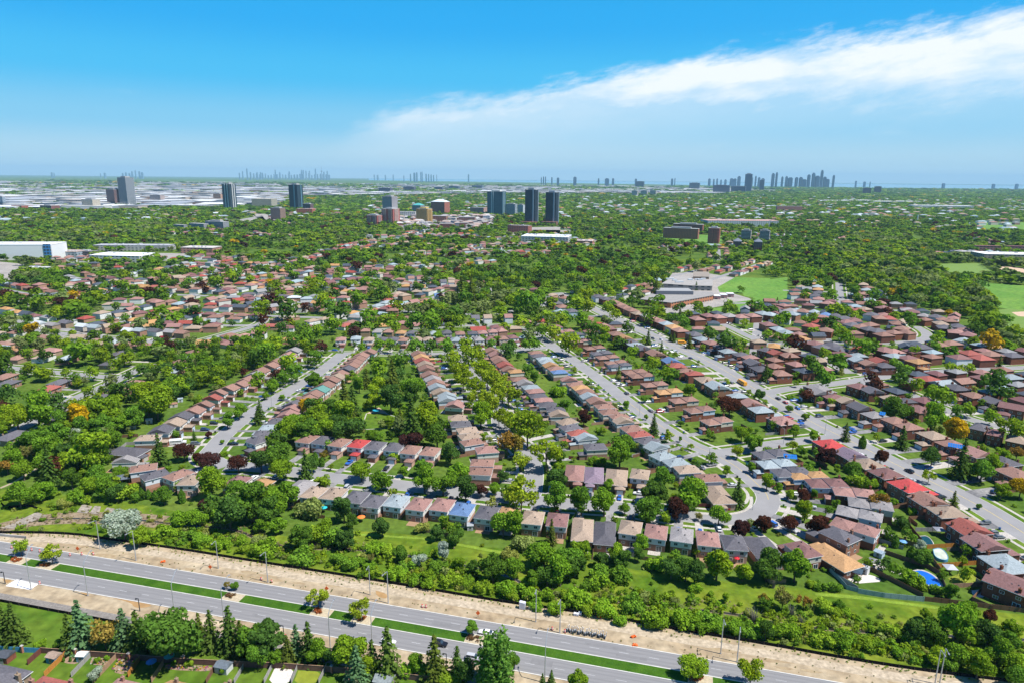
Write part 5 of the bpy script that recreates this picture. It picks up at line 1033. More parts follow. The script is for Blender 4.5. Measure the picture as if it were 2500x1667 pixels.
for i,(x,y,w_,d_,h_,rc,wc) in enumerate(WHS):
    if i<110:
        if 'w' not in WM:
            q=MB(); q.box(-.5,.5,-.5,.5,0,1); WM['w']=q.mesh('wall',[FLAT]); q=MB(); q.box(-.505,.505,-.505,.505,1,1.06); WM['r']=q.mesh('roof',[FLAT])
        r=empty('warehouse',x,y,0,rw.uniform(-.15,.15)); o=obj('wall',WM['w'],r,wc); o.scale=(w_,d_,h_); o=obj('roof',WM['r'],r,rc); o.scale=(w_,d_,h_)
        tag(r,'long low pale-roofed warehouse on the hazy industrial plain','warehouse','warehouses on the plain')
    else:
        a=rw.uniform(-.15,.15); cm.put(cm.box,x-w_/2,x+w_/2,y-d_/2,y+d_/2,0,h_,0,a,(x,y),col=wc); cm.put(cm.box,x-w_/2-1,x+w_/2+1,y-d_/2-1,y+d_/2+1,h_,h_+.8,0,a,(x,y),col=rc)
tag(cm.cbuild('distant_warehouses',MASSCOL),kind='stuff')
# ---------------------------------------------------------------- houses past the nearest 300, then the houses half-hidden in the trees
cm=CMB()
def farhouse(x,y,a,w_,d_,e,rc,wc,gab=False):
    cm.put(cm.box,x-w_/2,x+w_/2,y-d_/2,y+d_/2,0,e,0,a,(x,y),col=wc)
    n=len(cm.v); cm.put(cm.hip,x-w_/2,x+w_/2,y-d_/2,y+d_/2,e,.42 if not gab else .55,.2,'x',gab,0,.4,col=rc)
    ca,sa=math.cos(a),math.sin(a)
    for k in range(n,len(cm.v)):
        X,Y,Z=cm.v[k]; X-=x;Y-=y; cm.v[k]=(x+X*ca-Y*sa,y+X*sa+Y*ca,Z)
for f in FARH: farhouse(*f)
rf=random.Random(77)
WOODS=[pts(s) for s in ('B3 760,20 820,130 1080,260 1330,370 1720,440 2000,640 2352,900 2352,-60 1400,-60 1000,-60','A3 640,960 560,860 900,700 1300,760 1500,860 1600,1000 1200,1180 760,1180','A0 0,680 550,700 1000,600 1550,640 1500,720 900,740 550,820 0,790','B1 1250,430 1720,380 1950,200 2352,100 2352,500 1700,540','D0 0,0 1,0 1,1')]
def blocked(x,y,r=6):
    if occ_at(x,y)or occ_at(x+r,y)or occ_at(x-r,y)or occ_at(x,y+r)or occ_at(x,y-r): return True
    return False
def pip(x,y,P):
    c=False; xj,yj=P[-1]
    for xi,yi in P:
        if (yi>y)!=(yj>y) and x<(xj-xi)*(y-yi)/(yj-yi)+xi: c=not c
        xj,yj=xi,yi
    return c
BB={}
def inany(x,y,L_):
    for P in L_:
        k=id(P)
        if k not in BB: BB[k]=(min(p[0] for p in P),max(p[0] for p in P),min(p[1] for p in P),max(p[1] for p in P))
        b=BB[k]
        if b[0]<=x<=b[1] and b[2]<=y<=b[3] and pip(x,y,P): return True
    return False
def inside(p): return inany(p[0],p[1],[INDP])
HFX=[]
roofpool=list('bbbttgppmmddlo')+['r']
for k in range(120):   # small flat-roofed town buildings
    x,y=G('A1',rf.uniform(1290,2140),rf.uniform(560,655)); 
    farhouse(x,y,rf.uniform(-.5,.5),rf.uniform(12,34),rf.uniform(10,20),rf.uniform(5,13),rf.choice([(.3,.28,.27),(.5,.48,.46),(.22,.2,.2),(.4,.3,.26)]),rf.choice([(.32,.13,.09),(.45,.4,.36),(.25,.12,.09),(.5,.48,.46),(.2,.25,.28)]))
for blk in range(118):
    # each block: a street with houses both sides
    for _t in range(40):
        D=1/rf.uniform(1/2450,1/620); px=rf.uniform(-40,2540); x0,y0=polar(px,D)
        if y0>560 and not inany(x0,y0,WOODS) and not inany(x0,y0,EXC): break
    a=rf.choice([-.15,.2,.9,1.25,-.5,0.05])+rf.uniform(-.06,.06); n=rf.randint(7,16)
    q=MB(); ca,sa=math.cos(a),math.sin(a); L_=n*8.5; P=[(x0-ca*L_,y0-sa*L_),(x0,y0),(x0+ca*L_,y0+sa*L_)]
    ok=not blocked(x0,y0,3)
    if ok and D<1700:
        ribbon(q,P,-4.2,4.2,.045); structure('far_street',q,ROADM)
    for i in range(n):
        for s in (-1,1):
            u=(i-n/2+.5)*17+rf.uniform(-1,1); v=s*(15+rf.uniform(-1.5,1.5)); x=x0+ca*u-sa*v; y=y0+sa*u+ca*v
            if blocked(x,y) or rf.random()<.1 or inany(x,y,WOODS) or inany(x,y,EXC): continue
            w_,d_,e=(rf.uniform(11,14),rf.uniform(8,10),rf.choice((3.2,3.4,5.4))); rc=ROOFC[rf.choice(roofpool)]; wc=rf.choice([(.6,.58,.54),(.42,.25,.18),(.35,.2,.14),(.7,.7,.7)])
            farhouse(x,y,a,w_,d_,e,rc,wc,rf.random()<.2); occ_rect(x,y,w_/2+1,d_/2+1,a,1); HFX.append((x,y))
    for (x,y,an) in alongP(P,4): occ_rect(x,y,2,5,an,2)
INF=pts('B3 -600,380 -80,330 480,330 900,420 1300,420 1800,600 2000,720 2352,820 2600,900 2600,1400 1500,1300 900,1150 300,1060 -200,900 -700,650')
for yy in range(300,800,6):
    for xx in range(60,620,8):
        x=xx+rf.uniform(-2,2); y=yy+rf.uniform(-2,2)
        if not pip(x,y,INF): continue
        if any(occ_at(x+a,y+b) in (1,2) for a in (-6.5,0,6.5) for b in (-5.5,0,5.5)): continue
        a=.35+rf.choice((0,1.5708)); rc=ROOFC[rf.choice('bbpmmddtgl')]; farhouse(x,y,a,rf.uniform(10.5,12.5),rf.uniform(9,10.5),5.6,rc,rf.choice(BR['brown'])); occ_rect(x,y,7,6,a,1)
for _ in range(1300):   # specks of roof in the farther suburbs
    D=2400*(9500/2400)**rf.random(); px=rf.uniform(900 if D>3000 else -40,2560); x,y=polar(px,D)
    if inside((x,y)): continue
    s=1+D/6000; farhouse(x,y,rf.uniform(-.4,.4),rf.uniform(12,20)*s,9*s,rf.uniform(6,9)*(.8+.2*s),ROOFC[rf.choice('ttggllbpw')],rf.choice([(.7,.7,.7),(.55,.5,.46),(.4,.25,.2)]))
tag(cm.cbuild('distant_houses',MASSCOL),kind='stuff')
# ---------------------------------------------------------------- the massed foliage
def template(kind,n,size,seed):
    rng=np.random.default_rng(seed)
    if kind=='spruce':
        z=rng.uniform(.1,1,n)**1.2*3.2; rr=(1-z/3.35)*rng.uniform(.6,1.05,n); a=rng.uniform(0,6.283,n)
        return cards(np.stack([np.cos(a)*rr,np.sin(a)*rr,z],1),unit(np.stack([np.cos(a),np.sin(a),np.full(n,.9)],1)+.3*rng.normal(size=(n,3))),size,rng)
    if kind=='bush': C,R=crown_lumps(rng,.85,.5,.5,9,.4); C[:,2]=np.maximum(C[:,2],.12)
    elif kind=='canopy': C,R=crown_lumps(rng,.95,.3,.42,9,.36)
    else: C,R=crown_lumps(rng,.95,.85,1.3,10,.42)
    V=lumpcloud(C,R,n,size,rng,up=.5,jit=.24,inner=.04)
    if kind=='canopy': V[:,:,2]*=.5
    if kind=='tree' and n<200: V[:,:,2]*=(.74 if n>100 else .62)
    return V
def mass(name,items,kind,n,size,nv=6):
    if not items: return
    T=[template(kind,n,size,900+i) for i in range(nv)]; rng=np.random.default_rng(5)
    A=np.array([(x,y,r) for x,y,r,c in items]); Cc=np.array([c for x,y,r,c in items]); k=rng.integers(0,nv,len(A)); Vs=[];Cs=[]
    for i in range(nv):
        m=k==i
        if not m.any(): continue
        a=rng.uniform(0,6.283,m.sum()); ca,sa=np.cos(a)[:,None,None],np.sin(a)[:,None,None]; t=T[i][None]; s=A[m,2][:,None,None]
        hs=rng.uniform(.88,1.12,m.sum())[:,None,None]
        X=(t[...,0]*ca-t[...,1]*sa)*s+A[m,0][:,None,None]; Y=(t[...,0]*sa+t[...,1]*ca)*s+A[m,1][:,None,None]; Z=t[...,2]*s*hs
        Vs.append(np.stack([X,Y,np.maximum(Z,.02)],-1).reshape(-1,4,3)); Cs.append(np.repeat(Cc[m],len(T[i]),0))
    V=np.concatenate(Vs); o=obj(name,quadmesh(name,V,LEAFV,np.concatenate(Cs))); tag(o,kind='stuff'); print(name,len(A),len(V)); return o
PAL=dict(g=TK['g'][3],d=TK['d'][3],v=TK['v'][3],k=TK['k'][3],s=TK['s'][3],Y=TK['Y'][3],m=TK['m'][3],y=TK['y'][3],p=TK['p'][3],w=[(.20,.25,.08),(.17,.23,.07)])
rm=random.Random(99)
def drift(X,Y):
    f=.5+.5*math.sin(X*.013+1.7*math.sin(Y*.009)+Y*.004)
    return 'gggdddv' if f<.35 else 'ggggdvw' if f<.7 else 'gvvvgwd'
def tone(mix):
    c=rm.choice(PAL[rm.choice(mix)]); j=rm.uniform(.74,1.2)*.87; return tuple(v*j for v in c)
mixed='gggggggdddddvvvvwwm'+'p'
# thicket undergrowth
und=[]
sx=[p[0] for p in SILT]; sy=[p[1] for p in SILT]; tp=sorted(top); txs=[p[0] for p in tp]; tys=[p[1] for p in tp]
for x in np.arange(-230,215,1.7):
    s0=float(np.interp(x,sx,sy)); t0=float(np.interp(x,txs,tys))
    for y in np.arange(s0+1.5,t0,1.7):
        X=x+rm.uniform(-.8,.8); Y=y+rm.uniform(-.8,.8); u=Y-s0; f=(Y-s0)/max(1,t0-s0)
        n_=.5+.5*math.sin(X*.11+1.3*math.sin(Y*.09))*math.cos(Y*.13+X*.03)
        pr=.05
        if X>-150:
            if 3<u<11: pr=.5*n_+.2
            elif u<3: pr=.06
            elif f<.62: pr=.42*n_+.08
            elif f<.8: pr=.10*n_
            else: pr=.02
            if X>60 and f<.7: pr*=1.25
        if rm.random()<pr: und.append((X,Y,rm.uniform(.8,1.8)+(1.1*rm.random() if u<14 and rm.random()<.4 else 0),tone('kkkkvvsskgy')))
mass('undergrowth',und,'bush',110,.26)
dry=[]
for (x,y,a) in alongP(CREEK,1.1):
    for _ in range(3 if x>-105 else 7):
        d=rm.gauss(0,3.4); X=x-math.sin(a)*d; Y=y+math.cos(a)*d
        if rm.random()<.6: dry.append((X,Y,rm.uniform(.35,.8),rm.choice([(.34,.27,.17),(.26,.19,.15),(.30,.27,.10),(.20,.18,.07)])))
mass('dry_reeds',dry,'bush',34,.3)
tuft=[]
for (x,y,a) in alongP(SILT,.8):
    d=-abs(rm.gauss(0,1.3))-.3; 
    if rm.random()<.75: tuft.append((x-math.sin(a)*d,y+math.cos(a)*d,rm.uniform(.22,.55),tone('kkvs')))
for i in range(170):
    x=rm.uniform(-200,150); y=float(np.polyval(cf,x)); s0=float(np.interp(x,sx,sy)); Y=y+.8+abs(rm.gauss(0,.28))*(s0-y)
    if Y<s0: tuft.append((x,Y,rm.uniform(.15,.45),rm.choice([(.12,.15,.04),(.2,.19,.07),(.09,.14,.02)])))
mass('grass_tufts',tuft,'bush',26,.4)
# yards and streets of the near suburb, then everything beyond
TOWN=pts('A1 1280,665 2150,665 2150,560 1700,545 1280,560')
near=[];mid=[];far=[];far2=[];spr=[]
for x,y,r,c,pr in MASS:
    if pr=='spruce': spr.append((x,y,r,c))
    elif pr!='bare': (near if math.hypot(x,y)<900 else mid).append((x,y,r,c))
WN=[pts(s) for s in ('C0 0,260 560,280 900,60 1400,60 1250,330 1000,420 980,760 700,900 420,780 100,700 0,640','C0 1900,1010 2352,860 2352,1290 1900,1180','B0 1250,1150 1700,1050 2050,880 2352,560 2352,900 1900,1080 1500,1250 1250,1330','C1 130,540 500,210 900,260 960,360 640,420 400,430 150,620','C1 1250,260 1780,330 1700,470 1400,470 1260,420')]
SW=ROAD_A
for yy in np.arange(200,640,5.2):
    for xx in np.arange(-480,620,5.2):
        X=xx+rm.uniform(-2.4,2.4); Y=yy+rm.uniform(-2.4,2.4)
        if Y<float(np.interp(X,txs,tys))+1 or abs(X)/max(Y,1)>.86: continue
        o=occ_at(X,Y)
        if o in (1,2): continue
        w_=inany(X,Y,WN); left=X<-.30*Y and Y>430
        pr=.52 if w_ else (.22 if left else .20)
        if o==3: pr*=.35
        if rm.random()<pr:
            if w_ or left: near.append((X,Y,rm.uniform(2.8,5.8),tone('gggdddvvvw'+('m' if rm.random()<.25 else 'g'))))
            else: near.append((X,Y,rm.uniform(.7,1.5) if rm.random()<.62 else rm.uniform(1.6,3.2),tone('kkggdvvs')))
nearS=[q for q in near if q[2]<1.6]; nearL=[q for q in near if q[2]>=1.6]
mass('garden_shrubs',nearS,'bush',60,.36); mass('garden_trees',nearL,'tree',300,.2)
for yy in np.arange(470,2700,13.2):
    hw=.86*yy+30
    for xx in np.arange(-hw,hw,13.2):
        X=xx+rm.uniform(-4,4); Y=yy+rm.uniform(-4,4)
        if Y<640 and -480<X<620: 
            if abs(X)<.30*Y+60 or rm.random()<.5: 
                if not(Y>560 and rm.random()<.3): continue
        o=occ_at(X,Y)
        if o in (1,2): continue
        if Y>1780 and inany(X,Y,EXC) and not (inany(X,Y,[TOWN]) and rm.random()<.22): continue
        wood=inany(X,Y,WOODS)
        n_=.5+.5*math.sin(X*.021+2*math.sin(Y*.011))*math.cos(Y*.017+X*.006)
        pr=.97 if wood else (.40+.5*n_ if Y<1000 else .10+.80*n_ if Y<1900 else .25+.65*n_)
        if (occ_at(X+7,Y)==1 or occ_at(X-7,Y)==1 or occ_at(X,Y-8)==1): pr*=.5
        if Y<760 and (occ_at(X,Y+16)==1 or occ_at(X,Y+10)==1): pr*=.45
        if o==3: pr*=.3
        if rm.random()>pr: continue
        if rm.random()<.06 and not wood: spr.append((X,Y,rm.uniform(2.2,3.6),tone('p'))); continue
        r=rm.triangular(3.8,11.5,6.6)*(1.1 if wood else 1); z=rm.random()
        c=tone('Y') if z<.012 else tone('m') if z<.05 and not wood else tone(drift(X,Y)) if not wood else tone('ggvvwwwd')
        (mid if math.hypot(X,Y)<1150 else far).append((X,Y,r,c))
mass('wooded_suburb',mid,'tree',170,.28); mass('wooded_suburb_beyond',far,'tree',66,.46); mass('spruces_beyond',spr,'spruce',90,.3)
for yy in [2600*1.0125**k for k in range(140)]:
    cell=22*(yy/2600)**.8
    if yy>13000: break
    for xx in np.arange(-.84*yy,.84*yy,cell):
        X=xx+rm.uniform(-.4,.4)*cell; Y=yy+rm.uniform(-.5,.5)*yy*.0125
        if inside((X,Y)):
            if .5+.5*math.sin(X*.0017+Y*.0031+2*math.sin(Y*.0022))<.84 or rm.random()<.35: continue
        elif rm.random()<.12: continue
        far2.append((X,Y,cell*rm.uniform(.5,.78),tone('ggggddddvw' if rm.random()>.012 else 'Y')))
mass('far_woods',far2,'canopy',16,.85,10)
# ---------------------------------------------------------------- lake at the horizon, right
q=MB(); P=[polar(900,27000),polar(2700,17000),polar(2700,46000),polar(900,46000)]; flatpoly(q,P,.6); structure('lake',q,mat('lake_water',(.16,.30,.36),.3,.1,.0005,spec=.4))
# ---------------------------------------------------------------- haze
q=MB(); q.box(-50000,50000,-3500,50000,-1.0,620)
hz=bpy.data.materials.new('haze'); t,N,L=nt(hz); out=N.new('ShaderNodeOutputMaterial'); pv=N.new('ShaderNodeVolumePrincipled'); L.new(pv.outputs[0],out.inputs['Volume'])
pv.inputs['Density'].default_value=2.8e-5; pv.inputs['Color'].default_value=(.46,.78,1.0,1); pv.inputs['Anisotropy'].default_value=.0; pv.inputs['Density Attribute'].default_value=''
hz.cycles.homogeneous_volume=True
o=q.build('haze',hz); tag(o,kind='stuff')
# ---------------------------------------------------------------- street furniture and garden things
def facing(a): return a
# silt fence: black fabric on stakes
def ribbon_wall(P,h,th,z0=0):
    q=MB(); A=offset(P,th/2); B=offset(P,-th/2); n=len(P)
    V=[(x,y,z0) for x,y in A]+[(x,y,z0+h) for x,y in A]+[(x,y,z0) for x,y in B]+[(x,y,z0+h) for x,y in B]; F=[]
    for i in range(n-1): F+=[(i,i+1,n+i+1,n+i),(2*n+i+1,2*n+i,3*n+i,3*n+i+1),(n+i,n+i+1,3*n+i+1,3*n+i)]
    return q.add(V,F)
FAB=mat('black_geotextile',(.008,.008,.009),.9,.25,1.2,spec=.1)
_q=MB(); _q.box(-.04,.04,-.04,.04,-.1,1.25); STAKE=_q.mesh('stake',[mat('timber_stake',(.10,.07,.05),.9,.2,2)])
def siltfence(P,label,step):
    r=empty('silt_fence',*P[0]); ox,oy=P[0]; Q=[(x-ox,y-oy) for x,y in P]
    ribbon_wall(Q,1.15,.05,-.02).build('fabric',FAB,r)
    for (x,y,a) in alongP(offset(Q,-.09),step): obj('stake',STAKE,r,loc=(x,y,0))
    tag(r,label,'silt fence')
siltfence(SILT,'long black silt fence between the sandy verge and the creek thicket',4.2)
siltfence(offset(ART,oS-11.6)[8:26],'black silt fence between the asphalt path and the south lawn',4.0)
siltfence(smooth(pts('C0 0,960 20,1045 80,1070 250,1040 380,1090'),2),'short curving black silt fence on the grass at far left',4)
# guard rail / parapet at the left edge of the verge
q=MB(); P=pts('D0 -60,205 235,235'); ribbon_wall(P,1.1,.3).build; o=ribbon_wall(P,1.1,.3).build('parapet',CONC,None,None); tag(o,'pale concrete parapet at the left end of the sandy verge','parapet')
# lamp posts
def lampmesh(kind):
    a=MB(); a.tube([(0,0,0),(0,0,12)],[.19,.11],8); a.box(-.22,.22,-.22,.22,0,.25)
    b=MB()
    if kind=='arm': b.tube([(0,0,11.9),(0,.5,12.15),(0,2.4,12.25)],[.09,.08,.07],6); l=(0,2.8,12.2)
    else: b.tube([(0,0,11.9),(0,.6,13.0),(0,2.4,15.0),(0,3.0,15.3)],[.11,.1,.09,.08],6); l=(0,3.3,15.3)
    c=MB(); c.box(-.17,.17,-.45,.35,-.08,.09); c.box(-.12,.12,-.35,.2,.09,.15)
    return a.mesh('pole',[STEEL]),b.mesh('arm',[STEEL]),c.mesh('luminaire',[mat('lamp_housing',(.25,.26,.28),.5,.1,2)]),l
LK={k:lampmesh(k) for k in ('arm','diag')}
def lamp(x,y,a,kind,label,grp,s=1.0):
    p,b,c,l=LK[kind]; r=empty('street_lamp',x,y,0,a,s); obj('pole',p,r); o=obj('arm',b,r); obj('luminaire',c,o,loc=l); tag(r,label,'street lamp',grp)
S_=pts('D0 280,692 790,748 1570,938 2010,985 D1 685,1222 1062,1238 D2 330,1528'); 
for i,(x,y) in enumerate(S_): lamp(x,y,ROAD_A+math.radians((8,-8,5,-20,-12,-6,0)[i]),'diag',f"tall lamp with slanting arm beside the near lanes, {ordn(i)} from left",'street lamps along the road')
N_=pts('D0 898,328 1222,432 1960,502 D1 125,627 1042,738 1205,815 D2 250,982 465,1080 1908,1268 2055,1342 D3 1548,1560 1592,1545')
for i,(x,y) in enumerate(N_): lamp(x,y,ROAD_A+math.pi+math.radians((-12,-6,8,0,10,-8,4,-4,6,-5,3,-3)[i]),'arm',f"grey lamp post with short arm on the sandy verge, {ordn(i)} from left",'lamp posts on the sandy verge',.93 if i in (2,4) else 1)
for i,(t_,x,y,st) in enumerate((('C1',182,640,'crescent'),('C1',160,160,'diagonal'),('C2',1800,665,'crescent'),('C2',2195,1080,'crescent'),('C2',1180,230,'crescent'),('C3',192,490,'short link'),('C3',1660,760,'wide'),('C3',565,395,'wide'),('B2',970,540,'wide'),('B2',1800,330,'wide'))):
    x,y=G(t_,x,y); d,qq,a=nearest_on(ST[st][0],x,y); lamp(x,y,math.atan2(qq[1]-y,qq[0]-x)-math.pi/2,'arm',f"thin residential street lamp, {ordn(i)} nearest to the sandy verge",'residential street lamps',.72)
# dark short signal posts on the south verge
for i,(x,y) in enumerate(pts('D0 48,642 1255,886 D1 270,1135 1727,1392')):
    r=empty('signal_post',x,y,0,ROAD_A); q=MB(); q.tube([(0,0,0),(0,0,4.6)],[.16,.13],8); q.build('pole',DARKM,r); q=MB(); q.box(-1.1,.1,-.1,.1,4.55,4.75); q.box(-1.15,-.75,-.18,.18,4.25,4.6); q.build('head',DARKM,r)
    tag(r,f"short dark post with a crooked head on the near verge, {ordn(i)} from left",'post','dark posts on the near verge')
# construction barrels and signs
ORA=mat('safety_orange',(.75,.13,.02),.6,.1,2); BLK=mat('black_rubber_base',(.03,.03,.03),.9,.2,3); REFL=mat('reflective_band',(.8,.8,.78),.4,.05,3)
q=MB(); q.tube([(0,0,.08),(0,0,.5),(0,0,1.05),(0,0,1.1)],[.33,.30,.24,.1],10); DRB=q.mesh('drum',[mat('drum_red',(.5,.045,.03),.6,.1,2)])
q=MB(); q.tube([(0,0,0),(0,0,.09)],[.46,.42],8); DRF=q.mesh('base',[BLK]); q=MB(); [q.tube([(0,0,z),(0,0,z+.13)],[.315,.305],10) for z in (.38,.72)]; DRR=q.mesh('bands',[REFL])
BP=pts('D0 105,320 235,337 285,342 357,354 628,388 735,380 838,380 357,640 D1 66,605 158,628 285,1122 1510,850 1543,853 1865,1412 D2 397,1052 510,1075')
for i,(x,y) in enumerate(BP):
    r=empty('traffic_drum',x,y,.02); obj('drum',DRB,r); obj('base',DRF,r); obj('bands',DRR,r); tag(r,f"red construction drum beside the road, {ordn(i)} counted left to right in each verge",'traffic drum','construction drums')
for i,(t_,x,y,w_) in enumerate((('D0',702,362,'tilted orange diamond sign near the left drums'),('D0',1890,528,'upright orange sign on the verge below a lamp post'),('D1',655,722,'orange sign behind a lime-green median tree'),('D1',2010,945,'orange sign behind the small dark median tree'))):
    X,Y=G(t_,x,y); r=empty('road_works_sign',X,Y,.02,ROAD_A+.2); q=MB(); q.tube([(-.5,-.4,0),(0,0,1.0)],.03,5); q.tube([(.5,-.4,0),(0,0,1.0)],.03,5); q.tube([(0,.5,0),(0,0,1.0)],.03,5); q.tube([(0,0,.9),(0,0,2.9)],.03,5); q.build('stand',DARKM,r)
    q=MB(); q.add([(0,-.04,1.0),(.75,-.04,1.85),(0,-.04,2.7),(-.75,-.04,1.85),(0,-.1,1.0),(.75,-.1,1.85),(0,-.1,2.7),(-.75,-.1,1.85)],[(0,3,2,1),(4,5,6,7),(0,1,5,4),(1,2,6,5),(2,3,7,6),(3,0,4,7)]); q.build('panel',ORA,r); tag(r,w_,'road sign')
for i,(t_,x,y,w_) in enumerate((('D2',825,945,'left heap of orange netting by the silt fence'),('D2',985,985,'right heap of orange netting by the silt fence'),('D2',1125,1120,'orange netting heap right of the grey barrier row'),('D2',1140,1195,'orange netting scrap at the far kerb'),('D0',1465,447,'orange netting scrap between two left lamp posts'))):
    X,Y=G(t_,x,y); q=MB(); rr=random.Random(i)
    for k in range(7): q.tube([(rr.uniform(-.9,.9),rr.uniform(-.4,.4),.15),(rr.uniform(-.9,.9),rr.uniform(-.5,.5),rr.uniform(.35,.7)),(rr.uniform(-.9,.9),rr.uniform(-.4,.4),.12)],[.2,.16,.2],6)
    o=q.build('netting_heap',ORA); o.location=(X,Y,.02); tag(o,w_,'netting')
# the row of stacked barricades
q=MB(); q.box(-.06,.06,-.9,.9,.12,.95); q.box(-.07,.07,-.95,-.8,0,1.35); q.box(-.07,.07,.8,.95,0,1.35); BARB=q.mesh('panel',[mat('barrier_panel',(.12,.13,.15),.6,.15,2)]); q=MB(); q.box(-.09,.09,-.97,-.78,1.0,1.5); q.box(-.09,.09,.78,.97,1.0,1.5); BARC=q.mesh('post_caps',[TRIM])
A_,B_=pts('D2 535,1062 875,1118')
for i in range(22):
    t_=i/21; x=A_[0]+(B_[0]-A_[0])*t_; y=A_[1]+(B_[1]-A_[1])*t_+.4*math.sin(i*1.7); r=empty('barrier',x,y,.02,ROAD_A+.12*math.sin(i*2.3)); obj('panel',BARB,r); obj('post_caps',BARC,r); tag(r,'grey white-capped barrier standing in the long row on the sandy verge','barrier','row of barriers on the sandy verge')
for t_,x,y,w_,s in (('D2',130,862,'pair of tall grey-white tanks by the silt fence',(2.0,1.2,2.6)),('D2',220,862,'low stack of white sacks by the silt fence',(2.6,1.0,1.0)),('D2',612,922,'white sack pile left of the orange netting',(1.6,1,.8)),('D2',648,915,'small pallet cage by the silt fence',(1,1,.9)),('D2',1030,985,'leaning white board by the silt fence',(.7,.3,1.2)),('D2',1358,1030,'small white box by the silt fence',(1.1,.6,.6))):
    X,Y=G(t_,x,y); r=empty('site_supplies',X,Y,.02,ROAD_A); q=MB(); q.box(-s[0]/2,-.04,-s[1]/2,s[1]/2,0,s[2]); q.box(.04,s[0]/2,-s[1]/2,s[1]/2,0,s[2]*.96); q.build('load',FLAT,r,(.62,.63,.68)); q=MB(); q.box(-s[0]/2-.1,s[0]/2+.1,-s[1]/2-.1,s[1]/2+.1,-.02,.09); q.build('pallet',BARK,r); tag(r,w_,'site supplies')
# median planting beds under the trees
q=MB()
for i,(t_,x,y) in enumerate((('D0',170,418),('D0',448,450),('D0',2080,745),('D1',585,890),('D1',948,960),('D1',1968,1135),('D2',1690,1495))):
    X,Y=G(t_,x,y); d,qq,a=nearest_on(ART,X,Y); w_=(oMN-oMS)/2-.4; c=offset([(qq[0],qq[1]),(qq[0]+math.cos(a),qq[1]+math.sin(a))],(oMN+oMS)/2)[0]
    q=MB(); ca,sa=math.cos(a),math.sin(a); V=[(c[0]+u*ca-v*sa,c[1]+u*sa+v*ca,.165) for u,v in ((-2.4,-w_),(4.6,-w_),(4.6,w_),(-2.4,w_))]; q.add(V,[(0,1,2,3)]); structure('planting_bed',q,mat('gravel_bed',(.42,.35,.24),.95,.15,1.5))
    rng=np.random.default_rng(i); C=np.stack([rng.uniform(-1.7,1.7,14),rng.uniform(-1.1,1.1,14),rng.uniform(.2,.45,14)],1); V=lumpcloud(C,np.full(14,.5),520,.26,rng); V=V[V[:,:,2].min(1)>.0]
    o=obj('ground_shrubs',quadmesh('ground_shrubs',V,LEAF),None,((.34,.10,.03),(.30,.11,.03),(.16,.09,.04))[i%3]); o.location=(c[0],c[1],.165); o.rotation_euler=(0,0,a); tag(o,f"russet low shrubs in a median bed, {ordn(i)} from left",'shrubs','shrub beds on the median')
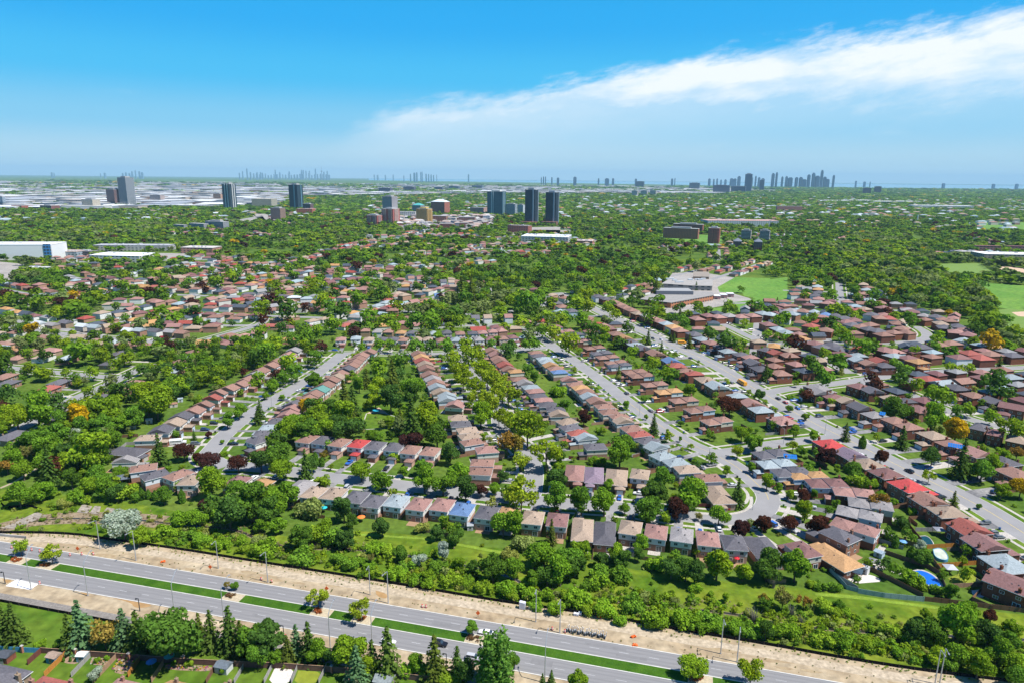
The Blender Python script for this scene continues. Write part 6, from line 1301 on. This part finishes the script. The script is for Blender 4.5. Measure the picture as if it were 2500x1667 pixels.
# ---------------------------------------------------------------- cars
def carmesh(kind):
    L_,Wd,Hh=dict(sedan=(4.8,1.84,1.45),suv=(4.8,1.95,1.75),van=(5.1,2.0,1.85),pickup=(5.6,2.0,1.8))[kind]
    hw=Wd/2; st=dict(sedan=[(-.5,.62,.80),(-.46,.5,.92),(-.2,.3,.98),(.18,.28,.96),(.42,.3,.82),(.5,.45,.66)],suv=[(-.5,.55,1.0),(-.47,.4,1.08),(-.2,.32,1.1),(.2,.32,1.1),(.44,.34,1.0),(.5,.5,.82)],van=[(-.5,.5,1.0),(-.47,.38,1.1),(-.2,.32,1.1),(.25,.32,1.08),(.45,.34,.95),(.5,.5,.75)],pickup=[(-.5,.6,1.0),(-.48,.5,1.1),(-.2,.42,1.1),(.15,.42,1.12),(.46,.45,1.08),(.5,.6,.9)])[kind]
    b=MB(); V=[];n=8
    for f,zb,zt in st:
        e=1-.10*abs(f*2)**3; w_=hw*e; V+=[(f*L_,-w_*.8,zb),(f*L_,w_*.8,zb),(f*L_,w_,zb+.14),(f*L_,w_,zt-.16),(f*L_,w_*.84,zt),(f*L_,-w_*.84,zt),(f*L_,-w_,zt-.16),(f*L_,-w_,zb+.14)]
    F=[(i*n+k,i*n+(k+1)%n,(i+1)*n+(k+1)%n,(i+1)*n+k) for i in range(len(st)-1) for k in range(n)]; F=[f[::-1] for f in F]; F+=[tuple(range(n)),tuple(range((len(st)-1)*n+n-1,(len(st)-1)*n-1,-1))]
    b.add(V,F)
    x0,x1,x2,x3=dict(sedan=(-.42,-.24,.06,.24),suv=(-.485,-.43,.06,.22),van=(-.485,-.44,.12,.33),pickup=(-.10,-.07,.14,.26))[kind]; zb=dict(sedan=.9,suv=1.04,van=1.04,pickup=1.05)[kind]
    wb,wt=hw*.86,hw*.68; g=MB(); g.add([(x0*L_,-wb,zb),(x3*L_,-wb,zb),(x3*L_,wb,zb),(x0*L_,wb,zb),(x1*L_,-wt,Hh-.05),(x2*L_,-wt,Hh-.05),(x2*L_,wt,Hh-.05),(x1*L_,wt,Hh-.05)],[(0,1,5,4),(1,2,6,5),(2,3,7,6),(3,0,4,7),(4,5,6,7)])
    wt+=.03; b.add([(x1*L_-.06,-wt,Hh-.05),(x2*L_+.06,-wt,Hh-.05),(x2*L_+.06,wt,Hh-.05),(x1*L_-.06,wt,Hh-.05),(x1*L_,-wt*.9,Hh),(x2*L_,-wt*.9,Hh),(x2*L_,wt*.9,Hh),(x1*L_,wt*.9,Hh)],[(0,1,5,4),(1,2,6,5),(2,3,7,6),(3,0,4,7),(4,5,6,7)])
    for s in (-1,1):   # pillars
        for xa,xb in ((x0,x1),(x3,x2),((x0+x3)/2,(x0+x3)/2)):
            b.add([(xa*L_-.05,s*(wb+.015),zb),(xa*L_+.05,s*(wb+.015),zb),(xb*L_+.05,s*(wt),Hh-.04),(xb*L_-.05,s*(wt),Hh-.04)],[(0,1,2,3) if s<0 else (3,2,1,0)])
    if kind=='pickup':
        b.box(-.47*L_,-.12*L_,-hw*.9,-hw*.8,1.1,1.22); b.box(-.47*L_,-.12*L_,hw*.8,hw*.9,1.1,1.22)
    w=MB(); w.tube([(0,-.11,0),(0,.11,0)],.34,12,0); w.tube([(0,-.118,0),(0,.118,0)],.2,8,1)
    hl=MB(); hl.box(-.04,.04,-.2,.2,-.07,.07)
    return dict(body=b.mesh('body',[CARPAINT]),glass=g.mesh('windows',[GLASS]),wheel=w.mesh('wheel',[RUBBER,STEEL]),light=hl.mesh('headlight',[TRIM]),L=L_,hw=hw,zf=st[-1][2]-.12)
CM={k:carmesh(k) for k in ('sedan','suv','van','pickup')}
TAILM=mat('tail_light_red',(.45,.02,.02),.3,.1,2); _q=MB(); _q.box(-.03,.03,-.18,.18,-.08,.08); TAILL=_q.mesh('tail_light',[TAILM])
CCOL=dict(white=(.75,.75,.75),black=(.012,.013,.016),silver=(.42,.43,.45),grey=(.14,.145,.155),blue=(.03,.12,.42),red=(.45,.02,.03),**{'dark blue':(.02,.04,.12)})
def car(x,y,a,kind,c,label,detail=True,z=.07,grp='cars of the suburb'):
    m=CM[kind]; r=empty('car' if kind!='pickup' else 'pickup_truck',x,y,z,a); obj('body',m['body'],r,CCOL[c]); obj('windows',m['glass'],r)
    if detail:
        for fx in (-.31,.31):
            for s in (-1,1): obj('wheel',m['wheel'],r,loc=(fx*m['L'],s*(m['hw']-.12),.34))
        for s in (-1,1): obj('headlight',m['light'],r,loc=(m['L']*.49,s*m['hw']*.62,m['zf']-.12)); obj('tail_light',TAILL,r,loc=(-m['L']*.495,s*m['hw']*.66,m['zf']))
    tag(r,label,'car',grp)
for t_,x,y,k,c,w_,hd in (('D1',2082,1090,'sedan','white','white sedan in the far lanes beside the small median tree',math.pi),('D1',1205,1172,'sedan','white','white sedan with dark roof in the near lanes behind a spruce',0),('D1',1668,1192,'suv','black','black SUV in the near lanes left of the poplar',0),('D1',1972,1318,'suv','silver','silver SUV half hidden by the poplar in the near lanes',0)):
    X,Y=G(t_,x,y); car(X,Y,ROAD_A+hd,k,c,w_,True,.04)
def oncar(t_,x,y,st,k,c,w_,rev=False):
    X,Y=G(t_,x,y); d,qq,a=nearest_on(ST[st][0],X,Y); car(X,Y,a+(math.pi if rev else 0),k,c,w_,True,.11)
for i,(t_,x,y,st,k,c,rv) in enumerate((('C3',145,88,'wide','sedan','black',0),('C3',210,124,'wide','sedan','red',0),('C3',320,175,'wide','sedan','blue',1),('C3',1320,742,'wide','suv','black',0),('C3',350,302,'wide','sedan','blue',1),('B2',1510,772,'wide','suv','silver',1),('B2',1637,828,'wide','sedan','dark blue',0),('B2',1375,662,'wide','sedan','white',1),('B2',2005,1048,'wide','sedan','grey',0),('B2',1300,652,'wide','sedan','black',1))):
    oncar(t_,x,y,st,k,c,f"{c} {k if k!='suv' else 'SUV'} on the wide right-hand street, {ordn(i)} from its near end",rv)
for i,(t_,x,y,st,k,c,rv) in enumerate((('C2',1065,42,'crescent','suv','grey',0),('C2',1280,197,'crescent','sedan','grey',0),('C2',1018,178,'crescent','sedan','black',1),('C2',1650,645,'crescent','sedan','black',1),('C2',1740,710,'crescent','sedan','grey',1),('C2',1170,945,'crescent','suv','white',1),('C1',590,1,'crescent','sedan','white',1))):
    oncar(t_,x,y,st,k,c,f"{c} {k if k!='suv' else 'SUV'} on the middle street and crescent, {ordn(i)} listed downhill",rv)
rc=random.Random(31); CARSPOT.sort(key=lambda q:q[3]); seen={}
for (x,y,a,d,h) in CARSPOT[:235]:
    k=rc.choice(('sedan','sedan','suv','suv','van','pickup')); c=rc.choice(('white','black','black','silver','grey','grey','blue','blue','red','dark blue','white'))
    w_=f"{c} {dict(sedan='sedan',suv='SUV',van='van',pickup='pickup')[k]} on the drive of house {h['ord'].replace(' from left','')} {h['ph']}"
    while w_ in seen: c=rc.choice(list(CCOL)); w_=f"{c} {dict(sedan='sedan',suv='SUV',van='van',pickup='pickup')[k]} on the drive of house {h['ord'].replace(' from left','')} {h['ph']}"
    seen[w_]=1; car(x,y,a,k,c,w_,d<420,.085)
q=MB(); q.add([(-.26,-.3,.08),(.26,-.3,.08),(.26,.3,.08),(-.26,.3,.08),(-.33,-.38,1.0),(.33,-.38,1.0),(.33,.38,1.0),(-.33,.38,1.0)],[(3,2,1,0),(0,1,5,4),(1,2,6,5),(2,3,7,6),(3,0,4,7)]); BINB=q.mesh('body',[FLAT]); q=MB(); q.box(-.36,.36,-.42,.42,1.0,1.08); BINL=q.mesh('lid',[FLAT])
nb=0
for h in HOUSES[5:230]:
    if nb>=70 or not isinstance(h['st'],str) or not hasattr(h['P'],'gx') or rc.random()<.55: continue
    d,qq,a=nearest_on(ST[h['st']][0],h['x'],h['y']); L_=h['dst']-ST[h['st']][1]/2-1.4
    if not 6<L_<26: continue
    ca,sa=math.cos(h['a']),math.sin(h['a']); u=h['P'].gx*h['sx']+(2.6 if h['k'] in 'L' else 3.6); x,y=h['x']+u*ca-L_*sa,h['y']+u*sa+L_*ca; c=rc.choice(((.02,.16,.13),(.02,.02,.022),(.03,.10,.28),(.05,.14,.05))); nb+=1
    r=empty('wheeled_bin',x,y,.07,h['a']+rc.uniform(-.3,.3)); obj('body',BINB,r,c); obj('lid',BINL,r,tuple(v*.7 for v in c)); tag(r,f"{ {.16:'teal',.02:'black',.10:'blue',.14:'green'}[c[1]]} wheeled bin at the kerb before house {h['ord'].replace(' from left','')} {h['ph']}",'bin','wheeled bins at the kerb')
# school buses and motorhome
def bus(t_,x,y,st,label,L_=10.5,col=(.85,.36,.015),rev=False,name='school_bus',park=None):
    X,Y=G(t_,x,y)
    if park is None: d,qq,a=nearest_on(ST[st][0],X,Y)
    else: a=park
    r=empty(name,X,Y,.11,a+(math.pi if rev else 0)); q=MB(); w_=1.22; hl=L_/2
    prof=[(-w_,.5),(w_,.5),(w_,2.5),(w_*.75,2.95),(-w_*.75,2.95),(-w_,2.5)]; xs_=[-hl,hl-1.6]; q.add([(X_,y_,z_) for X_ in xs_ for y_,z_ in prof],[tuple(range(5,-1,-1))[::-1],tuple(range(6,12))[::-1]]+[(k,6+k,6+(k+1)%6,(k+1)%6) for k in range(6)]); q.box(hl-1.6,hl,-w_*.9,w_*.9,.5,1.55); q.build('body',CARPAINT,r,col)
    q=MB(); q.box(hl-1.62,hl-1.56,-w_*.85,w_*.85,1.6,2.5); q.build('windscreen',GLASS,r)
    n=8
    for s in (-1,1):
        for k in range(n):
            q=MB(); xx=-hl+.5+k*(L_-2.6)/n; q.box(xx,xx+(L_-2.6)/n-.15,s*w_-.03,s*w_+.03,1.7,2.35); q.build('window',GLASS,r)
        q=MB(); q.box(-hl+.1,hl-1.7,s*w_-.02,s*w_+.02,1.25,1.38); q.build('stripe',DARKM,r)
        for fx in (-hl+2.2,hl-1.2): o=obj('wheel',CM['suv']['wheel'],r,loc=(fx,s*(w_-.12),.42)); o.scale=(1.25,1.1,1.25)
    tag(r,label,'bus' if name=='school_bus' else 'motorhome')
bus('B2',2098,1055,'wide','yellow school bus driving on the wide right-hand street')
bus('B2',1560,695,'wide','yellow school bus parked in a driveway behind a spruce',7.5,park=.1)
bus('C0',1600,490,'diagonal','white motorhome parked beside the maroon trees',8,(.75,.75,.76),name='motorhome',park=.25)
# ---------------------------------------------------------------- fences, pools, sheds, gazebos
_q=MB(); _q.box(-.06,.06,-.06,.06,0,1.95); POST=_q.mesh('post',[WOODF])
def fence(P,h,col,label,step=2.6,capc=None):
    r=empty('fence',*P[0]); ox,oy=P[0]; Q=[(x-ox,y-oy) for x,y in P]; ribbon_wall(Q,h,.06).build('boards',WOODF,r,col)
    for (x,y,a) in alongP(Q,step): o=obj('post',POST,r,tuple(v*.8 for v in col),(x,y,0)); o.rotation_euler=(0,0,a); o.scale=(1,1,h/1.85)
    if capc: 
        q=MB(); ribbon(q,Q,-.09,.09,h+.06,th=.05); q.build('cap_rail',WOODF,r,capc)
    tag(r,label,'fence')
BRN=(.20,.115,.07); ORG=(.50,.22,.05); GRY=(.34,.33,.32); BLU=(.30,.42,.45); MAR=(.16,.06,.05); TANF=(.36,.23,.15); SKY=(.08,.33,.55)
for s,h,c,l in (('D3 955,515 1200,640 1445,765',1.8,BRN,'brown board fence right of the orange-roofed bungalow patio'),('D3 515,450 690,610 760,690 860,715',1.7,BLU,'blue-grey fence left of the orange-roofed bungalow'),('D3 860,725 1100,765 1455,800',1.9,BLU,'blue-grey panel fence along the foot of the corner garden'),('D3 1460,795 1640,815 1900,845 2352,900 2600,930',1.8,BRN,'long dark brown fence along the right-hand gardens'),('D3 1100,370 1300,440 1480,495 1590,560 1640,680 1680,790',1.8,BRN,'dark fence bending around the blue pool'),('D3 1200,250 1395,310',1.8,TANF,'tan fence below the pale green garden'),('D3 1310,125 1370,200 1430,270',1.8,MAR,'dark maroon fence curving above the rectangular pool'),('D3 1375,170 1610,170',1.8,GRY,'pale grey fence above the rectangular pool'),('D3 1480,325 1740,310',1.8,ORG,'orange-brown fence below the rectangular pool'),('D3 1565,495 1985,465',1.8,ORG,'orange-brown fence below the round pool garden'),('D3 1690,680 2105,655',1.8,TANF,'tan fence below the yellow-green lawn'),('D3 1530,440 1600,530',1.7,TANF,'short tan fence left of the round pool'),
  ('D0 370,1262 250,1370',1.9,MAR,'maroon side fence right of the slate-roofed shed'),('D0 605,1275 400,1480',1.9,ORG,'bright orange side fence right of the blue shed'),('D0 812,1300 640,1480',1.7,GRY,'grey side fence beside the white shed garden'),('D0 1042,1315 830,1540',1.8,TANF,'tan side fence left of the flower garden'),('D0 1255,1335 1150,1480',1.8,ORG,'orange side fence right of the flower garden'),('D0 1470,1365 1360,1530',1.8,TANF,'tan side fence right of the parasol garden'),('D0 1935,1400 1850,1540',1.8,BRN,'brown side fence left of the grey-roofed shed'),('D0 2185,1400 2100,1540',1.7,GRY,'grey side fence right of the grey-roofed shed'),('D1 180,1365 90,1540',1.7,GRY,'grey side fence left of the white deck'),('D1 395,1395 335,1540',1.7,GRY,'grey side fence right of the white deck'),('D1 650,1400 580,1540',1.7,GRY,'grey side fence in the gold-green garden'),('D0 -60,1240 0,1242 372,1262',1.7,SKY,'sky-blue back fence at the bottom left corner'),
  ('C1 -10,1180 60,1150',1.6,TANF,'tan fence between bushes behind the creek-side row'),('C0 1100,880 1270,855',1.7,ORG,'orange fence behind the long slate-roofed house'),('C0 1330,915 1470,870',1.7,TANF,'tan fence behind the brown-roofed creek-side houses'),('C0 1020,435 1240,425',1.8,BRN,'brown fence behind the tan-roofed corner house'),('C2 545,625 700,632',1.8,MAR,'dark maroon fence between two rows of roofs'),('C2 1290,700 1340,700',1.7,MAR,'short dark fence under the large round tree'),('C3 1380,118 1230,118',1.6,TANF,'tan fence far right among roofs'),('C2 1690,1050 1960,1065',1.7,MAR,'brown fence behind the bungalow on the crescent corner'),('C3 30,410 245,395',1.5,GRY,'grey fence beside the cross street'),('C2 490,1320 620,1110',1.6,(.10,.2,.04),'clipped hedge-green fence between two creek-side houses')):
    fence(pts(s),h,c,l)
fence(SWALL[2:],1.9,(.17,.10,.08),'long brown boundary fence behind the row of spruces',3.2,TANF)
for i,(t_,x,y) in enumerate((('D0',203,1258),('D0',680,1288),('D0',1160,1325),('D0',1650,1350),('D1',700,1436))):
    X,Y=G(t_,x,y); r=empty('brick_pier',X,Y,0,ROAD_A); q=MB(); q.box(-.3,.3,-.3,.3,0,2.3); q.build('shaft',BRICK,r,(.38,.17,.11)); q=MB(); q.box(-.4,.4,-.4,.4,2.3,2.5); q.build('cap',CONC,r); tag(r,f"brick pier in the boundary fence, {ordn(i)} from left",'pier','brick piers in the boundary fence')
for h,hw_,yb,ln in FENCES:
    ca,sa=math.cos(h['a']),math.sin(h['a']); f=lambda u,v:(h['x']+u*ca-v*sa,h['y']+u*sa+v*ca)
    s=1 if rc.random()<.5 else -1; P=[f(s*hw_,yb+2.5),f(s*hw_,yb-ln)]+([f(s*hw_-s*min(6,hw_*1.4),yb-ln-.2)] if rc.random()<.6 else [])
    q=ribbon_wall([(x-P[0][0],y-P[0][1]) for x,y in P],1.65,.07); o=q.build('garden_fence',WOODF,None,rc.choice((BRN,TANF,GRY,TANF,(.28,.15,.09)))); o.location=(P[0][0],P[0][1],0)
    tag(o,f"board garden fence behind the house {h['ord']} {h['ph']}",'fence','garden fences')
def shed(t_,x,y,w_,d_,rz,wall,roof,label,e=2.1):
    X,Y=G(t_,x,y); r=empty('garden_shed',X,Y,0,rz); q=MB(); q.box(-w_/2,w_/2,-d_/2,d_/2,0,e); gablewalls(q,-w_/2,w_/2,-d_/2,d_/2,e,.45,'x'); q.build('wall',WOODF,r,wall); q=MB(); q.hip(-w_/2,w_/2,-d_/2,d_/2,e-.02,.45,.08,'x',True,0,.2); q.build('roof',SHINGLE,r,roof)
    o=obj('door',DOOR,r,(.3,.3,.3),(0,-d_/2,.05)); o.rotation_euler=(0,0,math.pi); o.scale=(1,1,1.8); tag(r,label,'shed')
shed('D0',60,1325,3.6,3.2,ROAD_A+.1,(.24,.09,.06),(.09,.10,.12),'brick-red shed with slate roof in the bottom left garden')
shed('D0',490,1335,3.2,2.6,ROAD_A,(.08,.33,.55),(.38,.28,.22),'blue shed with tan roof in the third bottom garden')
shed('D0',745,1325,2.4,2.2,ROAD_A+.2,(.2,.4,.5),(.75,.77,.8),'little white-roofed shed right of the orange side fence')
shed('D0',2010,1420,4.0,3.0,ROAD_A,(.6,.62,.62),(.15,.18,.21),'white shed with slate-grey roof behind the spruces')
shed('D1',1170,1545,5.0,4.0,ROAD_A,(.35,.3,.26),(.25,.28,.28),'grey-green roofed shed at the bottom edge')
shed('D3',1050,395,3.0,2.6,-.9,(.5,.6,.72),(.36,.45,.52),'pale blue barn-shaped shed in the corner gardens')
shed('D3',925,545,2.2,2.0,-.9,(.72,.72,.72),(.6,.6,.62),'tall white shed beside the orange-roofed bungalow',2.8)
shed('C0',1340,300,3.2,3.0,.5,(.7,.7,.7),(.7,.7,.7),'white shed behind the white-gabled houses')
shed('C0',1190,350,3.4,3.0,.4,(.5,.5,.5),(.14,.16,.2),'slate-roofed shed left of the tan-roofed corner house')
shed('C0',1560,155,4.2,3.0,.4,(.6,.55,.5),(.32,.18,.13),'brown-roofed shed in a lawn behind the white-gabled houses')
shed('C0',1620,110,2.8,2.4,.4,(.55,.62,.68),(.3,.36,.4),'blue-grey shed nearest the far gables')
shed('C1',1940,1250,2.4,3.0,.1,(.5,.5,.52),(.36,.38,.4),'grey shed behind the bright blue roof')
shed('C1',1750,590,3.0,2.6,.1,(.7,.7,.7),(.75,.75,.75),'white flat shed beside two leafy trees')
shed('C2',660,1,2.6,2.4,.2,(.3,.2,.15),(.5,.12,.05),'little orange-red roofed shed among the middle gardens') if False else None
def gazebo(t_,x,y,w_,rz,roof,label,h=2.4):
    X,Y=G(t_,x,y); r=empty('gazebo',X,Y,0.05,rz); q=MB(); q.hip(-w_/2,w_/2,-w_/2,w_/2,h,.42,.12,oh=.2); q.build('roof',FLAT,r,roof)
    for sx_ in (-1,1):
        for sy_ in (-1,1): q=MB(); q.box(sx_*w_/2-.06,sx_*w_/2+.06,sy_*w_/2-.06,sy_*w_/2+.06,0,h); q.build('post',DARKM,r)
    q=MB(); q.box(-.7,.7,-.4,.4,.68,.74); q.box(-.08,.08,-.08,.08,0,.68); q.build('table',WOODF,r,(.3,.2,.12)); tag(r,label,'gazebo')
gazebo('D3',1000,490,3.6,-.6,(.22,.21,.22),'grey gazebo beside the orange-roofed bungalow garden')
gazebo('D3',1680,545,3.6,-.1,(.42,.43,.47),'pale grey gazebo on the yellow-green lawn')
gazebo('D3',1585,200,3.4,-.1,(.26,.27,.3),'grey gazebo beside the rectangular pool')
gazebo('D3',840,575,3.8,-.6,(.03,.06,.09),'black canopy behind the orange-roofed bungalow')
gazebo('D3',1140,255,3.2,-.3,(.20,.21,.22),'dark grey gazebo between the elbow houses')
gazebo('C2',1515,1415,2.8,0,(.08,.35,.55),'blue canopy behind the grey-roofed creek-side house')
gazebo('C1',2015,1225,3.8,-.2,(.12,.13,.14),'dark pergola behind the right creek-side houses')
gazebo('C0',1660,920,3.0,.4,(.6,.55,.48),'cream awning behind the tan-roofed creek-side house')
gazebo('C0',1105,830,6.0,.45,(.10,.12,.15),'wide slate carport roof behind the left creek-side houses')
gazebo('D3',2100,715,4.2,-.1,(.5,.45,.42),'beige pergola behind the bottom right house')
gazebo('C0',815,640,4,.2,(.05,.42,.45),'teal canopy below the large lime-green tree')
def parasol(t_,x,y,c,label,s=1.5):
    X,Y=G(t_,x,y); r=empty('parasol',X,Y,.05); q=MB(); q.tube([(0,0,0),(0,0,2.5)],.03,6); q.build('pole',STEEL,r); q=MB(); n=8; q.add([(0,0,2.7)]+[(math.cos(k*math.pi/4)*s,math.sin(k*math.pi/4)*s,2.2) for k in range(n)]+[(math.cos(k*math.pi/4)*s,math.sin(k*math.pi/4)*s,2.1) for k in range(n)],[(0,1+k,1+(k+1)%n) for k in range(n)]+[(1+k,9+k,9+(k+1)%n,1+(k+1)%n) for k in range(n)]); q.build('canopy',FLAT,r,c); tag(r,label,'parasol')
parasol('C1',630,1100,(.02,.40,.45),'teal parasol behind the fourth creek-side roofs'); parasol('D0',1365,1395,(.05,.22,.45),'blue parasol in the shady bottom garden'); parasol('D0',1525,1345,(.05,.36,.33),'green-teal parasol beside the big round tree'); parasol('C1',1100,215,(.02,.33,.45),'blue shade umbrella at the park play area',2.4); parasol('D3',1265,305,(.15,.35,.6),'blue-striped parasol on the small garden terrace'); parasol('C1',965,1185,(.75,.2,.04),'orange shade behind the slate-roofed creek-side house',1.7); parasol('C2',2050,1560,(.6,.02,.03),'red shade behind the last slate creek-side roof',1.0)
WATER=mat('pool_water',(.015,.13,.55),.05,.1,.6,spec=.6); WATG=mat('still_pool_water',(.01,.05,.055),.06,.1,.6,spec=.6); COVER=mat('pool_cover',(.42,.46,.38),.7,.2,.5)
def pool(s,label,wm,rim,h=.12,wall=None,grow=1.12):
    P=smooth(pts(s)+pts(s)[:1],3)[:-1]; cx=sum(p[0] for p in P)/len(P); cy=sum(p[1] for p in P)/len(P); Q=[(x-cx,y-cy) for x,y in P]; n=len(Q); r=empty('swimming_pool',cx,cy)
    a=sum(Q[i-1][0]*Q[i][1]-Q[i][0]*Q[i-1][1] for i in range(n)); Q=Q if a>0 else Q[::-1]
    q=MB(); flatpoly(q,Q,h-.04 if not wall else h-.12); q.build('water',wm,r); q=MB(); O=[(x*grow,y*grow) for x,y in Q]; V=[(x,y,h) for x,y in Q]+[(x,y,h) for x,y in O]+[(x,y,0) for x,y in O]+[(x,y,h-.3) for x,y in Q]; F=[(i,n+i,n+(i+1)%n,(i+1)%n) for i in range(n)]+[(n+i,2*n+i,2*n+(i+1)%n,n+(i+1)%n) for i in range(n)]+[(i,(i+1)%n,3*n+(i+1)%n,3*n+i) for i in range(n)]; q.add(V,F); q.build('coping' if not wall else 'wall',CONC if not wall else FLAT,r,rim); tag(r,label,'swimming pool')
pool('D3 1350,550 1380,522 1440,522 1530,560 1600,630 1605,665 1540,670 1470,640 1390,590','bright blue kidney-shaped pool with pale coping',WATER,None,.12,None,1.18)
pool('D3 1535,355 1590,340 1640,370 1670,430 1650,450 1590,440 1545,410','oval above-ground pool with grey cover and blue rim',COVER,(.08,.28,.45),1.2,True,1.07)
pool('D3 1420,215 1490,210 1550,290 1500,300 1430,260','dark green rectangular pool below the grey fence',WATG,None,.1,None,1.12)
for i,(s,m,nm) in enumerate((('D3 730,575 880,560 1000,560 1090,620 960,630 840,640','w','patio'),('D3 1150,525 1290,545 1350,505 1350,560 1310,570 1190,545','w','pool_path'),('D3 930,470 1060,450 1120,490 1070,530','w','patio'),('D3 1670,590 1890,500 1960,520 1990,620 1740,650','y','yellow_lawn'),('D3 1880,700 1980,690 2030,740 1960,770 1890,740','w','gravel_patch'),('D3 1890,530 1930,560 1975,600 1950,605 1890,560','w','patio'),('D1 190,1390 370,1400 330,1540 120,1540','w','white_deck'),('D1 400,1420 620,1430 570,1540 350,1540','y','gold_lawn'),('D0 1480,1360 1930,1380 1900,1430 1480,1410','s','garden_bed'),('D0 560,1290 720,1300 700,1365 560,1350','s','garden_bed'),('D0 1060,1310 1230,1330 1130,1460 1000,1430','s','garden_bed'),('D0 830,1300 1020,1320 960,1375 800,1365','s','garden_bed'))):
    q=MB(); flatpoly(q,smooth(pts(s)+pts(s)[:1],1)[:-1],.055); structure(nm,q,{'w':mat('pale_paving',(.55,.50,.46),.9,.12,1.2),'y':mat('yellowed_lawn',(.19,.22,.02),.95,.15,.5),'s':mat('garden_soil',(.26,.18,.12),.95,.3,1.5)}[m])
fl=[]
for s in ('D0 1480,1365 1930,1385 1900,1425 1480,1405','D0 1060,1315 1230,1335 1130,1450 1000,1420','D0 830,1305 1020,1325 960,1370 800,1360'):
    P=np.array(pts(s)); 
    for _ in range(90):
        x,y=rc.uniform(P[:,0].min(),P[:,0].max()),rc.uniform(P[:,1].min(),P[:,1].max())
        if inpoly(np.array([x]),np.array([y]),P)[0]: fl.append((x,y,rc.uniform(.15,.5),rc.choice([(.08,.18,.02),(.06,.14,.02),(.5,.35,.02),(.45,.1,.3),(.5,.5,.5),(.12,.2,.03)])))
mass('garden_flowers',fl,'bush',40,.4)
q=MB(); [q.box(-2.4+k*.55,-2.3+k*.55,-1.6,1.6,2.3,2.42) for k in range(9)]; r=empty('pergola',*G('D1',905,1545),0,ROAD_A); q.build('slats',WOODF,r,(.4,.25,.2))
for sx_ in (-1,1):
    for sy_ in (-1,1): q=MB(); q.box(sx_*2.2-.07,sx_*2.2+.07,sy_*1.4-.07,sy_*1.4+.07,0,2.3); q.build('post',WOODF,r,(.4,.25,.2))
tag(r,'reddish slatted pergola at the bottom edge','pergola')
# solar panels lying on roofs
def solar(t_,x,y,z,rz,n,m,label,tilt=.35):
    X,Y=G(t_,x,y,z); r=empty('solar_array',X,Y,z,rz); q0=MB(); q0.box(-.48,.48,-.8,.8,0,.06); me=q0.mesh('panel',[mat('solar_glass',(.02,.14,.42),.15,.2,2,spec=.7)])
    for i in range(n):
        for j in range(m): obj('panel',me,r,loc=((i-n/2+.5)*1.05,(j-m/2+.5)*1.7,0))
    r.rotation_euler=(tilt,0,rz); tag(r,label,'solar array')
solar('C3',255,600,7.35,-.25,6,2,'blue solar array on the slate roof at the crescent elbow'); solar('C3',1745,505,7.75,-.55,7,2,'blue solar array on the roof right of the golden tree'); solar('C3',1082,215,7.75,-.6,3,2,'small dark solar array on the grey roof by the wide street')
# end of scene
